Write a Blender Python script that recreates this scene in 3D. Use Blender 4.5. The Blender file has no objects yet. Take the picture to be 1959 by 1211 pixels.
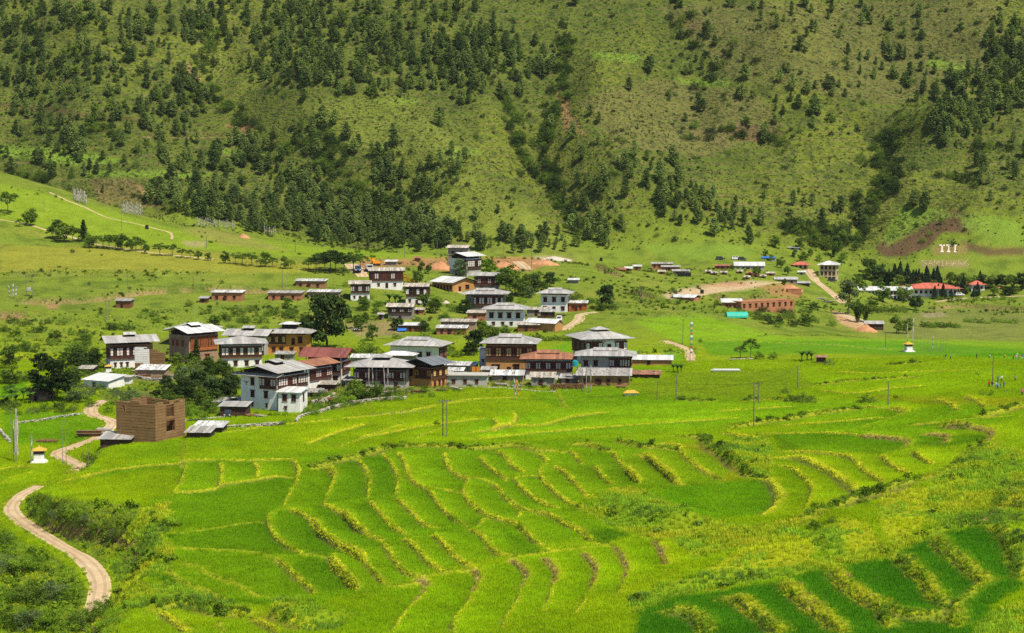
import bpy, math, random
import numpy as np
from mathutils import Vector
R = math.radians
random.seed(7)
rng = np.random.default_rng(7)
SC = bpy.context.scene
COL = SC.collection

# ------------------------------------------------------------------ camera
F, HOR, CX, CY, CAMZ = 3600.0, 308.0, 979.5, 605.5, 58.0      # pixels of the 1959 x 1211 photograph, metres
PITCH = math.atan((CY - HOR) / F)
cam_data = bpy.data.cameras.new('camera')
cam = bpy.data.objects.new('camera', cam_data); COL.objects.link(cam)
cam.location = (0, 0, CAMZ); cam.rotation_euler = (math.pi / 2 - PITCH, 0, 0)
cam_data.sensor_width = 36; cam_data.lens = F / 1959 * 36
cam_data.clip_start = 1; cam_data.clip_end = 6000
SC.camera = cam
# ------------------------------------------------------------------ light
SUN_EL, SUN_AZ = 57.0, 137.0      # azimuth clockwise from +Y (the view direction): from the right, a little behind the camera
w = bpy.data.worlds.new('World'); SC.world = w; w.use_nodes = True
nt = w.node_tree; bg = nt.nodes['Background']
sky = nt.nodes.new('ShaderNodeTexSky'); sky.sky_type = 'NISHITA'; sky.sun_disc = False
sky.sun_elevation = R(SUN_EL); sky.sun_rotation = R(SUN_AZ); sky.altitude = 1300
nt.links.new(sky.outputs[0], bg.inputs[0]); bg.inputs[1].default_value = 0.10
sl = bpy.data.lights.new('sun', 'SUN'); sl.energy = 5.0; sl.angle = R(0.53); sl.color = (1, 0.91, 0.73)
so = bpy.data.objects.new('sun', sl); COL.objects.link(so)
sd = Vector((math.sin(R(SUN_AZ)) * math.cos(R(SUN_EL)), math.cos(R(SUN_AZ)) * math.cos(R(SUN_EL)), math.sin(R(SUN_EL))))
so.rotation_euler = sd.to_track_quat('Z', 'Y').to_euler(); so.location = (200, 100, 300)
vs = SC.view_settings; vs.view_transform = 'Standard'; vs.look = 'None'; vs.exposure = 0.4; vs.gamma = 1
vs.use_curve_mapping = False
SC.cycles.use_denoising = False
SC.cycles.max_bounces = 5; SC.cycles.diffuse_bounces = 3; SC.cycles.transmission_bounces = 3
SC.cycles.sample_clamp_indirect = 4

# ------------------------------------------------------------------ helpers
_ct, _st = math.cos(PITCH), math.sin(PITCH)
def ray(px, py):
    """direction of a photo pixel with forward part Y = 1"""
    u = (np.asarray(px, float) - CX) / F; v = (CY - np.asarray(py, float)) / F
    yy = _ct + v * _st; zz = v * _ct - _st
    return u / yy, zz / yy
def project(X, Y, Z):
    z = Z - CAMZ; dep = Y * _ct - z * _st; up = Y * _st + z * _ct
    return CX + F * X / dep, CY - F * up / dep

def tag(o, label=None, cat=None, group=None, kind=None):
    for k, v in (('label', label), ('category', cat), ('group', group), ('kind', kind)):
        if v: o[k] = v
    return o
def link(o, parent=None):
    COL.objects.link(o)
    if parent is not None: o.parent = parent
    return o
def new_obj(name, me, parent=None): return link(bpy.data.objects.new(name, me), parent)
def empty(name, loc=(0, 0, 0), rz=0.0, parent=None):
    o = bpy.data.objects.new(name, None); o.location = loc; o.rotation_euler = (0, 0, rz); o.empty_display_size = .3
    return link(o, parent)

class MB:
    """collects faces, builds one mesh"""
    def __init__(s): s.v = []; s.f = []; s.m = []; s.c = []
    def add(s, vs, fs, m=0, c=None):
        b = len(s.v); s.v += [tuple(p) for p in vs]
        for f in fs: s.f.append(tuple(i + b for i in f)); s.m.append(m); s.c.append(c)
        return s
    def box(s, x0, x1, y0, y1, z0, z1, m=0, c=None):
        return s.add([(x0,y0,z0),(x1,y0,z0),(x1,y1,z0),(x0,y1,z0),(x0,y0,z1),(x1,y0,z1),(x1,y1,z1),(x0,y1,z1)],
                     [(0,3,2,1),(4,5,6,7),(0,1,5,4),(1,2,6,5),(2,3,7,6),(3,0,4,7)], m, c)
    def slab(s, q, t, m=0, c=None):
        """a quad (ccw seen from above) with thickness t downwards"""
        p = [Vector(a) for a in q]; n = (p[1] - p[0]).cross(p[2] - p[0]).normalized() * t
        v = [a - n for a in p] + p; k = len(p)
        f = [tuple(range(k - 1, -1, -1)), tuple(range(k, 2 * k))] + [(i, (i + 1) % k, k + (i + 1) % k, k + i) for i in range(k)]
        return s.add(v, f, m, c)
    def tube(s, a, b, r0, r1=None, n=6, m=0, c=None):
        r1 = r0 if r1 is None else r1; a = Vector(a); b = Vector(b); d = (b - a).normalized()
        e = d.orthogonal().normalized(); g = d.cross(e); v = []
        for p, r in ((a, r0), (b, r1)):
            for i in range(n):
                t = 2 * math.pi * i / n; v.append(p + e * math.cos(t) * r + g * math.sin(t) * r)
        f = [(i, (i + 1) % n, n + (i + 1) % n, n + i) for i in range(n)] + [tuple(range(n - 1, -1, -1)), tuple(range(n, 2 * n))]
        return s.add(v, f, m, c)
    def blob(s, c0, rx, ry, rz, n=8, k=5, jit=0.0, m=0, c=None, rnd=random):
        v = [(c0[0], c0[1], c0[2] - rz)]
        for i in range(1, k):
            a = math.pi * i / k
            for j in range(n):
                t = 2 * math.pi * j / n; q = 1 + rnd.uniform(-jit, jit)
                v.append((c0[0] + rx * q * math.sin(a) * math.cos(t), c0[1] + ry * q * math.sin(a) * math.sin(t), c0[2] - rz * q * math.cos(a)))
        v.append((c0[0], c0[1], c0[2] + rz)); f = []
        for j in range(n): f.append((0, 1 + (j + 1) % n, 1 + j))
        for i in range(k - 2):
            for j in range(n):
                a = 1 + i * n + j; b = 1 + i * n + (j + 1) % n; f.append((a, b, b + n, a + n))
        q = 1 + (k - 2) * n
        for j in range(n): f.append((q + j, q + (j + 1) % n, len(v) - 1))
        return s.add(v, f, m, c)
    def mesh(s, name, mats, smooth=False):
        me = bpy.data.meshes.new(name); me.from_pydata(s.v, [], s.f)
        for m in (mats if isinstance(mats, (list, tuple)) else [mats]): me.materials.append(m)
        if any(s.m): me.polygons.foreach_set('material_index', s.m)
        if any(x is not None for x in s.c):
            at_ = me.attributes.new('tone', 'FLOAT', 'FACE'); at_.data.foreach_set('value', [1.0 if x is None else x for x in s.c])
        if smooth: me.polygons.foreach_set('use_smooth', [True] * len(s.f))
        me.update(); return me
    def build(s, name, mats, parent=None, smooth=False): return new_obj(name, s.mesh(name, mats, smooth), parent)

def copy_tree(o, parent=None):
    c = o.copy(); link(c, parent)
    for ch in o.children: copy_tree(ch, c)
    return c
# ------------------------------------------------------------------ materials
def srgb(r, g, b): return tuple(((x / 255 + .055) / 1.055) ** 2.4 if x > 10 else x / 255 / 12.92 for x in (r, g, b))
class NT:
    def __init__(s, name):
        s.mat = bpy.data.materials.new(name); s.mat.use_nodes = True; s.t = s.mat.node_tree
        s.p = s.t.nodes['Principled BSDF']; s.out = s.t.nodes['Material Output']
        s.p.inputs['Specular IOR Level'].default_value = 0.2
    def n(s, typ, **kw):
        o = s.t.nodes.new('ShaderNode' + typ)
        for k, v in kw.items():
            if k.startswith('i_'):
                key = k[2:]; o.inputs[int(key) if key.isdigit() else key.replace('_', ' ')].default_value = v
            else: setattr(o, k, v)
        return o
    def l(s, a, b): s.t.links.new(a, b); return s
    def attr(s, name, typ='GEOMETRY'): return s.n('Attribute', attribute_name=name, attribute_type=typ)
    def noise(s, scale, detail=3, rough=.55, vec=None, vscale=None):
        o = s.n('TexNoise'); o.inputs['Scale'].default_value = scale; o.inputs['Detail'].default_value = detail
        o.inputs['Roughness'].default_value = rough
        if vec is not None:
            if vscale:
                m = s.n('Mapping'); m.inputs['Scale'].default_value = vscale; s.l(vec, m.inputs[0]); vec = m.outputs[0]
            s.l(vec, o.inputs['Vector'])
        return o.outputs['Fac']
    def ramp(s, fac, stops):
        o = s.n('ValToRGB'); e = o.color_ramp.elements
        while len(e) < len(stops): e.new(.5)
        for q, (p, c) in zip(e, stops): q.position = p; q.color = (c, c, c, 1) if isinstance(c, (int, float)) else (*c, 1)
        s.l(fac, o.inputs[0]); return o.outputs[0]
    def mix(s, fac, a, b, blend='MIX'):
        o = s.n('Mix', data_type='RGBA', blend_type=blend)
        for sock, v in ((o.inputs[0], fac), (o.inputs[6], a), (o.inputs[7], b)):
            if hasattr(v, 'type') and hasattr(v, 'node'): s.l(v, sock)
            elif isinstance(v, (int, float)): sock.default_value = v if sock == o.inputs[0] else (v, v, v, 1)
            else: sock.default_value = (*v, 1)
        return o.outputs[2]
    def math(s, op, a, b=0.0):
        o = s.n('Math', operation=op)
        for sock, v in ((o.inputs[0], a), (o.inputs[1], b)):
            if hasattr(v, 'node'): s.l(v, sock)
            else: sock.default_value = v
        return o.outputs[0]
    def mapr(s, v, a0, a1, b0, b1):
        o = s.n('MapRange'); s.l(v, o.inputs[0])
        for i, x in enumerate((a0, a1, b0, b1)): o.inputs[i + 1].default_value = x
        return o.outputs[0]
    def bump(s, h, strength=.4, dist=.1):
        o = s.n('Bump'); o.inputs['Strength'].default_value = strength; o.inputs['Distance'].default_value = dist
        s.l(h, o.inputs['Height']); s.l(o.outputs[0], s.p.inputs['Normal']); return s
    def pos(s): return s.n('NewGeometry').outputs['Position']
    def obj(s): return s.n('TexCoord').outputs['Object']
    def col(s, c): s.l(c, s.p.inputs['Base Color']); return s
    def rough(s, r): s.p.inputs['Roughness'].default_value = r; return s

M = {}
def surface(name, c, var=.18, scale=1.2, rough=.85, metal=0.0, fine=12, stain=0.0, bump=.25):
    """painted, plastered, earthen or timber surface with uneven tone, streaks and fine relief"""
    t = NT(name); o = t.obj()
    a = t.noise(scale, 4, .6, o); b = t.noise(fine, 3, .6, o)
    k = t.mapr(a, .3, .7, 1 - var, 1 + var); k2 = t.mapr(b, .3, .7, 1 - var * .6, 1 + var * .6)
    c1 = t.mix(1, c, t.math('MULTIPLY', k, k2), 'MULTIPLY')
    if stain:
        s_ = t.noise(2.2, 4, .65, o, (1.6, 1.6, .22)); c1 = t.mix(t.mapr(s_, .52, .68, 0, stain), c1, (.10, .075, .055))
    tn = t.attr('tone').outputs['Fac']
    t.col(c1); t.rough(rough); t.p.inputs['Metallic'].default_value = metal
    t.bump(t.math('ADD', b, a), bump, .05); M[name] = t.mat; return t
def toned(name, c, var=.2, scale=.8, rough=.6, spec=.3, rust=None, rustamt=.4):
    """pieces with a per-piece tone (roof sheets, planks, stones)"""
    t = NT(name); o = t.obj(); a = t.noise(scale, 4, .6, o); b = t.noise(14, 2, .6, o)
    tn = t.attr('tone').outputs['Fac']
    k = t.math('MULTIPLY', t.mapr(a, .3, .7, 1 - var, 1 + var), t.math('MULTIPLY', tn, t.mapr(b, .3, .7, .9, 1.1)))
    c1 = t.mix(1, c, k, 'MULTIPLY')
    if rust: c1 = t.mix(t.mapr(t.noise(1.1, 5, .7, o, (1, 1, 1)), .5, .7, 0, rustamt), c1, rust)
    t.col(c1); t.rough(rough); t.p.inputs['Specular IOR Level'].default_value = spec
    t.bump(b, .2, .03); M[name] = t.mat; return t
surface('white_plaster', (.70, .69, .66), .08, .5, .9, stain=.35)
surface('cream_plaster', (.46, .38, .22), .08, .5, .9, stain=.3)
surface('grey_plaster', (.36, .35, .32), .14, .7, .9, stain=.4)
surface('ochre_plaster', (.42, .215, .075), .12, .5, .9, stain=.35)
surface('orange_plaster', (.48, .21, .05), .10, .5, .9, stain=.3)
surface('mud_wall', (.27, .150, .066), .2, .6, .95, stain=.4, bump=.5)
surface('pale_mud', (.30, .20, .135), .2, .6, .95, stain=.3, bump=.5)
surface('brick_mud', (.34, .15, .075), .2, .8, .95, stain=.3, bump=.5)
surface('stone_wall', (.24, .21, .175), .35, 2.2, .95, stain=.3, bump=.8)
surface('dark_timber', (.060, .032, .022), .3, 1.5, .7)
surface('red_timber', (.105, .030, .020), .3, 1.5, .7)
surface('brown_timber', (.17, .075, .035), .3, 1.5, .75)
surface('orange_timber', (.30, .095, .030), .25, 1.5, .75)
surface('gold_paint', (.50, .32, .05), .15, 2, .5)
surface('white_panel', (.82, .81, .78), .06, 1, .6)
surface('yellow_panel', (.74, .52, .18), .08, 1, .6)
surface('void_dark', (.012, .010, .009), .2, 1, .8)
surface('grey_wood', (.20, .175, .15), .25, 1.5, .85)
surface('pole_wood', (.15, .13, .105), .25, 1.5, .85)
surface('concrete', (.40, .39, .36), .12, .8, .9, stain=.3)
surface('flag_cloth', (.40, .38, .35), .15, 2, .9)
surface('tank_teal', (.02, .22, .24), .1, 1, .4)
surface('teal_sheet', (.03, .38, .30), .1, .6, .5)
surface('blue_sheet', (.03, .14, .50), .1, .6, .5)
surface('black_plastic', (.015, .015, .017), .1, 1, .4)
surface('vehicle_white', (.70, .70, .70), .04, 1, .3)
surface('vehicle_dark', (.03, .035, .05), .05, 1, .25)
surface('vehicle_blue', (.06, .12, .28), .05, 1, .3)
surface('vehicle_orange', (.62, .25, .02), .08, 1, .4)
surface('rubber', (.02, .02, .02), .1, 1, .9)
surface('glass', (.03, .04, .05), .05, 1, .1)
surface('lamp', (.75, .72, .6), .02, 1, .2)
surface('soil_pile', (.42, .21, .105), .25, .5, .95, bump=.7)
surface('gravel_pile', (.46, .40, .33), .3, .8, .95, bump=.8)
surface('letter_white', (.56, .47, .38), .1, 1, .9)
surface('letter_faded', (.33, .27, .16), .3, .6, .95)
surface('skin', (.30, .16, .10), .05, 1, .7)
surface('hair', (.015, .012, .010), .05, 1, .6)
for nm, c in (('cloth_red', (.42, .03, .02)), ('cloth_blue', (.05, .13, .32)), ('cloth_white', (.62, .62, .62)), ('cloth_dark', (.03, .035, .04)),
              ('cloth_green', (.03, .20, .12)), ('cloth_orange', (.55, .20, .03)), ('cloth_pink', (.50, .12, .18)), ('cloth_grey', (.2, .2, .2))):
    surface(nm, c, .12, 4, .9)
toned('tin_grey', (.37, .365, .35), .16, .5, .5, .5, (.24, .14, .085), .38)
toned('tin_white', (.58, .59, .59), .08, .5, .45, .5, (.3, .2, .14), .12)
toned('tin_dark', (.145, .16, .175), .15, .5, .45, .5, (.2, .12, .07), .15)
toned('tin_red', (.20, .060, .044), .15, .5, .55, .4, (.22, .10, .06), .3)
toned('tin_rust', (.30, .135, .075), .2, .6, .65, .3, (.18, .07, .035), .5)
toned('tin_salmon', (.50, .13, .085), .12, .5, .55, .4, (.3, .1, .06), .2)
toned('shingle', (.40, .36, .31), .25, .8, .9, .1)
toned('stone', (.36, .33, .29), .25, 1.5, .95, .1)
toned('log_wood', (.20, .10, .055), .3, 2, .9, .1)
toned('bark', (.11, .085, .06), .25, 2, .95, .1)
toned('rammed_earth', (.215, .128, .058), .18, .5, .95, .1)
toned('plank', (.26, .155, .09), .25, 1.5, .9, .1)

def leafmat(name, c, var=.35, trans=.35, hue=None, inst=None):
    t = NT(name); tn = t.attr('tone').outputs['Fac']
    info = t.n('ObjectInfo').outputs['Random']
    a = t.noise(.35, 2, .5, t.pos())
    if inst:
        base = t.attr(inst, 'INSTANCER').outputs['Color']
        k = t.math('MULTIPLY', tn, t.mapr(info, 0, 1, 1 - var, 1 + var)); c1 = t.mix(1, base, k, 'MULTIPLY')
    else:
        k = t.math('MULTIPLY', tn, t.mapr(info, 0, 1, 1 - var * .6, 1 + var * .6)); k = t.math('MULTIPLY', k, t.mapr(a, .3, .7, 1 - var * .4, 1 + var * .4))
        base = c if hue is None else t.mix(info, c, hue); c1 = t.mix(1, base, k, 'MULTIPLY')
    d = t.n('BsdfDiffuse'); tr = t.n('BsdfTranslucent'); mx = t.n('MixShader'); mx.inputs[0].default_value = trans
    t.l(c1, d.inputs[0]); t.l(t.mix(1, c1, (1.1, 1.25, .5), 'MULTIPLY'), tr.inputs[0]); t.l(d.outputs[0], mx.inputs[1]); t.l(tr.outputs[0], mx.inputs[2])
    t.l(mx.outputs[0], t.out.inputs[0]); M[name] = t.mat; return t
leafmat('rice_blade', None, .08, .4, inst='tint')
leafmat('grass_blade', None, .22, .35, inst='tint')
leafmat('leaf_dark', (.036, .066, .018), .4, .3, hue=(.048, .080, .022))
leafmat('leaf_mid', (.092, .160, .026), .4, .4, hue=(.140, .205, .030))
leafmat('leaf_bright', (.150, .270, .026), .3, .4, hue=(.200, .300, .028))
leafmat('leaf_grey', (.135, .180, .080), .35, .35, hue=(.11, .16, .06))
leafmat('leaf_yellow', (.45, .28, .02), .3, .35)
leafmat('needle', (.105, .172, .052), .5, .45, hue=(.225, .285, .085))
leafmat('needle_dark', (.030, .058, .026), .3, .2)
leafmat('scrub_leaf', None, .35, .3, inst='tint')
leafmat('banana_leaf', (.09, .17, .03), .3, .4)
# ------------------------------------------------------------------ terrain
def vnoise(x, y, seed=0):
    xi = np.floor(x).astype(np.int64); yi = np.floor(y).astype(np.int64); xf = x - xi; yf = y - yi
    def h(a, b):
        n = (a * 374761393 + b * 668265263 + seed * 974634777) & 0xffffffff
        n = ((n ^ (n >> 13)) * 1274126177) & 0xffffffff
        return ((n ^ (n >> 16)) & 0xffff) / 32767.5 - 1
    u = xf * xf * (3 - 2 * xf); v = yf * yf * (3 - 2 * yf)
    return (h(xi, yi) * (1 - u) + h(xi + 1, yi) * u) * (1 - v) + (h(xi, yi + 1) * (1 - u) + h(xi + 1, yi + 1) * u) * v
def fbm(x, y, wl, oct=4, seed=0, gain=.5):
    t = 0; a = 1; s = 0
    for i in range(oct): t = t + a * vnoise(x / wl + 17.3 * i, y / wl - 9.1 * i, seed + i); s += a; a *= gain; wl *= .5
    return t / s
def sstep(a, b, x): t = np.clip((x - a) / (b - a), 0, 1); return t * t * (3 - 2 * t)

# shape of the valley: photo pixel + distance along the view (metres)
CP = [  # front fields
 (-300,1211,235),(0,1211,250),(330,1211,238),(700,1211,230),(1000,1211,226),(1300,1211,216),(1600,1211,208),(1959,1211,200),(2250,1211,195),
 (300,1060,274),(600,1060,274),(900,1060,270),(1200,1060,264),(1500,1060,254),(1750,1060,246),(1959,1060,240),
 (150,950,318),(400,950,322),(700,950,322),(1000,950,318),(1300,950,310),(1600,950,296),(1900,950,281),(2250,950,270),
 (250,880,360),(600,880,362),(1000,880,360),(1400,880,346),(1700,880,333),(1959,880,318),
 (0,880,376),(-300,880,380),(0,960,330),(-300,960,335),
 (600,820,408),(1000,820,406),(1400,820,390),(1700,820,374),(1959,820,358),(2250,820,345),
 (450,800,428),(250,845,394),(150,850,404),(0,800,434),(-300,800,436),
 (530,786,438),(800,760,462),(1100,745,476),(1400,750,462),(1700,750,440),(1905,745,414),(2250,740,405),
 (0,720,508),(200,705,522),(420,700,522),(650,735,487),(1000,715,508),(1200,715,508),(1500,700,528),(1800,690,520),(1959,690,505),(2250,690,490),
 (0,650,580),(300,660,585),(580,670,575),(850,690,545),(1150,690,545),(1350,650,592),(1600,655,610),(1738,672,600),(1959,660,590),(2250,660,580),
 # village and the bench behind it
 (0,600,620),(233,590,625),(430,578,655),(600,580,655),(690,573,668),(795,582,662),(765,612,632),(960,625,618),(930,600,650),(1060,597,656),(740,548,692),(865,558,690),(890,527,722),
 (1140,590,655),(1250,610,630),(1250,560,690),(1400,625,625),(1550,615,668),(1500,600,690),(1460,572,780),(1310,575,720),(1600,640,635),
 (0,520,690),(200,520,690),(400,530,690),(600,520,700),(100,470,750),(300,475,750),(600,500,740),(750,505,760),(1000,515,760),(1100,530,735),
 (-300,400,800),(-300,500,690),(0,400,800),(100,366,862),(230,400,852),(330,432,856),(500,456,858),(650,475,852),(800,489,850),(1000,498,835),(1150,512,805),(1180,545,740),
 # beyond the bench and the far right
 (1200,518,858),(1300,527,850),(1430,512,905),(1350,484,950),(1600,540,905),(1700,582,890),(1500,555,850),(1600,590,830),(1800,600,815),(1900,630,745),(1959,600,800),(1650,625,745),(1700,640,690),(2250,600,800),(2250,560,860),
 (1700,545,935),(1900,545,920),(1500,480,965),
 (650,472,945),(300,425,940),(1000,490,945),(1200,500,945),(-300,330,960),(0,345,965),
 (1800,500,952),(1959,500,945),(2250,500,940)]
for px_, dd in ((-400,0),(-150,5),(50,0),(250,-4),(420,12),(600,0),(800,-6),(1000,4),(1150,0),(1350,6),(1500,4),(1680,14),(1850,-14),(2000,-20),(2300,-20)):
    for py_, d0 in ((400,1000),(300,1052),(200,1102),(100,1150),(0,1198),(-150,1275),(-400,1420)): CP.append((px_, py_, d0 + dd))
P = np.array(CP, float); ru, rz_ = ray(P[:, 0], P[:, 1])
cxy = np.stack([ru * P[:, 2], P[:, 2]], 1); cz = CAMZ + rz_ * P[:, 2]
extra = np.array([(-70,120,18),(0,120,20),(70,120,24),(-40,40,44),(0,30,47),(40,40,46),(-400,1800,240),(0,1800,250),(400,1800,240),(-600,1800,240),(600,1800,240)], float)
cxy = np.vstack([cxy, extra[:, :2]]); cz = np.concatenate([cz, extra[:, 2]])
def _phi(r2): return np.where(r2 > 1e-9, .5 * r2 * np.log(np.maximum(r2, 1e-9)), 0)
n_ = len(cz); sc_ = 300.0; q = cxy / sc_
A = np.zeros((n_ + 3, n_ + 3)); A[:n_, :n_] = _phi(((q[:, None] - q[None]) ** 2).sum(2)) + np.eye(n_) * 2e-4
A[:n_, n_] = 1; A[:n_, n_ + 1:] = q; A[n_, :n_] = 1; A[n_ + 1:, :n_] = q.T
sol = np.linalg.solve(A, np.concatenate([cz, [0, 0, 0]]))

ys = np.concatenate([np.arange(12, 180, 6), np.arange(180, 470, .62), np.arange(470, 700, 1.05), np.arange(700, 960, 1.6), np.arange(960, 1330, 1.35), np.arange(1330, 1800, 12)])
us = np.linspace(-.352, .352, 640)
NR, NC = len(ys), len(us)
YY = np.repeat(ys[:, None], NC, 1); XX = YY * us[None]
def base_height():
    # evaluate on every 4th column / 3rd row, then interpolate (the spline is smooth)
    ri = np.unique(np.concatenate([np.arange(0, NR, 3), [NR - 1]])); ci = np.unique(np.concatenate([np.arange(0, NC, 5), [NC - 1]]))
    a = np.stack([XX[np.ix_(ri, ci)].ravel(), YY[np.ix_(ri, ci)].ravel()], 1) / sc_
    z = np.zeros(len(a))
    for k in range(n_): z += sol[k] * _phi((a[:, 0] - q[k, 0]) ** 2 + (a[:, 1] - q[k, 1]) ** 2)
    z += sol[n_] + a @ sol[n_ + 1:]; z = z.reshape(len(ri), len(ci))
    t = np.stack([np.interp(ys, ys[ri], z[:, j]) for j in range(len(ci))], 1)
    return np.stack([np.interp(us, us[ci], t[i]) for i in range(NR)], 0)
ZZ = base_height()

def hgt(x, y):
    """terrain height at world x, y (arrays)"""
    x = np.asarray(x, float); y = np.asarray(y, float)
    r = np.interp(y, ys, np.arange(NR)); c = np.interp(x / y, us, np.arange(NC))
    i = np.clip(r.astype(int), 0, NR - 2); j = np.clip(c.astype(int), 0, NC - 2); a = r - i; b = c - j
    return (ZZ[i, j] * (1 - b) + ZZ[i, j + 1] * b) * (1 - a) + (ZZ[i + 1, j] * (1 - b) + ZZ[i + 1, j + 1] * b) * a
_yy = np.concatenate([np.arange(185, 700, .5), np.arange(700, 1790, 1.0)])
def at(px, py):
    """where the ray of a photo pixel first meets the terrain"""
    u, s = ray(px, py); z = hgt(u * _yy, _yy); r = CAMZ + s * _yy; k = np.nonzero(r <= z)[0]
    if len(k) == 0: y = 1400.0
    elif k[0] == 0: y = _yy[0]
    else:
        i = k[0]; a = r[i - 1] - z[i - 1]; b = z[i] - r[i]; y = _yy[i - 1] + (_yy[i] - _yy[i - 1]) * a / (a + b + 1e-9)
    return Vector((u * y, y, float(hgt(u * y, y))))
def atn(pts): return np.array([at(*p)[:] for p in pts])

def dens(pts, step):
    """resample a polyline at about step metres (Catmull-Rom)"""
    p = np.asarray(pts, float); out = []
    e = np.vstack([2 * p[0] - p[1], p, 2 * p[-1] - p[-2]])
    for i in range(1, len(e) - 2):
        n = max(2, int(np.linalg.norm((e[i + 1] - e[i])[:2]) / step) + 1)
        for t in np.linspace(0, 1, n, endpoint=False):
            out.append(.5 * (2 * e[i] + (e[i + 1] - e[i - 1]) * t + (2 * e[i - 1] - 5 * e[i] + 4 * e[i + 1] - e[i + 2]) * t * t + (3 * e[i] - e[i - 1] - 3 * e[i + 1] + e[i + 2]) * t ** 3))
    out.append(e[-2]); return np.array(out)
def field_dist(line, rad, signed=True):
    """rows/cols window and signed distance (negative = lower side) of terrain vertices to a world polyline"""
    l = np.asarray(line)[:, :2]
    r0, r1 = np.searchsorted(ys, [l[:, 1].min() - rad, l[:, 1].max() + rad]); r0 = max(r0, 0); r1 = min(r1 + 1, NR)
    uu = l[:, 0] / l[:, 1]; m = rad / max(l[:, 1].min(), 20)
    c0, c1 = np.searchsorted(us, [uu.min() - m, uu.max() + m]); c1 = min(c1 + 1, NC)
    x = XX[r0:r1, c0:c1]; y = YY[r0:r1, c0:c1]; best = np.full(x.shape, 1e9); sg = np.ones(x.shape); par = np.zeros(x.shape)
    L = np.concatenate([[0], np.cumsum(np.hypot(*np.diff(l, axis=0).T))])
    for k in range(len(l) - 1):
        a = l[k]; d = l[k + 1] - a; ll = d @ d + 1e-12
        t = np.clip(((x - a[0]) * d[0] + (y - a[1]) * d[1]) / ll, 0, 1)
        dx = x - a[0] - t * d[0]; dy = y - a[1] - t * d[1]; dd = dx * dx + dy * dy; b = dd < best
        best = np.where(b, dd, best); sg = np.where(b, np.sign(d[0] * (y - a[1]) - d[1] * (x - a[0])), sg)
        par = np.where(b, (L[k] + t * np.sqrt(ll)) / L[-1], par)
    return (slice(r0, r1), slice(c0, c1)), np.sqrt(best) * (sg if signed else 1), par

# gullies of the mountain
for pts, A_, w_ in (([(385,40),(395,110),(405,180),(470,240),(560,290),(640,330),(700,395),(760,450)], 9, 20),
                    ([(1085,60),(1075,150),(1055,230),(1040,290),(1060,350),(1085,410),(1130,450)], 10, 18),
                    ([(960,190),(985,250),(1010,320),(1060,360)], 5, 12), ([(1725,240),(1690,300),(1705,350),(1660,400),(1640,440)], 9, 22),
                    ([(1290,30),(1330,140),(1300,230)], 5, 20), ([(1420,240),(1470,262),(1500,280)], 4, 10), ([(120,60),(60,160),(30,240)], 5, 24),
                    ([(720,250),(760,330),(800,400)], 5, 18), ([(1900,60),(1880,150),(1820,250)], 5, 25)):
    l = atn(pts); s_, d_, p_ = field_dist(l, 90, False); fade = sstep(0, .12, p_) * (1 - .6 * sstep(.85, 1, p_))
    ZZ[s_] -= 1.35 * (A_ * np.exp(-(d_ / w_) ** 2) + A_ * .6 * np.exp(-(d_ / (w_ * 2.6)) ** 2)) * fade
# spur crests
for pts, A_, w_ in (([(520,150),(600,200),(680,250),(800,330),(900,390),(1000,440),(1110,492)], 9, 26), ([(230,318),(300,375),(360,410),(430,440)], 7, 18), ([(300,60),(340,140),(400,230),(500,255),(560,320),(640,380)], 7, 24),
                    ([(1120,60),(1110,150),(1140,230),(1190,320),(1270,410),(1320,455)], 9, 34), ([(1860,280),(1780,310),(1710,380),(1690,450)], 9, 26), ([(820,30),(880,130),(960,260),(1030,330)], 6, 26), ([(1500,30),(1540,150),(1560,300)], 5, 40), ([(60,30),(140,130),(200,240)], 5, 30)):
    l = atn(pts); s_, d_, p_ = field_dist(l, 110, False); fade = sstep(0, .15, p_) * (1 - .7 * sstep(.8, 1, p_))
    ZZ[s_] += 1.9 * A_ * np.exp(-(d_ / w_) ** 2) * fade
mt = sstep(955, 1010, YY + 6 * fbm(XX, YY, 120, 2, 5))           # 1 on the mountain
ZZ += mt * (8.5 * fbm(XX, YY, 95, 3, 11) + 4.2 * fbm(XX, YY, 28, 3, 21) + .9 * np.abs(fbm(XX, YY * .8, 9, 3, 31)))
ZZ += mt * .35 * fbm(XX, YY, 4.5, 2, 36)
# cattle terracettes: small steps along the contours
tq = ZZ + 1.1 * fbm(XX, YY, 30, 3, 41); tf = tq / 4.4; tf = tf - np.floor(tf); tw = sstep(-.25, .35, fbm(XX, YY, 70, 2, 43))
ZZ += mt * 1.7 * tw * (sstep(.1, .55, tf) - tf)
ZZ += (1 - mt) * sstep(470, 640, YY) * (.9 * fbm(XX, YY, 45, 3, 51) + .25 * fbm(XX, YY, 8, 3, 61))
ZZ += (1 - sstep(470, 640, YY)) * .22 * fbm(XX, YY, 28, 2, 71)

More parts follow.
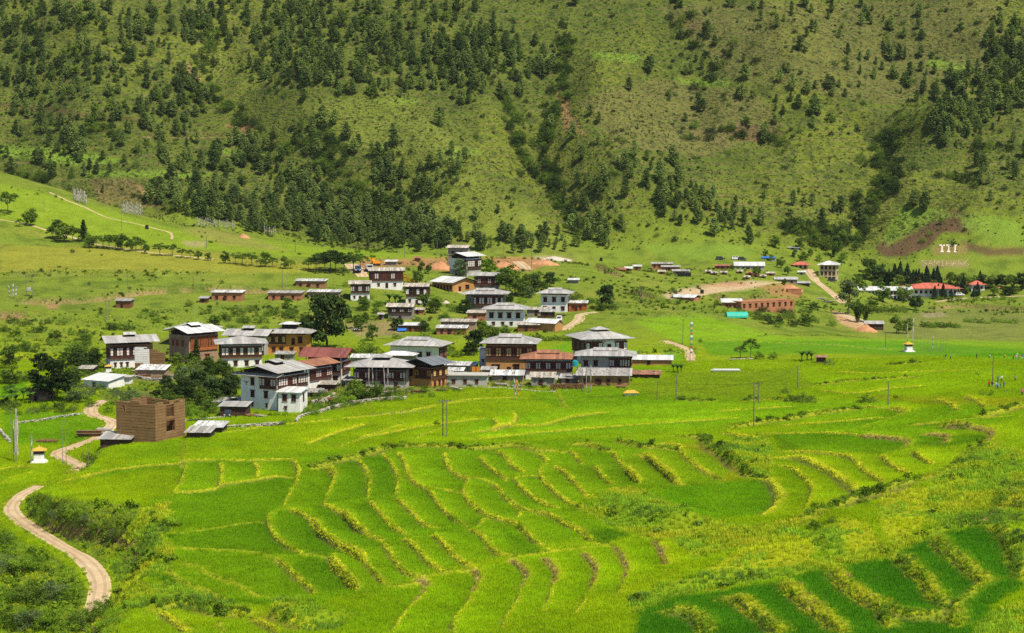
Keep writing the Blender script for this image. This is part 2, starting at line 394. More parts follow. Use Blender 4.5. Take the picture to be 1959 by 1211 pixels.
# the low ground left of the front fields (road, chorten); bank edge drawn with the low side on its left
edge = atn([(230,790),(215,850),(196,872),(165,897),(122,914),(88,931),(72,944),(110,949),(157,966),(214,975),(268,990),(305,1025),(302,1065),(270,1105),(250,1150),(225,1205)])
edge = np.vstack([edge, edge[-1] + (edge[-1] - edge[-2]) * 3])
edge_w = dens(edge, 1.5)
s_, d_, p_ = field_dist(edge_w, 75); low = -d_        # positive on the low side
wdt = np.interp(p_, [0, .25, .42, .55, .68, .8, 1], [14, 9, 4.5, 3.6, 6, 11, 13]); drop = np.interp(p_, [0, .08, .2, .35, .7, 1], [0, .6, 2.6, 4.6, 5.6, 5.6])
t = sstep(-.2, 1, low / wdt) * (1 - sstep(40, 70, low)) * (d_ < 74)
wob = .5 * fbm(XX[s_], YY[s_], 5, 3, 81)
ZZ[s_] -= t * drop - t * (1 - t) * 4 * wob
BANKT = np.zeros(ZZ.shape); BANKT[s_] = t
BANK = np.zeros(ZZ.shape); BANK[s_] = np.maximum(BANK[s_], 4 * t * (1 - t) * sstep(.15, .4, p_))

# grassy mounds and banks between the plots
for pts, h_, w_ in (([(1120,965),(1190,975),(1260,995),(1330,1015)], 2.0, 5.0), ([(1215,1135),(1400,1085),(1560,1062),(1700,1025),(1840,995)], 1.3, 5.0), ([(1500,1005),(1600,990),(1640,1010)], 1.2, 4.0), ([(1700,960),(1800,930),(1900,900)], 1.5, 6.0), ([(520,1165),(600,1170),(650,1190)], 1.2, 3.5), ([(1370,850),(1420,885),(1470,910)], 1.2, 3.5)):
    l = dens(atn(pts), 2); s_, d_, p_ = field_dist(l, 18, False); ZZ[s_] += h_ * np.exp(-(d_ / w_) ** 2) * sstep(0, .15, p_) * (1 - sstep(.85, 1, p_)) * (1 + .5 * fbm(XX[s_], YY[s_], 5, 2, 19))
# field bunds and risers traced from the photograph: (ox, oy, scale) of the enlargement, points
def tr(o, pts): return [(o[0] + x / o[2], o[1] + y / o[2]) for x, y in pts]
cA, cB, cC, cD = (0, 860, 2.7986), (600, 780, 2.7986), (1200, 740, 2.5705), (1300, 600, 2.9727)
BUNDS = []      # (pixels, half width, height, step, kind)  kind: y yellow grass, g green grass, b bushy, t thatch face
def bd(o, kind, w_, h_, st, *lines):
    for l in lines: BUNDS.append((tr(o, l), w_, h_, st, kind))
bd(cA, 'y', .38, .26, .9, [(1000,75),(985,130),(960,190),(930,240)], [(1180,75),(1190,120),(1180,190),(1165,215)], [(1360,70),(1380,100),(1375,150)],
   [(1560,50),(1600,110),(1580,190),(1540,260),(1520,310)], [(1520,320),(1450,350),(1440,400),(1480,470),(1560,530),(1620,555)],
   [(1540,320),(1640,360),(1700,430),(1780,490),(1820,520),(1900,555),(1959,600)], [(1480,580),(1530,620),(1600,690),(1680,750),(1690,770)],
   [(1760,565),(1790,620),(1850,690),(1920,750)], [(1750,90),(1790,130),(1770,200),(1740,270),(1740,300)], [(1740,300),(1840,350),(1900,410),(1959,450)],
   [(850,870),(920,910),(980,960),(1010,982)], [(1330,905),(1400,920),(1450,950),(1490,980)])
bd(cA, 'g', .4, .25, .2, [(1620,555),(1700,562),(1760,565)], [(960,525),(1100,538),(1250,545),(1400,555),(1480,580)], [(900,650),(940,690),(1020,730),(1120,770),(1200,810)],
   [(980,610),(1060,635),(1160,690),(1280,740),(1380,790),(1450,800)], [(890,450),(1000,445),(1150,425),(1300,395),(1430,370)], [(1170,920),(1190,980)])
bd(cA, 'y', .35, .3, .5, [(300,180),(420,155),(600,115),(780,90),(930,75),(1100,62),(1220,62),(1400,60),(1560,50)], [(930,240),(1080,230),(1200,200),(1330,175),(1450,150),(1570,140)])
bd(cA, 'b', 1.1, .6, .8, [(840,850),(950,830),(1080,850),(1200,880),(1340,880)], [(1470,880),(1550,920),(1640,960)])
bd(cB, 'y', .38, .26, .9, [(70,320),(110,380),(90,450),(60,510)], [(230,260),(270,320),(300,400),(290,490)], [(370,240),(420,300),(450,380),(440,470)],
   [(450,240),(490,310),(510,380),(560,420),(620,450),(680,530),(740,590),(830,640)],
   [(700,240),(720,310),(760,360),(830,390),(800,440),(830,500),(900,560),(960,590),(1080,620),(1130,660),(1190,720),(1260,770)],
   [(890,260),(930,310),(1000,360),(1030,390)], [(970,230),(1020,260),(1060,310),(1130,350)],
   [(950,400),(1000,440),(1050,500),(1110,545),(1200,560),(1270,580),(1340,620),(1420,660),(1480,710),(1530,740)], [(1080,380),(1120,440),(1190,490),(1270,530),(1330,545)],
   [(1200,240),(1250,290),(1210,340),(1240,400),(1310,470),(1380,520),(1450,550)], [(1290,320),(1360,360),(1420,430),(1500,490)], [(1370,230),(1430,290),(1430,310)],
   [(1510,310),(1550,370),(1610,420)], [(1600,240),(1640,290),(1690,350),(1750,410)], [(1770,250),(1830,300),(1880,350),(1959,400)],
   [(440,480),(520,560),(590,630),(660,650)], [(300,500),(350,560),(420,640),(500,690)], [(160,565),(220,640),(300,690),(370,720)], [(0,600),(60,690),(140,740)],
   [(90,790),(140,860),(200,930),(235,975)], [(140,740),(230,790),(300,860),(380,950)], [(370,730),(420,800),(480,880),(550,920)], [(490,700),(560,770),(620,840),(690,890)],
   [(640,680),(700,740),(760,810),(850,870)], [(830,650),(900,690),(950,760),(1000,800),(1060,800)])
bd(cB, 'y', .4, .3, .1, [(940,590),(910,600),(880,650)], [(840,385),(950,400)], [(1110,545),(1100,600)], [(640,440),(780,455)], [(1080,380),(1200,360)])
bd(cB, 't', .5, .25, .9, [(530,930),(590,930),(610,965),(545,1040)], [(840,880),(880,880),(885,930),(860,990)], [(1040,830),(1080,825),(1130,860),(1145,910),(1120,960)],
   [(1240,805),(1280,850),(1305,900),(1285,950)], [(1440,770),(1490,820),(1520,880),(1490,970)], [(1610,745),(1650,800),(1685,880),(1665,935)], [(1830,720),(1865,780),(1900,850)])
bd(cB, 'b', 1.0, .5, .7, [(420,210),(560,205),(700,210),(850,220),(950,215),(1080,200),(1200,230),(1330,235)], [(1370,200),(1480,200),(1580,235)], [(1640,180),(1750,210),(1850,215),(1959,220)], [(0,325),(150,275),(230,260),(420,205)])
bd(cB, 'y', .5, .35, .4, [(960,130),(1000,110),(1060,90),(1080,50),(1060,20)], [(820,140),(940,125),(1060,100),(1200,100),(1300,75),(1400,50),(1590,25)], [(960,60),(990,100),(940,130)])
bd(cB, 'g', .4, .22, .3, [(380,960),(520,945),(700,890),(850,875)], [(1060,812),(1250,780),(1470,750),(1620,735)], [(120,215),(300,150),(480,85)], [(540,165),(660,115),(700,90)])
bd(cC, 'y', .45, .32, .9, [(100,300),(200,290),(250,300),(300,360),(380,420),(480,465)], [(40,335),(100,350),(160,400),(230,460),(270,490)], [(0,410),(60,470)],
   [(700,385),(800,400),(860,440),(910,500),(900,560),(880,610)], [(760,320),(950,330),(1080,345),(1130,380),(1190,430),(1270,480)],
   [(1250,340),(1290,380),(1350,420),(1390,430)], [(1410,320),(1450,360),(1500,390)], [(1310,105),(1370,125),(1300,160),(1150,205)], [(1520,65),(1590,85),(1630,120)], [(1660,50),(1740,85),(1760,120)], [(480,230),(560,245),(640,255)])
bd(cC, 'y', .9, .6, .8, [(700,450),(720,480),(750,540),(740,580),(680,630)], [(720,350),(850,355),(930,390),(1010,430),(1080,480),(1130,520),(1150,545)])
bd(cC, 't', .7, .3, 1.1, [(1140,240),(1250,250),(1350,260),(1390,270),(1370,295)], [(1460,235),(1580,245),(1560,280)], [(1570,195),(1680,200),(1770,215),(1800,240),(1780,270)])
bd(cC, 'b', 1.2, .6, .7, [(240,245),(380,255),(400,290),(470,330),(540,380),(600,430),(690,450)], [(490,205),(640,180),(760,165),(900,140),(1050,120),(1140,110)], [(1750,150),(1850,120),(1951,90)], [(1560,190),(1680,205)])
bd(cC, 'b', 1.6, .5, .3, [(880,640),(1000,600),(1130,540),(1300,490),(1440,460),(1560,420),(1700,330),(1790,280)])
bd(cC, 'm', .85, .7, 1.1, [(1020,890),(1060,970),(1130,1020),(1210,1070),(1280,1110),(1300,1180)], [(770,960),(830,1020),(900,1080),(990,1150),(1060,1211)], [(480,1040),(560,1060),(640,1120),(720,1180),(760,1211)],
   [(190,1110),(290,1110),(370,1150),(400,1211)], [(1330,830),(1400,890),(1480,970),(1560,1080)], [(1530,740),(1560,800),(1650,870),(1740,940),(1800,960)],
   [(1800,960),(1700,1020),(1620,1100),(1640,1180)], [(1800,690),(1860,740),(1900,800),(1920,850),(1940,950)], [(1290,1130),(1420,1140),(1600,1110)])
bd(cD, 'b', .8, .4, .5, [(740,410),(830,400),(960,385),(1130,375),(1370,360)], [(350,500),(460,490),(600,490),(800,500)], [(1160,295),(1380,280)], [(0,490),(200,500)], [(960,135),(700,130),(450,130)])
bd((0, 0, 1), 'g', .5, .3, .5, [(640,803),(760,790),(900,765),(1010,760)], [(420,830),(520,815),(640,803)], [(355,842),(352,865),(345,890)], [(1060,742),(1075,770),(1085,782)], [(1200,662),(1290,660),(1330,668)])
bd(cB, 'y', .3, .16, .4, [(860,990),(815,1060),(760,1130),(740,1206)], [(1120,960),(1090,1040),(1040,1110),(1010,1180)], [(1285,950),(1265,1030),(1220,1090)], [(1490,970),(1450,1050),(1400,1100)], [(1665,935),(1630,1010)], [(545,1040),(470,1130),(430,1206)])
bd(cD, 'y', .35, .2, .5, [(560,640),(760,625),(960,610),(1180,585)], [(1040,530),(1220,545),(1300,570)], [(480,690),(760,680),(1010,690)], [(1300,640),(1500,620),(1700,600),(1900,580)], [(200,560),(420,545),(640,530)], [(820,440),(1000,455),(1180,430),(1420,410)], [(900,330),(1100,340),(1400,330),(1700,320)])
bd((0, 0, 1), 'y', .4, .2, .5, [(900,842),(1060,826),(1240,812),(1420,800)], [(690,838),(800,818),(930,800)], [(590,850),(640,830),(700,812)], [(60,905),(20,915),(0,925)], [(0,900),(40,893),(70,897)], [(1220,612),(1300,622),(1420,634),(1560,640)], [(1340,648),(1480,656),(1620,662),(1760,668)])
# cut banks and terrace risers of the hillside behind
bd((0, 0, 1), 'r', 1.2, .2, 2.4, [(20,572),(60,576),(115,576),(160,574),(215,566),(300,556),(400,552),(520,556),(640,566)], [(-60,596),(30,602),(56,607)])
bd((0, 0, 1), 'b', 1.0, .3, 1.5, [(0,631),(90,634),(200,640)], [(0,652),(100,660),(190,664)], [(0,680),(90,684),(170,686)], [(200,608),(280,612),(380,614)])
bd((0, 0, 1), 'b', 1.4, .3, 2.2, [(0,620),(120,612),(200,620),(330,625),(450,604)], [(0,640),(90,648),(190,655)], [(260,602),(340,597),(430,592),(560,590)], [(0,524),(120,522),(260,524),(420,522)], [(-20,660),(80,668),(180,672)])
bd((0, 0, 1), 'r', 1.0, .2, 3.0, [(1140,508),(1165,518),(1195,530)], [(1205,556),(1235,566),(1258,573)], [(1350,560),(1420,575),(1470,560)])
bd((0, 0, 1), 'b', 1.5, .4, 1.4, [(1130,592),(1220,588),(1290,582)], [(1160,604),(1250,602),(1330,606)], [(1200,560),(1260,585),(1380,600)], [(1210,676),(1260,678),(1330,668)])
bd((0, 0, 1), 'r', 1.5, .2, 2.4, [(1780,590),(1840,584),(1900,587),(1970,592)])
BL = [(atn(p), w_, h_, st, k) for p, w_, h_, st, k in BUNDS]
BD = np.full(ZZ.shape, 99.0)           # distance from the nearest bund crest, in half widths
TONE = np.zeros(ZZ.shape)              # plots on either side of a bund stand at different stages of growth
RS = np.zeros(ZZ.shape)                # foot of the risers: dark band painted in place of their shade
BK = np.zeros(ZZ.shape)                # soil showing on risers
BLD = []
for l, w_, h_, st, k in BL:
    l = dens(l, 1.2); BLD.append(l)
    l = l.copy(); l[:, 0] += .35 * fbm(l[:, 0], l[:, 1], 4, 2, 3); l[:, 1] += .35 * fbm(l[:, 0], l[:, 1], 4, 2, 4)
    s_, d_, p_ = field_dist(l, 14); en = sstep(0, .08, p_) * (1 - sstep(.92, 1, p_)) * .8 + .2
    a = np.abs(d_); stp = st * .5 * np.sign(d_) * sstep(0, w_, a) * np.exp(-np.maximum(a - w_, 0) / 3.4) * (a < 13.5)
    ZZ[s_] += en * (stp + h_ * np.exp(-(a / w_) ** 2) * (.85 + .3 * fbm(XX[s_], YY[s_], 2.2, 2, 9)))
    BD[s_] = np.minimum(BD[s_], a / w_)
    if k in 'ytm' and l[:, 1].mean() < 480: tn_ = random.uniform(.08, .26); TONE[s_] += np.where(d_ > 0, tn_, -tn_) * np.exp(-a / 5.0) * en * (a < 13.5)
    if k in 'tr': BK[s_] = np.maximum(BK[s_], np.exp(-((d_ + w_ * .6) / (w_ * .75)) ** 2) * en)
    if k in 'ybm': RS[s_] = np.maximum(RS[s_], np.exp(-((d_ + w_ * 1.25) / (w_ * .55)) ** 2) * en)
    if k == 'y': BK[s_] = np.maximum(BK[s_], .2 * np.exp(-((d_ + w_ * .9) / (w_ * .6)) ** 2))

# ------------------------------------------------------------------ roads: flattened bed, then a strip laid on it
ROADS = []
def road_bed(name, pts, hw, soft=2.0):
    l = dens(atn(pts), 2.0); z = l[:, 2].copy()
    for _ in range(14): z[1:-1] = (z[:-2] + 2 * z[1:-1] + z[2:]) / 4
    l[:, 2] = z; s_, d_, p_ = field_dist(l, hw + soft + 1, False); al = np.concatenate([[0], np.cumsum(np.hypot(*np.diff(l[:, :2], axis=0).T))]); zi = np.interp(p_, al / al[-1], z)
    k = 1 - sstep(hw + .2, hw + soft, d_); ZZ[s_] = ZZ[s_] * (1 - k) + zi * k; ROADS.append((name, l, hw))
road_bed('dirt_road', [(150,1205),(172,1180),(187,1148),(190,1108),(160,1070),(105,1036),(50,1003),(22,976),(40,949),(74,930)], 1.75)
road_bed('dirt_road', [(150,897),(158,892),(130,881),(112,868),(150,852),(185,836),(215,812),(205,802),(178,793),(176,780),(198,766)], 1.9)
road_bed('cart_track', [(1270,652),(1300,662),(1318,672),(1322,690)], 1.7)
road_bed('lane', [(1075,632),(1105,614),(1112,602),(1140,597)], 2.0)
road_bed('lane', [(990,500),(1000,508),(1008,516)], 2.5)
road_bed('lane', [(1545,515),(1560,535),(1590,560),(1615,580)], 2.2)
road_bed('lane', [(1330,566),(1390,553),(1450,545),(1490,540)], 2.6)
road_bed('footpath', [(0,420),(55,430),(100,444),(140,455),(185,468),(250,478),(330,488),(410,496)], 1.0)
road_bed('footpath', [(95,368),(130,384),(165,398),(205,416),(260,428),(300,438)], .55)
road_bed('footpath', [(300,438),(326,446),(329,458)], .6)
road_bed('footpath', [(850,548),(880,560),(900,566)], 1.5)
road_bed('lane', [(670,505),(690,522),(695,530)], 3.2)
road_bed('lane', [(1600,598),(1640,612),(1672,630)], 2.6)
road_bed('lane', [(1790,577),(1850,570),(1959,566),(2050,562)], 2.2)
road_bed('mountain_road', [(270,262),(360,264),(440,262),(490,254)], 1.8)

# ------------------------------------------------------------------ ground colour (albedo), from the crops and soils seen in the photo
PXX, PYY = project(XX, YY, ZZ)
Cc = np.zeros(ZZ.shape + (3,))
n1 = fbm(XX, YY, 60, 4, 101); n2 = fbm(XX, YY, 14, 4, 111); n3 = fbm(XX, YY, 5, 3, 121)
def lay(c, k): 
    k = np.clip(k, 0, 1)[..., None]; Cc[:] = Cc * (1 - k) + np.array(c) * k
RICE = np.array((.182, .252, .004)); RICE_D = np.array((.052, .132, .005)); RICE_O = np.array((.195, .215, .009)); YEL = np.array((.270, .300, .010)); GRASSY = np.array((.170, .255, .010))
Cc[:] = RICE
lay((.200, .285, .008), sstep(-.2, .7, n2 + .5 * n1) * .5)
lay((.085, .20, .008), sstep(.1, .7, -n2) * .35)
# meadow, pasture and rough grass behind
rough_g = sstep(560, 640, YY) * (1 - mt)
lay((.150, .205, .022), rough_g); lay((.205, .225, .035), rough_g * sstep(.0, .6, n2) * .7); lay((.085, .135, .018), rough_g * sstep(.1, .5, -n3 - .3 * n2) * .6)
# mountain: dry grass, greener patches, soil
lay((.088, .112, .017), mt); lay((.138, .160, .021), mt * sstep(-.1, .5, n1) * .7); lay((.058, .085, .014), mt * sstep(0, .5, n2) * .6)
tt = tf + .25 * n3; lay((.130, .095, .050), mt * sstep(.62, .9, tt) * .5 * sstep(-.5, .2, n2 + .4)); lay((.040, .058, .016), mt * sstep(.12, .5, fbm(XX, YY, 3.4, 3, 131)) * .7)
def poly_mask(poly, feather=4.0):
    """soft inside mask of a photo polygon on the terrain"""
    p = np.array(poly, float); x0, y0 = p.min(0) - feather * 2; x1, y1 = p.max(0) + feather * 2
    m = (PXX > x0) & (PXX < x1) & (PYY > y0) & (PYY < y1); idx = np.nonzero(m)
    x = PXX[idx] + feather * .5 * n3[idx] * 2; y = PYY[idx] + feather * .5 * n2[idx]; ins = np.zeros(x.shape, bool); dd = np.full(x.shape, 1e9)
    for i in range(len(p)):
        a = p[i]; b = p[(i + 1) % len(p)]; d = b - a
        c = ((a[1] > y) != (b[1] > y)); xi = a[0] + (y - a[1]) * d[0] / (d[1] if abs(d[1]) > 1e-9 else 1e-9); ins ^= c & (x < xi)
        t = np.clip(((x - a[0]) * d[0] + (y - a[1]) * d[1]) / (d @ d + 1e-9), 0, 1); dd = np.minimum(dd, (x - a[0] - t * d[0]) ** 2 + (y - a[1] - t * d[1]) ** 2)
    out = np.zeros(ZZ.shape); out[idx] = sstep(-feather, feather, np.where(ins, 1, -1) * np.sqrt(dd)); return out
RICEM = 1 - sstep(445, 520, YY)      # where rice stands (1) for the instanced plants
FIELDK = np.ones(ZZ.shape)
def paint(c, poly, k=1.0, feather=3.0, front=None):
    m = poly_mask(poly, feather) * k
    if front is not None: m = m * (YY < front)
    lay(c, m); return m
near = 520
for p in ([(890,460),(1150,425),(1430,375),(1440,430),(1500,490),(1600,560),(1250,540),(960,520)], [(1470,340),(1540,325),(1640,370),(1800,520),(1760,560),(1620,550),(1500,470)],
          [(1680,310),(1740,300),(1840,355),(1959,450),(1959,590),(1820,515),(1700,425)], [(780,670),(920,670),(1200,810),(1450,800),(1440,840),(1080,810),(900,720)], [(1540,620),(1780,570),(1900,750),(1690,760)]):
    paint(RICE_D, tr(cA, p), .95, 3, near)
for p in ([(0,540),(60,525),(140,560),(370,720),(250,790),(140,740)], [(180,540),(300,510),(500,690),(370,720)], [(410,580),(560,600),(660,650),(500,690)], [(100,320),(230,270),(290,490),(60,510)], [(270,270),(370,260),(440,470),(300,480)],
          [(1430,610),(1700,690),(1530,740)], [(1000,640),(1240,780),(1060,800)]):
    paint(RICE_D, tr(cB, p), .85, 3, near)
for p in ([(1380,320),(1500,300),(1620,420),(1500,490)], [(1530,310),(1620,270),(1750,410),(1640,415)], [(1650,285),(1770,255),(1959,410),(1760,410)], [(1790,240),(1959,225),(1959,390)]):
    paint(RICE_O, tr(cB, p), .85, 3, near)
for p in ([(0,330),(40,340),(260,490),(0,500)], [(110,350),(250,310),(470,470),(280,490)], [(260,290),(390,280),(590,450),(480,470)], [(1200,50),(1951,60),(1951,120),(1200,70)]):
    paint(RICE_O, tr(cC, p), .85, 3, near)
paint((.128, .222, .005), [(170,900),(330,880),(560,870),(860,850),(1200,840),(1420,880),(1300,990),(1180,1010),(1010,1060),(850,1090),(560,1170),(350,1130),(330,980)], .75, 5, near)
paint((.100, .215, .005), tr(cC, [(200,500),(690,460),(720,560),(650,640),(420,650),(150,560)]), .7, 4, near)
DARKF = tr(cC, [(30,1250),(60,1110),(220,1040),(480,1010),(760,960),(930,905),(1080,880),(1290,850),(1400,780),(1540,720),(1760,690),(1830,740),(1850,870),(1930,940),(1951,990),(1800,1070),(1680,1250)])
paint((.042, .140, .006), DARKF, .95, 4, near)
paint(RICE_D, tr(cC, [(720,240),(1130,235),(1340,270),(1380,300),(1250,335),(760,318)]), .55, 3, near)
paint(RICE_D, tr(cC, [(1420,240),(1780,240),(1760,270),(1560,300),(1400,290)]), .7, 3, near)
# tall yellow grass slopes
YS = [tr(cC, [(570,790),(760,750),(905,750),(930,800),(900,850),(700,900),(520,920),(400,900)]), tr(cC, [(1030,650),(1110,650),(1200,690),(1250,770),(1080,830),(1060,740)]), tr(cC, [(1240,540),(1380,500),(1480,500),(1480,640),(1450,700),(1300,760),(1250,700),(1220,600)])]
GS = [tr(cC, [(0,1040),(200,970),(420,900),(700,900),(930,850),(1250,770),(1540,690),(1800,680),(1540,720),(1280,850),(930,905),(480,1010),(220,1040),(20,1130)]), tr(cA, [(760,320),(900,280),(950,400),(880,460),(940,560),(900,650),(770,690),(640,800),(520,960),(470,1010),(260,1010),(400,930),(500,840),(560,690),(620,560),(680,420)]), tr(cB, [(1440,560),(1600,430),(1760,440),(1959,560),(1959,700),(1800,720),(1600,650)]), tr(cC, [(0,500),(130,540),(420,660),(590,690),(870,640),(850,760),(570,790),(330,850),(200,740),(0,720)]), tr(cC, [(1480,500),(1560,430),(1790,290),(1951,320),(1951,690),(1800,680),(1480,690)]),
      tr(cC, [(860,730),(1030,660),(1070,740),(1080,830),(930,820)]), tr(cC, [(1850,740),(1951,700),(1951,1000),(1900,900)]), tr(cC, [(1690,1240),(1750,1160),(1850,1090),(1980,1030),(1980,1250)]),
      tr(cA, [(640,820),(760,720),(950,720),(1340,860),(1340,900),(900,860),(700,860),(560,950),(480,1010)]), tr(cA, [(1470,800),(1600,790),(1850,900),(1830,960),(1640,982),(1450,890)]), tr(cC, [(400,290),(680,230),(720,330),(700,450),(600,430),(470,340)])]
BUSHY = [tr(cA, [(0,400),(110,490),(190,520),(400,640),(470,760),(460,860),(330,982),(0,982)]), tr(cA, [(150,230),(440,280),(760,310),(680,420),(600,560),(560,640),(470,570),(140,370)])]
YSM = np.zeros(ZZ.shape); GSM = np.zeros(ZZ.shape); BSM = np.zeros(ZZ.shape)
VARI = [((.205, .262, .004), tr(cA, [(300,190),(930,90),(960,190),(920,250),(600,305),(440,285)])), ((.115, .210, .005), tr(cA, [(900,290),(1080,240),(1560,150),(1520,300),(1430,360),(950,430)])), ((.175, .270, .004), tr(cB, [(380,970),(700,900),(1060,820),(1470,760),(1620,740),(1800,720),(1880,860),(1660,950),(1300,1060),(900,1206),(160,1206)])),
        ((.21, .285, .004), [(640,835),(900,800),(1150,780),(1420,770),(1420,815),(1150,830),(870,848)]), ((.115, .215, .005), [(1010,760),(1060,742),(1200,745),(1420,770),(1200,778),(1080,785)]), ((.20, .27, .004), [(570,812),(640,800),(840,790),(840,835),(700,845),(560,850)]), ((.13, .235, .005), [(1480,830),(1700,790),(1880,770),(1950,800),(1700,860),(1560,870)]), ((.2, .285, .004), [(1420,700),(1620,720),(1900,700),(1959,720),(1760,760),(1560,745)])]
for c, p in VARI: paint(c, p, .7, 3, near)
for p in YS: m = paint(YEL, p, .85, 5, near); FIELDK *= 1 - m; YSM = np.maximum(YSM, m)
for p in GS: m = paint(GRASSY, p, .8, 5, near); FIELDK *= 1 - m; GSM = np.maximum(GSM, m)
for p in BUSHY: m = paint((.11, .165, .016), p, .85, 4, near); FIELDK *= 1 - m; BSM = np.maximum(BSM, m)
m = paint((.30, .19, .11), tr(cC, [(1860,480),(1951,440),(1951,520),(1900,510),(1951,540),(1951,600),(1880,590),(1740,670),(1760,620)]), .7, 4, near)
# the low ground round the chorten, gardens and waste ground of the village
for p in ([(180,690),(330,640),(450,690),(460,790),(350,800),(340,760),(210,770),(150,740)], [(580,730),(900,715),(930,735),(860,745),(640,785),(590,790)], [(860,720),(1080,715),(1210,730),(1200,740),(1010,745)]):
    m = paint((.13, .15, .03), p, .75, 4); FIELDK *= 1 - m
for p in ([(250,690),(330,680),(340,715),(260,722)], [(590,745),(660,735),(760,735),(780,755),(700,770),(600,775)], [(850,725),(1060,722),(1200,728),(1180,738),(860,738)], [(655,620),(760,615),(770,640),(690,645)]):
    m = paint((.27, .18, .11), p, .6, 5); FIELDK *= 1 - m
paint((.09, .21, .006), [(0,790),(140,790),(210,812),(150,850),(20,850)], .6, 3); paint((.09, .21, .006), [(0,740),(50,730),(50,755),(0,760)], .8)
for p in ([(870,690),(1000,690),(1090,650),(1090,690),(1000,700),(880,705)], [(1200,670),(1300,672),(1310,690),(1220,690)]): paint((.115, .265, .006), p, .9, 3)
# meadow tones of the bench, the rice beyond the cart track
paint((.240, .245, .030), [(0,470),(300,472),(620,505),(600,520),(300,527),(0,524)], .85, 5); paint((.190, .275, .016), [(0,350),(100,372),(330,436),(640,476),(880,492),(860,500),(560,492),(300,470),(120,455),(0,420)], .8, 5)
paint((.25, .20, .07), [(340,440),(400,436),(500,462),(560,480),(430,470)], .5, 6)
paint((.165, .300, .008), [(1210,612),(1330,600),(1500,645),(1959,655),(1959,690),(1500,660),(1300,655)], .85, 4); paint((.075, .215, .006), [(1340,655),(1500,652),(1700,652),(1959,668),(1959,684),(1560,676),(1360,680)], .75, 4)
paint((.175, .290, .008), [(1300,770),(1450,770),(1740,770),(1640,800),(1400,820),(1000,840),(870,830),(940,800),(1130,775)], .6, 6); paint((.155, .215, .010), [(1200,735),(1300,715),(1520,705),(1560,740),(1480,765),(1240,760)], .75, 4)
paint((.165, .185, .045), [(1780,590),(1959,595),(1959,650),(1780,648),(1690,640),(1660,628)], .7, 5); paint((.30, .24, .15), [(1760,600),(1800,597),(1815,604),(1770,608)], .7, 3)
# bare soil: cuttings, yards, slips
SOIL = [((.34, .17, .085), [(690,498),(800,494),(870,492),(880,520),(820,515),(790,508),(720,512),(680,530)], .8), ((.36, .18, .09), [(925,492),(1010,492),(1060,500),(1010,520),(960,515)], .8), ((.38, .30, .20), [(1020,490),(1060,491),(1095,497),(1080,500),(1030,497)], .8),
        ((.46, .34, .22), [(1270,562),(1330,548),(1440,536),(1480,540),(1440,552),(1370,560),(1310,568),(1275,572)], .85), ((.40, .22, .12), [(1330,548),(1400,538),(1440,540),(1420,550)], .7), ((.44, .27, .15), [(1590,594),(1615,600),(1650,618),(1676,634),(1640,632),(1605,618)], .9),
        ((.34, .17, .085), [(1450,548),(1510,542),(1535,552),(1530,572),(1480,566)], .7), ((.100, .058, .034), [(1674,476),(1698,454),(1735,436),(1780,406),(1832,400),(1872,430),(1856,446),(1806,444),(1776,472),(1728,490),(1688,490)], .95), ((.10, .055, .035), [(1840,462),(1900,476),(1959,474),(1959,488),(1890,490),(1850,478)], .8),
        ((.27, .15, .085), [(1780,470),(1850,468),(1850,485),(1785,487)], .5), ((.25, .18, .09), [(1760,500),(1850,498),(1852,512),(1765,512)], .6), ((.13, .075, .045), [(1380,248),(1420,232),(1480,248),(1500,262),(1460,275),(1410,268)], .8), ((.12, .08, .045), [(1300,40),(1350,42),(1370,55),(1320,56)], .7), ((.12, .08, .045), [(1320,250),(1380,245),(1400,280),(1340,270)], .5),
        ((.31, .16, .09), [(1065,180),(1085,190),(1095,220),(1120,260),(1080,250)], .6), ((.30, .18, .10), [(340,130),(360,120),(385,150),(375,158)], .7), ((.30, .15, .08), [(430,238),(470,236),(490,252),(455,252)], .8), ((.09, .05, .03), [(0,197),(100,205),(200,222),(300,230),(290,236),(150,222),(0,204)], .7),
        ((.16, .10, .055), [(170,345),(240,338),(300,375),(330,400),(260,395),(190,390)], .5), ((.10, .07, .04), [(700,380),(800,400),(900,470),(800,470),(720,420)], .4), ((.30, .16, .09), [(240,342),(260,350),(300,378),(285,380)], .6), ((.16, .12, .06), [(1100,190),(1250,150),(1450,180),(1500,240),(1350,300),(1180,280)], .35),
        ((.14, .105, .055), [(1250,10),(1900,0),(1959,120),(1700,200),(1400,150)], .30), ((.28, .14, .075), [(0,595),(40,600),(58,612),(0,612)], .7), ((.40, .24, .14), [(460,690),(400,780),(350,790),(345,780)], .0), ((.32, .17, .09), [(85,578),(115,580),(110,590),(92,592)], .7), ((.38, .28, .18), [(350,462),(395,462),(390,472),(355,470)], .6)]
for c, p, k in SOIL: m = paint(c, p, k, 4); FIELDK *= 1 - m
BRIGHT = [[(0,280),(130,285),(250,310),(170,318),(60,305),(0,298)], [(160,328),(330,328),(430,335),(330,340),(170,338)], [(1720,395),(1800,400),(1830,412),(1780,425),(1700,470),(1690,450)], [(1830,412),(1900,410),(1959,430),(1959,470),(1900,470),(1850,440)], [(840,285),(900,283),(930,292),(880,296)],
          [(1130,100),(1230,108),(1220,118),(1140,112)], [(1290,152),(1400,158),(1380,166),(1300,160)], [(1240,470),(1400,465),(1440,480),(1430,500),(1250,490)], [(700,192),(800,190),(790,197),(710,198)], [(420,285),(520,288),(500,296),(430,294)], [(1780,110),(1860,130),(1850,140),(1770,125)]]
for p in BRIGHT: paint((.155, .245, .028), p, .7, 6)
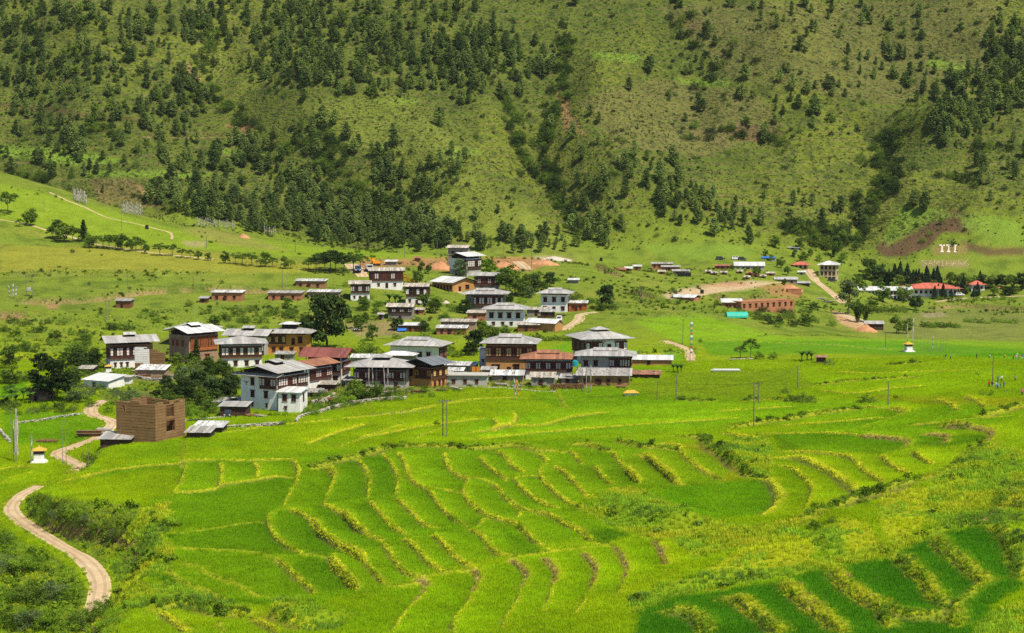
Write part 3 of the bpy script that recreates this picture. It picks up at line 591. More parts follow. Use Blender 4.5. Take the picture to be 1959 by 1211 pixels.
SUNG = [[(900,330),(1060,440),(1120,490),(900,480),(830,420),(800,350)], [(560,190),(760,180),(860,260),(900,350),(760,320),(640,260)], [(380,0),(430,40),(440,120),(400,140),(360,60)]]
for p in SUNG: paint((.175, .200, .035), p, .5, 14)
# bund crests: yellowish grass, earth on the risers, painted shade at their foot
ymask = np.exp(-(BD * .9) ** 2) * (1 - mt)
lay((.310, .330, .016), ymask * .8 * (YY < 560)); lay((.12, .16, .03), ymask * .6 * (YY >= 560))
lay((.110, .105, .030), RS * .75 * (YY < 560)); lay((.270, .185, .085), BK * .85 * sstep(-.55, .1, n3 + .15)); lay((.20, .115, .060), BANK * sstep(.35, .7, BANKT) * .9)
Cc *= (1 + mt[..., None] * np.array((.24, .31, .16)))
Cc *= 1 + np.clip(TONE, -.4, .4)[..., None] * np.array((1.25, .75, .6))
Cc *= (1 + .16 * n3 + .10 * fbm(XX, YY, 1.6, 2, 151))[..., None]

def grid_mesh(name, r0, r1):
    nr = r1 - r0; me = bpy.data.meshes.new(name); nv = nr * NC; nf = (nr - 1) * (NC - 1)
    co = np.stack([XX[r0:r1], YY[r0:r1], ZZ[r0:r1]], -1).reshape(-1, 3)
    me.vertices.add(nv); me.vertices.foreach_set('co', co.astype(np.float32).ravel())
    i = (np.arange(nr - 1)[:, None] * NC + np.arange(NC - 1)[None]).ravel()
    f = np.stack([i, i + 1, i + NC + 1, i + NC], 1)
    me.loops.add(nf * 4); me.loops.foreach_set('vertex_index', f.astype(np.int32).ravel())
    me.polygons.add(nf); me.polygons.foreach_set('loop_start', (np.arange(nf) * 4).astype(np.int32))
    me.polygons.foreach_set('use_smooth', np.ones(nf, bool))
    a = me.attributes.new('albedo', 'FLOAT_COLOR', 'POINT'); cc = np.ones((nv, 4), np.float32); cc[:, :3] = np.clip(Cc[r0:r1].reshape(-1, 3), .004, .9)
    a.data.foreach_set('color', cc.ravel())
    b = me.attributes.new('wild', 'FLOAT', 'POINT'); b.data.foreach_set('value', mt[r0:r1].astype(np.float32).ravel())
    me.update(); me.validate(); return me
def ground_mat():
    t = NT('ground_cover'); p = t.pos(); al = t.attr('albedo').outputs['Color']; wd = t.attr('wild').outputs['Fac']
    f1 = t.noise(1.4, 4, .65, p); f2 = t.noise(.42, 4, .6, p, (1, .55, 2.2)); f3 = t.noise(4.5, 2, .6, p)
    k = t.math('MULTIPLY', t.mapr(f1, .28, .72, .72, 1.28), t.mapr(f3, .3, .7, .86, 1.14)); c = t.mix(1, al, k, 'MULTIPLY')
    # tussocks and bare lines on the mountain
    d1 = t.math('MULTIPLY', t.mapr(f2, .50, .62, 0, .85), wd); c = t.mix(d1, c, (.036, .052, .015))
    d2 = t.math('MULTIPLY', t.mapr(t.noise(.5, 4, .6, p, (.6, .6, 3.4)), .56, .70, 0, .65), wd); c = t.mix(d2, c, (.15, .105, .055))
    t.col(c); t.rough(.95); t.p.inputs['Specular IOR Level'].default_value = .05
    h = t.math('ADD', f1, t.math('MULTIPLY', f2, t.math('ADD', .4, t.math('MULTIPLY', wd, 3.0)))); t.bump(h, .9, .8); return t.mat
M['ground'] = ground_mat()
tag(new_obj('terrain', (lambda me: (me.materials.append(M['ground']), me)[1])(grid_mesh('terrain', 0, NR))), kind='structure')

def roadmat(name, c, c2):
    t = NT(name); p = t.pos(); a = t.noise(.22, 6, .7, p); b = t.noise(6, 3, .6, p); tn = t.attr('tone').outputs['Fac']
    t.col(t.mix(1, t.mix(t.mapr(a, .38, .66, 0, 1), c, c2), t.math('MULTIPLY', tn, t.mapr(b, .3, .7, .85, 1.12)), 'MULTIPLY')); t.rough(.95); t.bump(t.math('ADD', a, b), .5, .15); M[name] = t.mat
roadmat('dirt_pale', (.50, .385, .24), (.40, .275, .155)); roadmat('dirt_red', (.44, .24, .13), (.50, .34, .20))
def road_strip(name, l, hw, mat):
    l = l.copy(); d = np.gradient(l[:, :2], axis=0); d /= np.linalg.norm(d, axis=1)[:, None] + 1e-9; nrm = np.stack([-d[:, 1], d[:, 0]], 1)
    v = []; K = 9
    for i in range(len(l)):
        ww = hw * (1 + .25 * float(vnoise(np.array(i * .17), np.array(hw), 5)) + .08 * float(vnoise(np.array(i * .8), np.array(hw), 6)))
        for j in range(K):
            o = -ww + 2 * ww * j / (K - 1); x, y = l[i, :2] + nrm[i] * o
            v.append((x, y, l[i, 2] + .09 - (.22 if j in (0, K - 1) else (.06 if j in (2, 6) else .01))))
    f = [(i * K + j, (i + 1) * K + j, (i + 1) * K + j + 1, i * K + j + 1) for i in range(len(l) - 1) for j in range(K - 1)]
    f = [tuple(reversed(q)) for q in f]
    b = MB(); b.add(v, f); b.c = [(1.12, .98, .80, 1.02, 1.02, .80, .98, 1.12)[k % 8] * random.uniform(.95, 1.05) for k in range(len(f))]; return tag(b.build(name, M[mat], smooth=True), kind='structure')
for nm, l, hw in ROADS: road_strip(nm, l, hw, 'dirt_red' if nm in ('mountain_road',) else 'dirt_pale')
# ------------------------------------------------------------------ grass, rice and scrub (uncountable: instanced stuff)
def raw(me): return bpy.data.objects.new('sample', me)
def blades(name, mat, n, rad, h, wid, lean, seed, droop=.3, tone=(.7, 1.25)):
    r = random.Random(seed); b = MB()
    for _ in range(n):
        a = r.uniform(0, 6.283); q = rad * math.sqrt(r.random()); x, y = q * math.cos(a), q * math.sin(a)
        t = r.uniform(0, 6.283); hh = h * r.uniform(.6, 1.1); ln = lean * r.uniform(.3, 1.3) * hh; dx, dy = math.cos(t) * ln, math.sin(t) * ln
        if r.random() < .6: dx, dy = dx * .5 + x * .5 / max(rad, .01) * ln, dy * .5 + y * .5 / max(rad, .01) * ln
        s = r.uniform(0, 3.14); wx, wy = math.cos(s) * wid * .5, math.sin(s) * wid * .5
        m = (x + dx * .4, y + dy * .4, hh * .62); e = (x + dx, y + dy, hh * (1 - droop * r.random()))
        b.add([(x - wx, y - wy, -.08), (x + wx, y + wy, -.08), (m[0] + wx * .8, m[1] + wy * .8, m[2]), (m[0] - wx * .8, m[1] - wy * .8, m[2]), e], [(0, 1, 2, 3), (3, 2, 4)], c=r.uniform(*tone))
    return raw(b.mesh(name, M[mat]))
def clump_quads(b, c, rad, n, size, r, up=.25, tone=(.6, 1.3), flat=1.0):
    for _ in range(n):
        d = Vector((r.gauss(0, 1), r.gauss(0, 1), r.gauss(0, 1) * flat)); d.normalize(); q = rad * r.random() ** .45
        p = Vector(c) + Vector((d.x * q, d.y * q, d.z * q * flat)); nn = (d + Vector((r.gauss(0, .6), r.gauss(0, .6), up + r.gauss(0, .5)))).normalized()
        e = nn.orthogonal().normalized(); g = nn.cross(e); t = r.uniform(0, 6.28); e, g = e * math.cos(t) + g * math.sin(t), g * math.cos(t) - e * math.sin(t)
        s = size * r.uniform(.6, 1.3); s2 = s * r.uniform(.5, .8)
        b.add([p - e * s * .5, p - g * s2 * .5, p + e * s * .5, p + g * s2 * .5], [(0, 1, 2, 3)], c=r.uniform(*tone))
def scrub_mesh(name, seed, mat='scrub_leaf', n=70):
    r = random.Random(seed); b = MB()
    for k in range(5): clump_quads(b, (r.uniform(-.35, .35), r.uniform(-.35, .35), r.uniform(.15, .5)), .38, n // 5, .26, r)
    return raw(b.mesh(name, M[mat]))
def scatter(name, samples, pts, rot, scl, tint, label, cat):
    pts = np.asarray(pts, float); n = len(pts); me = bpy.data.meshes.new(name); me.vertices.add(n); me.vertices.foreach_set('co', pts.astype(np.float32).ravel())
    def at_(nm, ty, key, arr): a = me.attributes.new(nm, ty, 'POINT'); a.data.foreach_set(key, np.ascontiguousarray(arr, np.float32).ravel())
    rv = np.zeros((n, 3)); rv[:, 2] = rot; at_('spin', 'FLOAT_VECTOR', 'vector', rv); sv = np.asarray(scl, float); sv = np.repeat(sv[:, None], 3, 1) if sv.ndim == 1 else sv
    at_('size', 'FLOAT_VECTOR', 'vector', sv); cc = np.ones((n, 4)); cc[:, :3] = np.asarray(tint) * 1.0; at_('tint', 'FLOAT_COLOR', 'color', cc)
    a = me.attributes.new('pick', 'INT', 'POINT'); a.data.foreach_set('value', rng.integers(0, len(samples), n).astype(np.int32))
    o = new_obj(name, me); g = bpy.data.node_groups.new(name, 'GeometryNodeTree')
    g.interface.new_socket('Geometry', in_out='INPUT', socket_type='NodeSocketGeometry'); g.interface.new_socket('Geometry', in_out='OUTPUT', socket_type='NodeSocketGeometry')
    N = g.nodes.new; L = g.links.new; gi = N('NodeGroupInput'); go = N('NodeGroupOutput'); ip = N('GeometryNodeInstanceOnPoints'); jn = N('GeometryNodeJoinGeometry')
    for s in reversed(samples):
        oi = N('GeometryNodeObjectInfo'); oi.inputs[0].default_value = s; oi.inputs['As Instance'].default_value = True; L(oi.outputs['Geometry'], jn.inputs[0])
    def na(nm, ty): q = N('GeometryNodeInputNamedAttribute'); q.data_type = ty; q.inputs[0].default_value = nm; return q.outputs[0]
    L(gi.outputs[0], ip.inputs['Points']); L(jn.outputs[0], ip.inputs['Instance']); ip.inputs['Pick Instance'].default_value = True
    L(na('pick', 'INT'), ip.inputs['Instance Index']); L(na('spin', 'FLOAT_VECTOR'), ip.inputs['Rotation']); L(na('size', 'FLOAT_VECTOR'), ip.inputs['Scale'])
    L(ip.outputs[0], go.inputs[0]); md = o.modifiers.new('plants', 'NODES'); md.node_group = g
    return tag(o, label, cat, kind='stuff')
def look(arr, x, y):
    r = np.clip(np.round(np.interp(y, ys, np.arange(NR))).astype(int), 0, NR - 1); c = np.clip(np.round(np.interp(x / y, us, np.arange(NC))).astype(int), 0, NC - 1); return arr[r, c]
ROADM = np.zeros(ZZ.shape)
for nm, l, hw in ROADS:
    s_, d_, p_ = field_dist(l, hw + 2, False); ROADM[s_] = np.maximum(ROADM[s_], 1 - sstep(hw, hw + .8, d_))
def sprinkle(y0, y1, sp, umax=.31, jit=.5):
    """jittered points over the ground, spacing sp metres"""
    out = []
    for y in np.arange(y0, y1, sp):
        x = np.arange(-umax * y, umax * y, sp); out.append(np.stack([x + rng.uniform(-jit, jit, len(x)) * sp, y + rng.uniform(-jit, jit, len(x)) * sp], 1))
    return np.concatenate(out)
def put(xy, dz=0.0): return np.column_stack([xy, hgt(xy[:, 0], xy[:, 1]) + dz])

rice_s = [blades('rice', 'rice_blade', 46, .72, .50, .055, .35, 100 + k, .25, (.86, 1.14)) for k in range(3)]
q1 = np.concatenate([sprinkle(195, 330, .85), sprinkle(330, 430, 1.0), sprinkle(430, 545, 1.25)])
keep = (look(FIELDK, q1[:, 0], q1[:, 1]) > .55) & (look(BD, q1[:, 0], q1[:, 1]) > 1.15) & (look(ROADM, q1[:, 0], q1[:, 1]) < .05) & (look(BANK, q1[:, 0], q1[:, 1]) < .2) & (look(BK, q1[:, 0], q1[:, 1]) < .3) & (look(RS, q1[:, 0], q1[:, 1]) < .45)
keep &= rng.random(len(q1)) < np.interp(q1[:, 1], [430, 545], [1, .5])
q1 = q1[keep]; tint = look(Cc, q1[:, 0], q1[:, 1]) * 1.95
scatter('rice', rice_s, put(q1), rng.uniform(0, 6.28, len(q1)), np.column_stack([np.ones(len(q1)), np.ones(len(q1)), rng.uniform(.93, 1.06, len(q1)) * (1 + .08 * look(n2, q1[:, 0], q1[:, 1]))]), tint, 'young green rice standing in the terraced paddies', 'rice')

tuft_s = [blades('tuft', 'grass_blade', 30, .30, .62, .05, .75, 200 + k, .55, (.6, 1.35)) for k in range(4)]
scrub_s = [scrub_mesh('scrub', 300 + k) for k in range(4)]
P_, S_, T_ = [], [], []; P2, S2, T2 = [], [], []
Y1 = np.array((.330, .325, .020)); Y2 = np.array((.240, .280, .014)); BR = np.array((.30, .220, .070)); ST = np.array((.30, .25, .075)); G1 = np.array((.140, .215, .014)); G2 = np.array((.070, .118, .014))
for l, (_, w_, h_, st, k) in zip(BLD, BL):
    L_ = np.concatenate([[0], np.cumsum(np.hypot(*np.diff(l[:, :2], axis=0).T))]); far = l[:, 1].mean() > 560
    per = {'m': 9.0, 'y': 15.0, 'g': 4.0, 'b': 6.0, 't': 7.0, 'r': 3.0}[k] * (w_ + .25) * (.35 if far else 1); n = max(3, int(L_[-1] * per)); t = rng.random(n) * L_[-1]
    x = np.interp(t, L_, l[:, 0]); y = np.interp(t, L_, l[:, 1]); d = np.gradient(l[:, :2], axis=0); d /= np.linalg.norm(d, axis=1)[:, None] + 1e-9
    nx = -np.interp(t, L_, d[:, 1]); ny = np.interp(t, L_, d[:, 0]); o = rng.normal(.1, .42, n) * w_
    if k == 't': o = -np.abs(o) - .15
    if k == 'm': o = rng.normal(-.15, .85, n) * w_
    xy = np.column_stack([x + nx * o, y + ny * o]); mixv = .5 + .5 * fbm(xy[:, 0], xy[:, 1], 9, 3, 77) + rng.normal(0, .12, n); m3 = mixv[:, None]
    if k == 'y': c = np.where(m3 < .16, G1, np.where(m3 < .34, Y2, np.where(m3 < .94, Y1 * 1.25, BR * 1.2)))
    elif k == 'm': c = np.where(m3 < .3, G2 * 1.3, np.where(m3 < .5, G1, np.where(m3 < .72, Y2, np.where(m3 < .9, Y1, BR))))
    elif k == 'g': c = np.where(m3 < .4, G2 * 1.6, np.where(m3 < .75, G1, Y2))
    elif k == 't': c = np.where(m3 < .55, ST, np.where(m3 < .75, BR * .8, Y2))
    else: c = np.where(m3 < .38, G2 * 1.2, np.where(m3 < .62, G1, np.where(m3 < .85, Y2, Y1)))
    gp = fbm(xy[:, 0], xy[:, 1], 3.5, 2, 78) + .55; c = c * rng.uniform(.75, 1.2, (n, 1))
    sz = np.clip(.8 + .5 * (gp - .55), .5, 1.15) * {'m': .75, 'y': .44, 'g': .45, 'b': .9, 't': .7, 'r': .9}[k] * rng.uniform(.65, 1.3, n)
    P_.append(put(xy)); S_.append(sz); T_.append(c)
    if k in 'br':
        m = max(2, int(L_[-1] * (.9 if not far else .45))); i = rng.integers(0, n, m); i = i[mixv[i] < .46]; m = len(i); P2.append(put(xy[i])); S2.append(rng.uniform(.7, 1.7, m)); T2.append(np.where(rng.random((m, 1)) < .5, G2 * 1.3, G1))
# tall grass on the slopes between the fields, the weedy bank and the waste ground
q2 = sprinkle(195, 545, .8); my, mg, mb = (look(a, q2[:, 0], q2[:, 1]) for a in (YSM, GSM, BSM)); bk = look(BANK, q2[:, 0], q2[:, 1]); sel = rng.random(len(q2))
nz = fbm(q2[:, 0], q2[:, 1], 11, 3, 88)
kk = (sel < np.maximum(np.maximum(my * .8, mg), mb * .8)) | ((sel < bk * .9) & (look(BANKT, q2[:, 0], q2[:, 1]) < .62)); kk &= look(ROADM, q2[:, 0], q2[:, 1]) < .05; q3 = q2[kk]; nz = nz[kk][:, None]; my, mg, mb, bk = my[kk][:, None], mg[kk][:, None], mb[kk][:, None], bk[kk][:, None]
c = np.where(my > .5, np.where(nz > -.15, np.array((.29, .32, .012)), G1 * 1.3), np.where(mg > .5, np.where(nz > .42, Y1 * .85, np.where(nz > .08, Y2 * .95, np.where(nz > -.3, G1 * 1.15, G2 * 1.4))), np.where(nz > .15, Y2, np.where(nz > -.25, G1, G2 * 1.2))))
P_.append(put(q3)); S_.append(rng.uniform(.7, 1.35, len(q3)) * np.where(mg[:, 0] > .5, 1.15, .9)); T_.append(c)
kk = rng.random(len(q3)) < np.where(mb[:, 0] > .4, .14, np.where(bk[:, 0] > .4, .12, np.where(mg[:, 0] > .5, .02, .0))); P2.append(put(q3[kk])); S2.append(rng.uniform(.7, 2.0, kk.sum())); T2.append(np.where(rng.random((kk.sum(), 1)) < .25, G2, np.where(rng.random((kk.sum(), 1)) < .5, G2 * 1.95, G1 * 1.2)))
q7 = sprinkle(380, 560, 1.0); k7 = (look(FIELDK, q7[:, 0], q7[:, 1]) < .6) & (look(ROADM, q7[:, 0], q7[:, 1]) < .05) & (np.maximum(np.maximum(look(YSM, q7[:, 0], q7[:, 1]), look(GSM, q7[:, 0], q7[:, 1])), look(BSM, q7[:, 0], q7[:, 1])) < .3) & (fbm(q7[:, 0], q7[:, 1], 7, 3, 91) > -.15); q7 = q7[k7]
P_.append(put(q7)); S_.append(rng.uniform(.5, 1.2, len(q7))); T_.append(np.where(rng.random((len(q7), 1)) < .5, G1, np.where(rng.random((len(q7), 1)) < .5, G2 * 1.3, Y2)))
k7 = rng.random(len(q7)) < .10; P2.append(put(q7[k7])); S2.append(rng.uniform(.6, 1.5, k7.sum())); T2.append(np.where(rng.random((k7.sum(), 1)) < .5, G2 * 1.2, G1))
for nm, l, hw in ROADS:      # weeds creeping onto the road edges
    if l[:, 1].mean() > 700: continue
    n = len(l) * 7; i = rng.integers(0, len(l) - 1, n); d = l[i + 1, :2] - l[i, :2]; d /= np.linalg.norm(d, axis=1)[:, None] + 1e-9; o = (hw + rng.normal(.05, .3, n)) * rng.choice([-1, 1], n); xy = l[i, :2] + d * rng.random((n, 1)) * 2 + np.column_stack([-d[:, 1], d[:, 0]]) * o[:, None]
    P_.append(put(xy)); S_.append(rng.uniform(.35, .9, n)); T_.append(np.where(rng.random((n, 1)) < .6, G1, Y2))
# edges of the road and rough tufts in the village meadow
q4 = sprinkle(545, 860, 2.3); px4, py4 = project(q4[:, 0], q4[:, 1], hgt(q4[:, 0], q4[:, 1]))
k4 = ~((py4 > 612) & (px4 > 1190)) & (rng.random(len(q4)) < .30 + .5 * (fbm(q4[:, 0], q4[:, 1], 25, 3, 99) > .05)) & (look(ROADM, q4[:, 0], q4[:, 1]) < .05); q4 = q4[k4]
cc4 = look(Cc, q4[:, 0], q4[:, 1]); P_.append(put(q4)); S_.append(rng.uniform(.3, .7, len(q4))); T_.append(cc4 * rng.uniform(.8, 1.1, (len(q4), 1)))
scatter('grass', tuft_s, np.vstack(P_), rng.uniform(0, 6.28, sum(map(len, P_))), np.concatenate(S_), np.vstack(T_) * 1.9, 'yellow green grass growing on the field bunds and slopes', 'grass')
# scrub: on the bushy banks, the village terraces, the mountain
q5 = sprinkle(560, 900, 3.6); nz = fbm(q5[:, 0], q5[:, 1], 22, 3, 55); px_, py_ = project(q5[:, 0], q5[:, 1], hgt(q5[:, 0], q5[:, 1]))
mead = ((py_ < 522) & (px_ < 700)) | ((py_ > 600) & (px_ > 1150)) | ((py_ > 650) & (px_ > 860))
k5 = (nz > np.where(mead, .42, .02)) & ~((py_ > 608) & (px_ > 1180)) & ~((py_ > 655) & (px_ > 860)) & (look(ROADM, q5[:, 0], q5[:, 1]) < .02) & (rng.random(len(q5)) < np.where((px_ < 600) & (py_ < 600), .14, .5)); q5 = q5[k5]
P2.append(put(q5)); S2.append(rng.uniform(.5, 1.9, len(q5))); T2.append(np.where(rng.random((len(q5), 1)) < .4, G2 * .9, np.where(rng.random((len(q5), 1)) < .5, G1 * .75, np.array((.10, .13, .03)))))
q6 = sprinkle(960, 1310, 2.3); nz = fbm(q6[:, 0], q6[:, 1], 40, 4, 56) + .5 * fbm(q6[:, 0], q6[:, 1], 9, 2, 57); k6 = (rng.random(len(q6)) < .30 + .6 * sstep(.0, .6, nz)); q6 = q6[k6]
P2.append(put(q6)); S2.append(rng.uniform(.4, 1.25, len(q6)) * np.where(rng.random(len(q6)) < .08, 2.0, 1)); T2.append(np.where(rng.random((len(q6), 1)) < .5, np.array((.036, .060, .015)), np.array((.095, .120, .025))) * rng.uniform(.7, 1.4, (len(q6), 1)))
scatter('scrub', scrub_s, np.vstack(P2), rng.uniform(0, 6.28, sum(map(len, P2))), np.concatenate(S2), np.vstack(T2), 'low wild scrub on the banks and the dry mountainside', 'scrub')
# ------------------------------------------------------------------ trees and shrubs
def tree_mesh(seed, kind, leaf, h=8.0, wr=.42, trunk=.28, lobes=24, per=52, size=.34):
    """(trunk mesh, crown mesh) about h metres tall, crown radius wr*h"""
    size *= 1.55; per = int(per * 1.25)
    r = random.Random(seed); tb = MB(); cb = MB(); th = h * trunk
    tw = h * .028; pts = [Vector((0, 0, -.3))]
    for k in range(1, 5): pts.append(Vector((r.uniform(-1, 1) * h * .015 * k, r.uniform(-1, 1) * h * .015 * k, (th + h * .3) * k / 4)))
    for k in range(4): tb.tube(pts[k], pts[k + 1], tw * (1 - k * .19), tw * (1 - (k + 1) * .19), 6, c=r.uniform(.8, 1.2))
    if kind == 'round':
        for i in range(lobes):
            t = (i + .5) / lobes; zz = th * .6 + (h - th * .6) * (.08 + .86 * r.random() ** .85); f = (zz - th * .6) / (h - th * .6)
            rad = wr * h * math.sin(math.pi * min(.97, .22 + .72 * f)) ** .7 * r.uniform(.35, 1.02); a = i * 2.399 + r.uniform(-.4, .4)
            c = Vector((math.cos(a) * rad, math.sin(a) * rad, zz)); lr = h * r.uniform(.11, .19)
            clump_quads(cb, c, lr, per, size * h / 8 * 1.15, r, .35, (.55, 1.4), .8)
            if i % 3 == 0: tb.tube(pts[2 + i % 2], c * .85 + pts[3] * .15, tw * .38, tw * .12, 5, c=r.uniform(.8, 1.2))
    elif kind == 'umbrella':
        for i in range(lobes):
            a = i * 2.399; rad = wr * h * math.sqrt(r.random()) ; zz = h * (.9 - .32 * (rad / (wr * h)) ** 2) + r.uniform(-.14, .06) * h
            c = Vector((math.cos(a) * rad, math.sin(a) * rad, zz)); clump_quads(cb, c, h * r.uniform(.11, .18), per, size * h / 8, r, .5, (.55, 1.4), .55)
            if i % 2 == 0: tb.tube(pts[3] * .8, c, tw * .35, tw * .1, 5, c=r.uniform(.8, 1.2))
    elif kind == 'shrub':
        for i in range(lobes):
            a = i * 2.399; rad = wr * h * math.sqrt(r.random()); zz = h * r.uniform(.12, .92) * (1 - .45 * (rad / (wr * h)) ** 2)
            clump_quads(cb, (math.cos(a) * rad, math.sin(a) * rad, zz), h * r.uniform(.15, .25), int(per * 1.15), size * h / 8, r, .35, (.55, 1.4), .85)
    elif kind == 'pine':      # open conical pine with upswept sprays
        tb = MB(); tb.tube((0, 0, -.6), (0, 0, h * .55), h * .017, h * .011, 6, c=1); tb.tube((0, 0, h * .55), (0, 0, h * .97), h * .011, h * .003, 5, c=1)
        z = h * trunk
        while z < h * .97:
            f = (z - h * trunk) / (h * (1 - trunk)); R_ = wr * h * ((1 - f) ** .55) * (1 - .55 * math.exp(-f * 7)) + .12; nb = r.randint(4, 6); a0 = r.uniform(0, 6.28)
            for k in range(nb):
                if r.random() < .16: continue
                a = a0 + 6.283 * k / nb + r.uniform(-.3, .3); L_ = R_ * r.uniform(.6, 1.15); e = Vector((math.cos(a) * L_, math.sin(a) * L_, z + L_ * r.uniform(.1, .4)))
                tb.tube((0, 0, z), e, h * .004, h * .001, 3, c=1)
                for t in (.45, .75, 1.0):
                    if L_ < .5 and t < .8: continue
                    c = Vector((0, 0, z)).lerp(e, t); clump_quads(cb, c, .34 + .34 * L_ * .4, 11, .74 * h / 13, r, .5, (.55, 1.4), .7)
            z += h * r.uniform(.042, .07)
        clump_quads(cb, (0, 0, h * .97), .35, 12, .5 * h / 13, r, .4, (.7, 1.3), 1.4)
    elif kind == 'cypress':   # dense pointed conifer
        tb = MB(); tb.tube((0, 0, -.5), (0, 0, h * .8), h * .02, h * .006, 6, c=1)
        for i in range(lobes * 2):
            f = (i + .5) / (lobes * 2); zz = h * (.10 + .88 * f); rad = wr * h * (1 - f) ** .9 * r.uniform(.45, 1.0); a = i * 2.399
            clump_quads(cb, (math.cos(a) * rad, math.sin(a) * rad, zz), .28 + .10 * h * (1 - f), per // 2, size * h / 8, r, .2, (.55, 1.35), 1.1)
    elif kind == 'bamboo':
        tb = MB()
        for i in range(14):
            a = r.uniform(0, 6.28); q = h * .06 * r.random(); b0 = Vector((math.cos(a) * q, math.sin(a) * q, -.2)); l = wr * h * r.uniform(.4, 1.1); hh = h * r.uniform(.7, 1.0)
            p1 = b0 + Vector((math.cos(a) * l * .25, math.sin(a) * l * .25, hh * .62)); p2 = b0 + Vector((math.cos(a) * l, math.sin(a) * l, hh * r.uniform(.82, 1)))
            tb.tube(b0, p1, h * .006, h * .004, 4, c=1); tb.tube(p1, p2, h * .004, h * .001, 4, c=1)
            for t in (.15, .4, .65, .9, 1.0): clump_quads(cb, p1.lerp(p2, t), h * .075, per // 3, size * h / 8, r, .1, (.55, 1.4), 1.1)
            for t in (.4, .65, .85): clump_quads(cb, b0.lerp(p1, t), h * .06, per // 5, size * h / 8, r, .1, (.5, 1.2), 1.1)
    return tb.mesh('trunk', M['bark']), cb.mesh('crown', M[leaf])
PROTO = {}
def proto(key, n, *a, **k): PROTO[key] = [(tree_mesh(1000 + 37 * i + len(PROTO) * 11, *a, **k), k.get('h', 8.0)) for i in range(n)]
proto('dark', 2, 'round', 'leaf_dark', wr=.40, lobes=34, per=60, size=.36)
proto('mid', 3, 'round', 'leaf_mid', wr=.42, lobes=28, per=52)
proto('bright', 2, 'round', 'leaf_bright', wr=.42, lobes=26, per=50)
proto('grey', 2, 'round', 'leaf_grey', wr=.44, trunk=.15, lobes=30, per=56, size=.28)
proto('umb', 3, 'umbrella', 'leaf_mid', wr=.46, trunk=.40, lobes=20, per=46, size=.36)
proto('umbd', 2, 'umbrella', 'leaf_dark', wr=.50, trunk=.36, lobes=24, per=50, size=.36)
proto('sh_dark', 2, 'shrub', 'leaf_dark', wr=.55, lobes=22, per=50); proto('sh_mid', 3, 'shrub', 'leaf_mid', wr=.58, lobes=22, per=50)
proto('sh_bright', 2, 'shrub', 'leaf_bright', wr=.55, lobes=22, per=50); proto('sh_grey', 2, 'shrub', 'leaf_grey', wr=.6, lobes=24, per=52, size=.26); proto('sh_yellow', 1, 'shrub', 'leaf_yellow', wr=.6, lobes=22, per=50)
proto('pine', 4, 'pine', 'needle', h=13.0, wr=.29, trunk=.16); proto('conifer', 2, 'cypress', 'needle_dark', h=10.0, wr=.26, trunk=.1, lobes=30, per=40, size=.36)
proto('slim', 1, 'cypress', 'leaf_dark', h=9.0, wr=.15, trunk=.1, lobes=22, per=36, size=.34); proto('bamboo', 2, 'bamboo', 'leaf_mid', wr=.45, lobes=20, per=60, size=.3); proto('gum', 1, 'round', 'leaf_grey', h=14.0, wr=.26, trunk=.38, lobes=20, per=54, size=.28)
NAMES = {'pine': 'pine_tree', 'conifer': 'conifer', 'slim': 'conifer', 'bamboo': 'bamboo_clump', 'gum': 'gum_tree'}
SMALL = []      # bushes too small to pick apart, gathered into one object
def plant(kind, px, py, hpx, label, group, wide=1.0, rnd=random.Random(5), loc=None, hm=None):
    p = loc if loc is not None else at(px, py); hm = hm or hpx * p.y / F
    if kind.startswith('sh_') and hpx < 13: SMALL.append((p, hm, wide, kind)); return
    (tm, cm), h0 = rnd.choice(PROTO[kind]); s = hm / h0; shrub = kind.startswith('sh_')
    e = empty(NAMES.get(kind, 'shrub' if shrub else 'tree'), (p.x, p.y, p.z - .05), rnd.uniform(0, 6.28)); e.scale = (s * wide, s * wide, s)
    new_obj('stem' if shrub else 'trunk', tm, e); new_obj('foliage' if shrub else 'crown', cm, e)
    return tag(e, label, 'shrub' if shrub else ('bamboo' if kind == 'bamboo' else 'tree'), group)
def plants(label, group, *rows):
    for r in rows:
        k, x, y, h = r[:4]; plant(k, x, y, h, label, group, r[4] if len(r) > 4 else 1.0)

plants('large dense almost black green tree standing alone behind the ochre house', None, ('dark', 625, 668, 108, .95))
plants('broad dark tree overhanging the thatched hut beside the banana plants', None, ('dark', 102, 768, 84, 1.15))
plants('leafy green tree on the terraces above the broad dark tree', 'trees above the thatched hut', ('mid', 18, 706, 46), ('mid', 148, 702, 40, 1.2), ('mid', 128, 690, 26, 1.2))
plants('grey green shrub growing around the thatched hut and banana plants', 'shrubs round the thatched hut', ('sh_grey', 150, 768, 46, 1.1), ('sh_mid', 85, 788, 20, 1.3), ('sh_mid', 120, 790, 20, 1.3), ('sh_grey', 62, 792, 16, 1.3), ('sh_mid', 15, 735, 28, 1.2), ('sh_mid', 45, 728, 20, 1.2), ('sh_mid', 175, 778, 16, 1.3), ('sh_grey', 20, 792, 14, 1.4), ('sh_mid', 140, 788, 20), ('sh_dark', 112, 783, 22), ('sh_dark', 60, 752, 18, 1.4), ('sh_dark', 20, 752, 20, 1.3), ('sh_mid', 190, 745, 14, 1.5))
plants('feathery shrub rising behind the roofless mud ruin', 'shrubs behind the mud ruin', ('sh_grey', 230, 776, 40, 1.1), ('sh_grey', 262, 776, 36, 1.1), ('sh_mid', 292, 778, 30, 1.1), ('sh_bright', 208, 790, 16), ('sh_mid', 322, 772, 30), ('sh_mid', 250, 768, 26, 1.2))
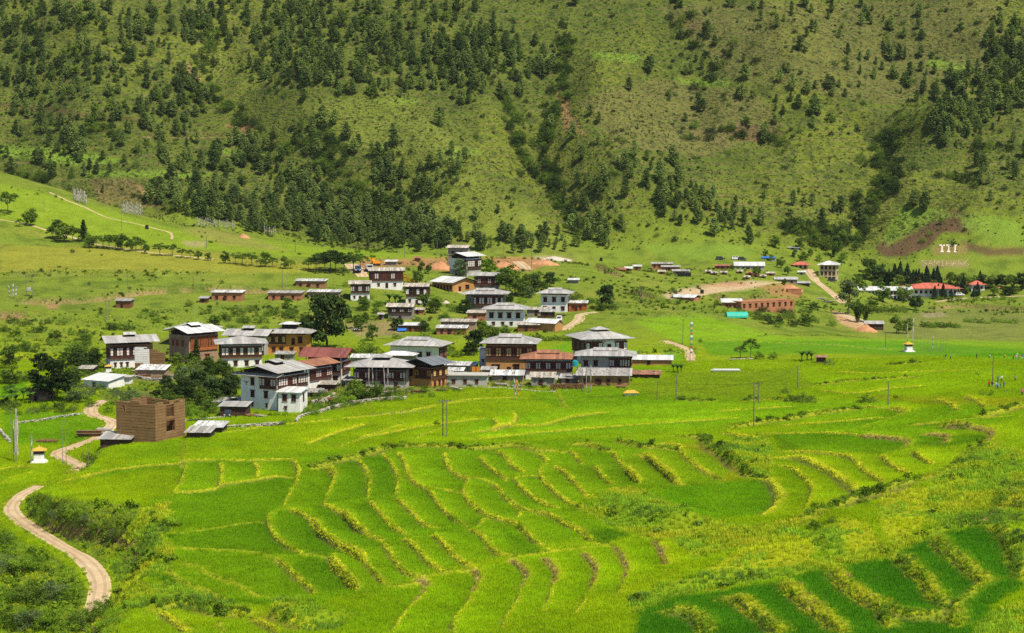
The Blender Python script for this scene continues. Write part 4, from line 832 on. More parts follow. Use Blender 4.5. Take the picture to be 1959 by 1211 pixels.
plants('dark rounded tree in the thicket between the mud house and the white house', 'thicket of trees between the houses',
       ('dark', 353, 768, 44, 1.15), ('dark', 405, 772, 50, 1.1), ('dark', 432, 768, 46, 1.1), ('grey', 358, 740, 40, 1.3), ('mid', 400, 722, 40, 1.1), ('mid', 426, 730, 42, 1.1), ('dark', 380, 750, 42, 1.1), ('dark', 325, 764, 34, 1.1), ('mid', 338, 700, 26, 1.1), ('mid', 363, 704, 30), ('dark', 445, 745, 36), ('dark', 318, 742, 26), ('mid', 388, 776, 34), ('dark', 300, 770, 26, 1.2), ('mid', 345, 725, 28, 1.3))
plants('slim pointed conifer standing in front of the orange timber facade', None, ('slim', 376, 706, 60))
plants('bright lime green shrub beside the tin roofed garage', 'bright shrubs by the garage', ('sh_bright', 354, 800, 34, .9), ('sh_bright', 380, 806, 30), ('sh_bright', 404, 792, 26), ('sh_bright', 368, 790, 22), ('sh_bright', 392, 800, 20))
plants('green shrub in the yard in front of the white farmhouse annex', 'shrubs before the annex', ('sh_bright', 597, 794, 28), ('sh_bright', 608, 788, 22), ('sh_mid', 585, 792, 14), ('sh_mid', 490, 795, 10), ('sh_mid', 530, 796, 12), ('sh_mid', 545, 796, 12), ('sh_mid', 517, 797, 9))
plants('leafy tree in the walled garden below the red roofed house', 'garden trees below the red roofed house', ('mid', 680, 768, 44), ('mid', 722, 764, 34), ('mid', 700, 766, 28))
plants('bright rounded shrub against the curved garden wall', 'shrubs along the curved garden wall', ('sh_bright', 762, 767, 23, .8), ('sh_bright', 667, 775, 26, 1.1), ('sh_bright', 650, 777, 20), ('sh_mid', 636, 783, 14), ('sh_grey', 785, 752, 14, 1.2), ('sh_mid', 740, 768, 14), ('sh_mid', 622, 786, 12))
plants('green bush in the hedge along the lane behind the red roofed house', 'hedge bushes behind the red roofed house', *[('sh_mid' if i % 3 else 'sh_dark', 665 + i * 15, 680 - i * .2 + (i % 3) * 3, 13 + (i * 7) % 5, 1.2) for i in range(17)], ('sh_bright', 690, 675, 26), ('sh_mid', 705, 672, 30), ('sh_bright', 655, 672, 18), ('sh_mid', 860, 672, 22))
plants('dark spreading tree behind the long mud huts', 'trees behind the ochre village house', ('dark', 910, 672, 42, 1.1), ('mid', 942, 658, 36, 1.1), ('mid', 925, 645, 30), ('mid', 968, 644, 22, 1.2), ('dark', 900, 680, 26, 1.2), ('mid', 960, 655, 26))
plants('green bush in the hedge above the bright rice plot', 'hedge bushes above the rice plot', *[('sh_mid', 985 + i * 13, 650 + (i % 3), 11 + (i * 5) % 5, 1.3) for i in range(9)])
plants('flat topped tree shading the parked trucks', 'clump of trees by the truck yard', ('umbd', 605, 519, 34), ('umbd', 622, 522, 46), ('umbd', 642, 523, 46), ('umbd', 658, 521, 40), ('umb', 676, 519, 42), ('umb', 690, 517, 34), ('umbd', 632, 518, 42))
plants('tree growing beside the tall tower house', 'trees round the tower house', ('grey', 880, 530, 36, .9), ('bright', 934, 530, 34, 1.1), ('mid', 806, 522, 22), ('mid', 820, 524, 18))
plants('round bush covered in yellow flowers below the truck yard', None, ('sh_yellow', 783, 542, 26))
plants('leafy tree in the grove behind the white farmhouses', 'grove behind the white farmhouses', ('mid', 968, 560, 48), ('mid', 985, 563, 44), ('mid', 1000, 566, 40), ('dark', 1020, 558, 34), ('mid', 955, 545, 30), ('dark', 1052, 548, 28), ('mid', 1040, 560, 22, 1.2), ('mid', 978, 545, 38), ('grey', 1012, 570, 24), ('mid', 1030, 545, 22))
plants('tree on the steep garden slope among the small timber houses', 'trees among the small timber houses', ('mid', 800, 548, 30), ('mid', 833, 600, 30), ('sh_mid', 690, 595, 16), ('mid', 699, 617, 20), ('sh_bright', 748, 614, 10, 1.3), ('sh_bright', 797, 614, 11, 1.3), ('sh_mid', 812, 646, 14, 1.4), ('mid', 712, 652, 32), ('mid', 550, 590, 22, 1.2), ('sh_mid', 640, 560, 12, 1.4), ('sh_mid', 720, 600, 14), ('sh_mid', 850, 610, 14, 1.3), ('sh_mid', 870, 596, 16, 1.3), ('mid', 775, 560, 14), ('sh_mid', 665, 548, 12, 1.5), ('sh_mid', 880, 640, 14, 1.4))
plants('dark broad tree on the green slope beside the white house', None, ('dark', 1160, 588, 44, .9)); plants('shrub at the foot of the slope below the broad tree', 'shrubs below the broad tree', ('sh_mid', 1148, 592, 20), ('sh_mid', 1176, 590, 16), ('sh_mid', 1130, 580, 12, 1.3), ('sh_mid', 1290, 560, 10, 1.3), ('sh_mid', 1370, 582, 10), ('sh_mid', 1388, 598, 12))
rr = random.Random(12)
for x, y, h in ((15, 410, 46), (58, 432, 33), (38, 434, 17), (100, 457, 24), (112, 458, 38), (123, 464, 38), (140, 464, 34), (172, 474, 26), (184, 475, 26), (197, 475, 28), (209, 476, 28), (221, 477, 30), (234, 478, 30), (249, 481, 24), (260, 480, 30), (270, 480, 24), (280, 485, 18), (306, 489, 26), (330, 489, 24), (348, 493, 20), (364, 494, 18), (380, 497, 18), (398, 499, 16), (431, 504, 24), (450, 505, 24), (464, 507, 26), (481, 509, 28), (498, 511, 18), (508, 510, 28), (522, 511, 20), (545, 514, 24), (556, 514, 18), (591, 517, 24)):
    plant(rr.choice(['umb', 'umb', 'mid']), x, y, h, 'small leafy tree in the row along the bench footpath', 'row of trees along the bench footpath', rr.uniform(.9, 1.15))
plants('narrow pointed tree at the bend of the bench footpath', None, ('slim', 160, 462, 42, 1.4))
plants('leafy shrub on the stepped grass terraces behind the village roofs', 'shrubs on the grass terraces', ('mid', 410, 628, 26), ('sh_mid', 455, 603, 20, 1.3), ('sh_mid', 480, 598, 16, 1.3), ('sh_mid', 520, 602, 20, 1.3), ('sh_mid', 545, 606, 16, 1.4), ('sh_dark', 214, 632, 18), ('sh_mid', 361, 587, 16), ('sh_mid', 500, 618, 20, 1.2), ('sh_mid', 430, 612, 18, 1.4), ('sh_mid', 470, 618, 16, 1.3), ('sh_mid', 395, 600, 14, 1.4), ('sh_mid', 300, 618, 12, 1.5), ('sh_mid', 80, 632, 14, 1.3), ('sh_mid', 30, 640, 14, 1.4), ('sh_mid', 270, 605, 10, 1.4), ('sh_mid', 560, 600, 18, 1.2), ('sh_mid', 580, 625, 20), ('sh_mid', 140, 640, 10, 1.6), ('sh_mid', 100, 660, 12, 1.5), ('sh_mid', 30, 672, 12, 1.6), ('sh_mid', 160, 668, 12, 1.5))
def fill(label, group, kinds, poly, n, h0, h1, wide=1.15):
    q = np.array(poly, float); r = random.Random(len(label) + n); c = 0
    while c < n:
        x, y = r.uniform(q[:, 0].min(), q[:, 0].max()), r.uniform(q[:, 1].min(), q[:, 1].max()); ins = False
        for i in range(len(q)):
            a, b = q[i], q[(i + 1) % len(q)]
            if (a[1] > y) != (b[1] > y) and x < a[0] + (y - a[1]) * (b[0] - a[0]) / (b[1] - a[1]): ins = not ins
        if ins: plant(r.choice(kinds), x, y, r.uniform(h0, h1), label, group, wide * r.uniform(.9, 1.2)); c += 1
fill('leafy shrub in the thicket between the mud house and the white house', 'thicket shrubs between the houses', ['sh_mid', 'sh_dark', 'sh_grey', 'sh_mid'], [(320, 735), (345, 700), (455, 715), (452, 790), (350, 795), (300, 775)], 26, 16, 30)
fill('green shrub on the overgrown terraces beside the broad dark tree', 'shrubs beside the broad dark tree', ['sh_mid', 'sh_dark', 'sh_grey'], [(0, 690), (190, 690), (200, 735), (150, 790), (0, 800)], 22, 12, 24)
fill('low shrub in the gardens of the middle village', 'garden shrubs of the middle village', ['sh_mid', 'sh_mid', 'sh_bright'], [(600, 590), (760, 560), (860, 575), (890, 640), (700, 660), (600, 650)], 24, 8, 15)
fill('leafy shrub on the slope round the grove and white farmhouses', 'shrubs round the white farmhouses', ['sh_mid', 'sh_mid', 'sh_dark'], [(960, 540), (1050, 530), (1120, 570), (1090, 590), (1010, 585), (960, 575)], 16, 10, 18)
fill('low green shrub edging the village yards and sheds', 'shrubs edging the village yards', ['sh_mid', 'sh_bright'], [(580, 775), (660, 760), (780, 748), (860, 735), (1000, 738), (1000, 744), (780, 765), (640, 782)], 22, 7, 13)
fill('leafy shrub along the yards of the front village houses', 'shrubs along the front yards', ['sh_mid', 'sh_dark', 'sh_mid', 'sh_bright'], [(585, 770), (650, 752), (700, 745), (780, 748), (780, 760), (690, 768), (600, 788)], 20, 12, 22)
fill('dark leafy tree in the overgrown terraces at the thatched hut', 'trees at the thatched hut', ['mid', 'dark', 'mid'], [(0, 700), (60, 690), (180, 690), (190, 730), (120, 745), (0, 745)], 9, 26, 42)
fill('green bush on the stepped banks behind the village', 'bushes on the stepped banks', ['sh_mid', 'sh_mid', 'sh_dark'], [(0, 615), (200, 610), (420, 600), (600, 590), (600, 640), (420, 630), (180, 660), (0, 690)], 30, 9, 17, 1.4)
fill('bush along the brown walls below the building yard', 'bushes below the building yard', ['sh_mid', 'sh_dark'], [(1390, 600), (1450, 585), (1540, 580), (1600, 605), (1590, 625), (1480, 628)], 18, 10, 18)
fill('tree between the houses of the middle village', 'trees between the middle village houses', ['mid', 'mid', 'dark'], [(640, 590), (760, 560), (900, 570), (960, 560), (980, 640), (860, 660), (680, 660)], 10, 20, 30)
# far settlement
plants('leafy tree among the far hamlet roofs at the mountain foot', 'trees of the far hamlet', ('mid', 1483, 474, 24), ('mid', 1529, 478, 24), ('mid', 1562, 472, 26), ('mid', 1610, 474, 34), ('mid', 1536, 503, 22), ('mid', 1493, 513, 22), ('mid', 1506, 527, 18), ('bright', 1567, 500, 14), ('bright', 1613, 503, 20), ('mid', 1448, 530, 20), ('mid', 1400, 518, 12), ('mid', 1475, 500, 14), ('mid', 1520, 492, 16), ('mid', 1580, 480, 22), ('dark', 1600, 478, 26), ('mid', 1635, 480, 18), ('mid', 1550, 490, 14), ('mid', 1465, 490, 14), ('mid', 1563, 530, 12), ('mid', 1500, 545, 12))
plants('feathery bamboo clump on the slope above the cream building', 'bamboo clumps', ('bamboo', 1595, 492, 32), ('bamboo', 1640, 617, 48), ('bamboo', 1655, 616, 40))
plants('tall pale gum tree with bare trunk in front of the school', None, ('gum', 1622, 602, 68))
plants('broad leafy tree in the school grounds', 'broad trees of the school grounds', ('mid', 1664, 534, 40, 1.2), ('mid', 1690, 578, 32, 1.2), ('mid', 1730, 576, 32, 1.2), ('dark', 1752, 594, 30, 1.2), ('mid', 1668, 600, 26, 1.2), ('mid', 1710, 560, 20, 1.3), ('mid', 1680, 556, 24, 1.2), ('mid', 1650, 560, 24), ('mid', 1820, 546, 26, 1.2), ('mid', 1840, 548, 26, 1.2), ('mid', 1860, 548, 22, 1.2), ('mid', 1903, 567, 20), ('mid', 1895, 552, 26, 1.2), ('dark', 1915, 552, 28, 1.2), ('mid', 1935, 553, 28, 1.2), ('dark', 1955, 553, 32, 1.2), ('mid', 1945, 562, 16), ('mid', 1715, 638, 34, 1.2), ('mid', 1735, 638, 30, 1.2), ('mid', 1640, 548, 24), ('mid', 1735, 550, 22), ('mid', 1760, 556, 20), ('mid', 1772, 548, 20), ('mid', 1848, 562, 16), ('mid', 1920, 563, 14), ('dark', 1700, 545, 26, 1.2), ('mid', 1722, 550, 24, 1.2), ('dark', 1748, 552, 24, 1.2), ('mid', 1786, 556, 20, 1.2), ('dark', 1680, 538, 30, 1.1), ('dark', 1930, 566, 18, 1.2), ('dark', 1880, 548, 24, 1.2))
for i in range(30):
    x = 1690 + i * 3.9 + rr.uniform(-3, 3); y = 528 + (i % 3) * 9 + rr.uniform(-4, 4) + i * .3; plant('conifer', x, y, rr.uniform(16, 34), 'dark pointed conifer in the belt behind the long school roof', 'belt of conifers behind the school', rr.uniform(.9, 1.2))
for x, y, h in ((1788, 572, 26), (1804, 572, 30), (1820, 572, 20), (1843, 562, 36), (1870, 567, 28), (1862, 570, 20), (1795, 564, 22), (1875, 532, 16), (1828, 564, 20), (1778, 566, 18)): plant('conifer', x, y, h, 'pointed conifer on the lawn before the red roofed hall', 'conifers before the red roofed hall', 1.0)
plants('bush in the hedge bordering the school sports ground', 'hedge bushes by the sports ground', *[('sh_mid', 1672 + i * 7, 596 + (i % 2) * 2, 13, 1.2) for i in range(9)], *[('sh_mid', 1766 + i * 8, 625 + (i % 3), 12, 1.2) for i in range(9)], *[('sh_mid', 1850 + i * 13, 616 + (i * 5) % 4, 11, 1.2) for i in range(8)], *[('sh_mid', 1800 + i * 17, 574 + (i * 3) % 5 - i * .3, 10, 1.2) for i in range(9)])
plants('dark shrub on the bank below the long mud building', 'shrubs below the long mud building', ('sh_dark', 1470, 620, 22, 1.2), ('sh_mid', 1500, 610, 16, 1.3), ('sh_dark', 1518, 624, 20, 1.1), ('mid', 1544, 624, 30), ('sh_mid', 1590, 624, 14, 1.2), ('sh_mid', 1450, 612, 14, 1.3), ('sh_mid', 1430, 604, 12, 1.3), ('sh_mid', 1485, 596, 14, 1.3), ('sh_mid', 1510, 590, 12, 1.4), ('sh_mid', 1530, 585, 12, 1.3), ('sh_mid', 1560, 618, 14), ('sh_mid', 1490, 626, 12, 1.2), ('sh_mid', 1415, 598, 10, 1.2))
plants('small spreading tree standing in the rice by the field platform', 'small trees in the rice', ('umb', 1416, 685, 26), ('umb', 1436, 686, 42, .8), ('sh_mid', 1453, 688, 18), ('sh_mid', 1478, 688, 16))
plants('tall grassy bush on a bund between the rice fields', 'grassy bushes between the rice fields', ('sh_grey', 1586, 700, 16), ('sh_mid', 1532, 772, 26, 1.0), ('sh_mid', 1512, 770, 20), ('sh_mid', 1552, 772, 18), ('sh_mid', 1502, 754, 16), ('sh_mid', 1653, 772, 20, 1.3), ('sh_mid', 1672, 772, 16), ('sh_mid', 1714, 764, 10), ('sh_bright', 1880, 757, 14), ('sh_mid', 1895, 758, 12), ('sh_mid', 1870, 718, 8), ('sh_mid', 1340, 655, 8), ('sh_mid', 540, 815, 14), ('sh_mid', 552, 808, 10), ('sh_mid', 836, 812, 10), ('sh_mid', 662, 806, 8))
plants('leafy shrub on the weedy slope at the edge of the terraced fields', 'shrubs at the edge of the terraces', ('sh_bright', 1912, 968, 28), ('sh_bright', 1935, 950, 24), ('sh_mid', 1950, 972, 26), ('sh_mid', 1925, 930, 18), ('sh_bright', 1955, 930, 22), ('sh_mid', 1900, 985, 20), ('sh_mid', 1945, 1000, 26), ('sh_mid', 1955, 1040, 34), ('sh_mid', 1940, 895, 14), ('sh_mid', 1650, 965, 18, 1.3), ('sh_mid', 1560, 1012, 22, 1.3), ('sh_mid', 1590, 1000, 16))
plants('dark shrub on the weedy bank above the dirt road', 'shrubs on the bank above the road', *[(['sh_mid', 'sh_bright', 'sh_mid', 'sh_grey'][i % 4], 70 + i * 13 + (i * 7) % 9, 968 + i * 4.6 + (i * 11) % 18, 20 + (i * 13) % 14, 1.1) for i in range(13)], ('sh_mid', 170, 880, 16), ('sh_mid', 180, 884, 14), ('sh_mid', 160, 878, 12))
plants('lush shrub in the overgrown hollow below the dirt road', 'shrubs in the hollow below the road', *[(['sh_mid', 'sh_bright', 'sh_mid', 'sh_bright', 'sh_grey'][i % 5], 8 + (i * 37) % 140, 1045 + (i * 53) % 160, 24 + (i * 17) % 22, 1.2) for i in range(30) if (8 + (i * 37) % 140) < 20 + ((1045 + (i * 53) % 160) - 1020) * 1.0])

plants('tall grass bush at the foot of the yellow slope where the road disappears', 'bushes where the road disappears', ('sh_bright', 176, 1182, 36), ('sh_mid', 190, 1178, 34), ('sh_bright', 160, 1192, 36), ('sh_mid', 146, 1206, 34, 1.2), ('sh_bright', 204, 1172, 40), ('sh_mid', 172, 1200, 40, 1.2), ('sh_bright', 128, 1211, 34, 1.2))
# pines of the mountain: the largest in view as individuals, the rest as one wood
PIN = [(480,45,120,50,70),(640,80,140,80,125),(820,60,120,60,80),(550,130,90,40,48),(720,150,120,40,46),(920,140,90,60,56),(150,80,150,70,76),(60,180,80,80,36),(250,170,120,60,52),(350,190,60,40,28),(330,50,80,40,36),(40,30,60,40,28),
       (240,260,150,50,30),(400,330,150,40,44),(480,300,60,30,18),(340,380,80,25,26),(420,400,70,25,34),(130,310,80,25,16),(630,420,80,45,86),(720,440,90,35,74),(820,450,60,28,46),(560,400,50,40,44),(500,420,40,25,22),(590,360,40,30,22),(720,300,60,40,12),(750,360,50,30,14),(820,350,60,40,14),(600,260,40,40,18),
       (870,315,20,25,5),(1020,110,50,40,18),(940,90,60,50,20),(1180,340,40,40,8),(1250,330,60,40,12),(1310,390,50,40,20),(1370,400,40,30,12),(1120,400,50,50,14),(1000,460,120,22,28),(1150,450,60,30,14),(1130,260,40,50,5),(860,130,40,40,14),
       (1560,200,60,40,9),(1350,100,50,40,6),(1460,150,60,50,7),(1600,60,100,60,12),(1730,80,80,60,12),(1925,90,40,90,34),(1870,190,60,60,56),(1820,240,40,40,32),(1780,170,60,40,14),(1480,250,60,40,5),(1330,170,50,40,4),(1935,160,30,60,22),(1320,15,80,20,8),(1520,30,90,30,8),(1660,150,60,50,6),(1900,330,60,40,5),(1560,410,60,30,6),(1420,440,60,25,8)]
PZ = []; rr = random.Random(99)
for cx, cy, rx, ry, n in PIN:
    for _ in range(int(n * 1.5)):
        a = rr.uniform(0, 6.283); q = math.sqrt(rr.random()); x = cx + rx * q * math.cos(a) * 1.05; y = cy + ry * q * math.sin(a) * 1.05
        p = at(x, max(y, 1) + 4)
        if p.y > 935: PZ.append((p, rr.uniform(*rr.choice(((3, 6), (3, 6.5), (5, 8.5), (5.5, 9), (8.5, 11)))), x, y))
for _ in range(140):     # strays above and beside the frame and thinly everywhere
    x = rr.uniform(-120, 2080); y = rr.uniform(-70, 440); p = at(x, y)
    if p.y > 960: PZ.append((p, rr.uniform(4, 12), x, y))
PZ.sort(key=lambda t: -(t[1] / t[0].y if 0 < t[2] < 1959 and t[3] > 25 else 0))
def zone(x, y):
    if y > 325 and 440 < x < 930: return 'pine in the dense wood just above the village bench', 'pines of the wood above the bench'
    if x > 1720: return 'pine on the steep spur above the hillside letters', 'pines of the spur above the letters'
    if x > 1050 and y > 280: return 'pine on the lower slope above the far hamlet', 'pines above the far hamlet'
    if x > 1050: return 'pine scattered on the bare upper slope above the rock outcrop', 'pines of the bare upper slope'
    if x < 450 and y > 220: return 'pine on the stepped slope round the mountain road', 'pines round the mountain road'
    return 'pine in the high wood above the mountain road', 'pines of the high wood'
for p, h, x, y in PZ[:295]: lb, g = zone(x, y); plant('pine', 0, 0, 0, lb, g, rr.uniform(.85, 1.3), loc=p, hm=h)
def solo(me_pair, name):    # trunk and crown joined for instancing
    me = bpy.data.meshes.new(name); V = []; Fc = []; mi = []; tn = []
    for k, m in enumerate(me_pair):
        b = len(V); V += [v.co[:] for v in m.vertices]; Fc += [tuple(i + b for i in p.vertices) for p in m.polygons]; mi += [k] * len(m.polygons); tn += [d.value for d in m.attributes['tone'].data]
        me.materials.append(m.materials[0])
    me.from_pydata(V, [], Fc); me.polygons.foreach_set('material_index', mi); a = me.attributes.new('tone', 'FLOAT', 'FACE'); a.data.foreach_set('value', tn); return raw(me)
rest = PZ[295:]
scatter('pine_forest', [solo(m, 'pine') for m, h in PROTO['pine']] + [solo(tree_mesh(4000 + k, 'round', 'leaf_mid', h=9.0, wr=.40, lobes=18, per=30, size=.5), 'oak') for k in range(1)], [t[0][:] for t in rest], rng.uniform(0, 6.28, len(rest)), np.array([(t[1] / 13 * w2, t[1] / 13 * w2, t[1] / 13) for t, w2 in zip(rest, rng.uniform(.85, 1.3, len(rest)))]), np.ones((len(rest), 3)), 'open pine wood covering the upper mountainside', 'forest')
for kd, nm in (('sh_mid', 'undergrowth'),):
    sm = SMALL; scatter(nm, [solo(m, 'bush') for k2 in ('sh_mid', 'sh_bright') for m, h in PROTO[k2][:2]], [t[0][:] for t in sm], rng.uniform(0, 6.28, len(sm)), np.array([(t[1] / 8 * t[2], t[1] / 8 * t[2], t[1] / 8) for t in sm]), np.ones((len(sm), 3)), 'small leafy bushes scattered round yards and banks', 'undergrowth')
# dark broadleaved thickets of the gullies
TH = []
for pts, n, sd in (([(385,40),(395,110),(405,180),(470,240),(560,290),(640,330),(700,395),(760,450)], 120, 12), ([(1085,60),(1075,150),(1055,230),(1040,290),(1060,350),(1085,410),(1130,450)], 150, 9), ([(960,190),(985,250),(1010,320),(1060,360)], 50, 8), ([(1725,240),(1690,300),(1705,350),(1660,400),(1640,440)], 130, 17),
                   ([(600,270),(640,300)], 40, 24), ([(1310,260),(1420,255),(1500,275)], 30, 10), ([(20,340),(90,350)], 30, 12), ([(1500,440),(1640,450)], 60, 16), ([(1280,40),(1380,110),(1350,180)], 30, 20), ([(180,250),(250,270)], 14, 12), ([(1860,280),(1930,290)], 10, 8), ([(720,380),(800,440)], 40, 18), ([(1650,460),(1560,470)], 40, 10), ([(1800,340),(1870,350)], 10, 10)):
    pl = dens(np.array([(x, y, 0) for x, y in pts], float), 6)
    for _ in range(n):
        c = pl[rr.randrange(len(pl))]; x, y = c[0] + rr.gauss(0, sd), c[1] + rr.gauss(0, sd * .6); p = at(x, y)
        if p.y > 925: TH.append((p, rr.uniform(2.2, 5.5)))
for _ in range(900):
    x = rr.uniform(-60, 2020); y = rr.uniform(-30, 470); p = at(x, y)
    if p.y > 960 and float(fbm(np.array(p.x), np.array(p.y), 60, 3, 66)) > -.25: TH.append((p, rr.uniform(1.0, 3.2)))
shr = [solo(m, 'thicket') for k in ('sh_dark', 'sh_mid') for m, h in PROTO[k][:2]]
scatter('thicket', shr, [t[0][:] for t in TH], rng.uniform(0, 6.28, len(TH)), np.array([t[1] / 8 * 1.1 for t in TH]), np.ones((len(TH), 3)), 'dark broadleaved thicket filling the mountain gullies', 'thicket')

# banana plants: stem and big single leaves
def banana_parts(seed):
    r = random.Random(seed); st = MB(); st.tube((0, 0, -.2), (0, 0, 1.5), .16, .11, 7, c=1); lv = []
    for k in range(8):
        b = MB(); a = k * .785 + r.uniform(-.2, .2); L_ = r.uniform(1.7, 2.5); pts = []
        for i in range(6):
            t = i / 5; pts.append((L_ * t * (.75 + .2 * t), 1.45 + 1.5 * math.sin(min(1.0, t * 1.05) * 2.3) * r.uniform(.9, 1.1) * .75, .10 + .26 * math.sin(math.pi * min(1, .12 + t * .86))))
        v = []
        for d, z, w_ in pts:
            for s in (-1, 0, 1): v.append((math.cos(a) * d - math.sin(a) * s * w_, math.sin(a) * d + math.cos(a) * s * w_, z - abs(s) * .06))
        b.add(v, [(i * 3 + j, i * 3 + j + 1, i * 3 + j + 4, i * 3 + j + 3) for i in range(5) for j in range(2)], c=r.uniform(.75, 1.25)); lv.append(b.mesh('leaf', M['banana_leaf']))
    return st.mesh('stem', M['banana_leaf']), lv
BAN = [banana_parts(s) for s in (1, 2)]
def banana(px, py, hpx, label, group):
    p = at(px, py); s = hpx * p.y / F / 2.9; st, lv = BAN[rr.randrange(2)]; e = empty('banana_plant', p[:], rr.uniform(0, 6.28)); e.scale = (s, s, s)
    new_obj('stem', st, e)
    for m in lv: new_obj('leaf', m, e)
    tag(e, label, 'banana plant', group)
for x, y, h in ((30, 775, 24), (45, 768, 28), (58, 772, 24), (12, 778, 24), (22, 762, 22)): banana(x, y, h, 'banana plant beside the thatched hut', 'banana plants by the thatched hut')
for x, y, h in ((1146, 712, 22), (1158, 712, 24), (1168, 713, 20), (1136, 713, 18)): banana(x, y, h, 'banana plant behind the long stone weighted shed', 'banana plants behind the long shed')
for x, y, h in ((1288, 712, 18), (1296, 714, 20), (1303, 712, 16)): banana(x, y, h, 'banana plant at the bend of the cart track', 'banana plants by the cart track')
for x, y, h in ((1534, 690, 20), (1544, 691, 22), (1552, 690, 17)): banana(x, y, h, 'banana plant in the rice beside the dark field hut', 'banana plants by the field hut')
for x, y, h in ((745, 582, 22), (756, 584, 24), (765, 582, 18)): banana(x, y, h, 'banana plant between the small timber houses', 'banana plants between the timber houses')
# ------------------------------------------------------------------ buildings
BR_ = random.Random(42)
WCACHE = {}
def window_mesh(w_, h_, cols, rows, frame, pane, lintel):
    k = (round(w_, 2), round(h_, 2), cols, rows, frame, pane, lintel)
    if k in WCACHE: return WCACHE[k]
    b = MB(); t = .10
    b.box(-w_/2, -w_/2 + t, -.10, .02, 0, h_); b.box(w_/2 - t, w_/2, -.10, .02, 0, h_); b.box(-w_/2 + t, w_/2 - t, -.10, .02, h_ - t, h_); b.box(-w_/2 + t, w_/2 - t, -.10, .02, 0, t)
    for i in range(1, cols): x = -w_/2 + w_ * i / cols; b.box(x - .04, x + .04, -.085, .02, t, h_ - t)
    for j in range(1, rows): z = h_ * j / rows; b.box(-w_/2 + t, w_/2 - t, -.075, .015, z - .03, z + .03)
    if lintel:
        b.box(-w_/2 - .12, w_/2 + .12, -.18, .02, h_ + .002, h_ + .12); b.box(-w_/2 - .2, w_/2 + .2, -.26, .02, h_ + .124, h_ + .2); b.box(-w_/2 - .08, w_/2 + .08, -.16, .02, -.1, -.002)
    p = MB(); p.box(-w_/2 + .05, w_/2 - .05, -.045, .0, .05, h_ - .05)
    WCACHE[k] = (b.mesh('window', M[frame]), p.mesh('pane', M[pane])); return WCACHE[k]
def window(par, face, W, D, u, z, w_, h_, cols=2, rows=3, frame='red_timber', pane='white_panel', lintel=False, out=0.0):
    """face F front, R right, L left, B back; u = metres along the face from its centre"""
    me, pm = window_mesh(w_, h_, cols, rows, frame, pane, lintel); o = new_obj('window', me, par)
    if face == 'F': o.location = (u, -D/2 - .02 - out, z)
    elif face == 'R': o.location = (W/2 + .02 + out, u, z); o.rotation_euler = (0, 0, math.pi/2)
    elif face == 'L': o.location = (-W/2 - .02 - out, -u, z); o.rotation_euler = (0, 0, -math.pi/2)
    new_obj('pane', pm, o); return o
def slope(b, A, ex, L, U, a, c, sheet=.82, t=.05, m=0, rnd=BR_, tone=(.84, 1.12), rag=0.0):
    """one roof slope of single sheets: eave from A along ex, length L, up vector U, hips running in over a / c metres"""
    A, ex, U = Vector(A), Vector(ex).normalized(), Vector(U); n = max(2, int(round(L / sheet))); cuts = sorted(set([L * i / n for i in range(n + 1)] + ([a] if a > .05 else []) + ([L - c] if c > .05 else [])))
    g = lambda e: max(0.0, min(1.0, e / a if a > .05 else 1.0, (L - e) / c if c > .05 else 1.0)); nn = ex.cross(U).normalized()
    for e0, e1 in zip(cuts[:-1], cuts[1:]):
        if e1 - e0 < .02: continue
        l = nn * rnd.uniform(0, .03); dn = -U.normalized() * rnd.uniform(0, rag); q = [A + ex * e0 + l + dn, A + ex * (e1 - .012) + l + dn]
        if g(e1) > .01: q.append(A + ex * (e1 - .012) + U * g(e1) + l)
        if g(e0) > .01: q.append(A + ex * e0 + U * g(e0) + l)
        if len(q) > 2: b.slab(q, t, m, rnd.uniform(*tone))
def roof_mesh(W, D, z, rise, ov, kind, ridge='x', hipf=.9, sheet=.82, ovs=None, rag=0.0, tone=(.72, 1.14)):
    b = MB(); ox = ov if ovs is None else ovs; hx, hy = W/2 + ox, D/2 + ov
    def P(x, y, zz): return (x, y, zz) if ridge == 'x' else (y, -x, zz)
    def V(x, y, zz): return Vector(P(x, y, zz))
    if ridge == 'y': hx, hy = D/2 + ov, W/2 + ox
    run = min(hx * .95, hy * hipf) if kind == 'hip' else 0.0
    for s in (-1, 1):
        if s < 0: slope(b, P(-hx, -hy, z), V(1, 0, 0), 2 * hx, V(0, hy, rise), run, run, sheet, rag=rag, tone=tone)
        else: slope(b, P(hx, hy, z), V(-1, 0, 0), 2 * hx, V(0, -hy, rise), run, run, sheet, rag=rag, tone=tone)
    if kind == 'hip':
        slope(b, P(hx, -hy, z), V(0, 1, 0), 2 * hy, V(-run, 0, rise), hy, hy, sheet, tone=tone); slope(b, P(-hx, hy, z), V(0, -1, 0), 2 * hy, V(run, 0, rise), hy, hy, sheet, tone=tone)
    rl = hx - run
    a, c = V(-rl, 0, z + rise + .03), V(rl, 0, z + rise + .03); b.tube(a, c, .09, .09, 5, c=.95)
    if kind == 'hip':
        for sx in (-1, 1):
            for sy in (-1, 1): b.tube(V(sx * rl, 0, z + rise + .02), V(sx * hx, sy * hy, z + .03), .07, .07, 4, c=.95)
    return b
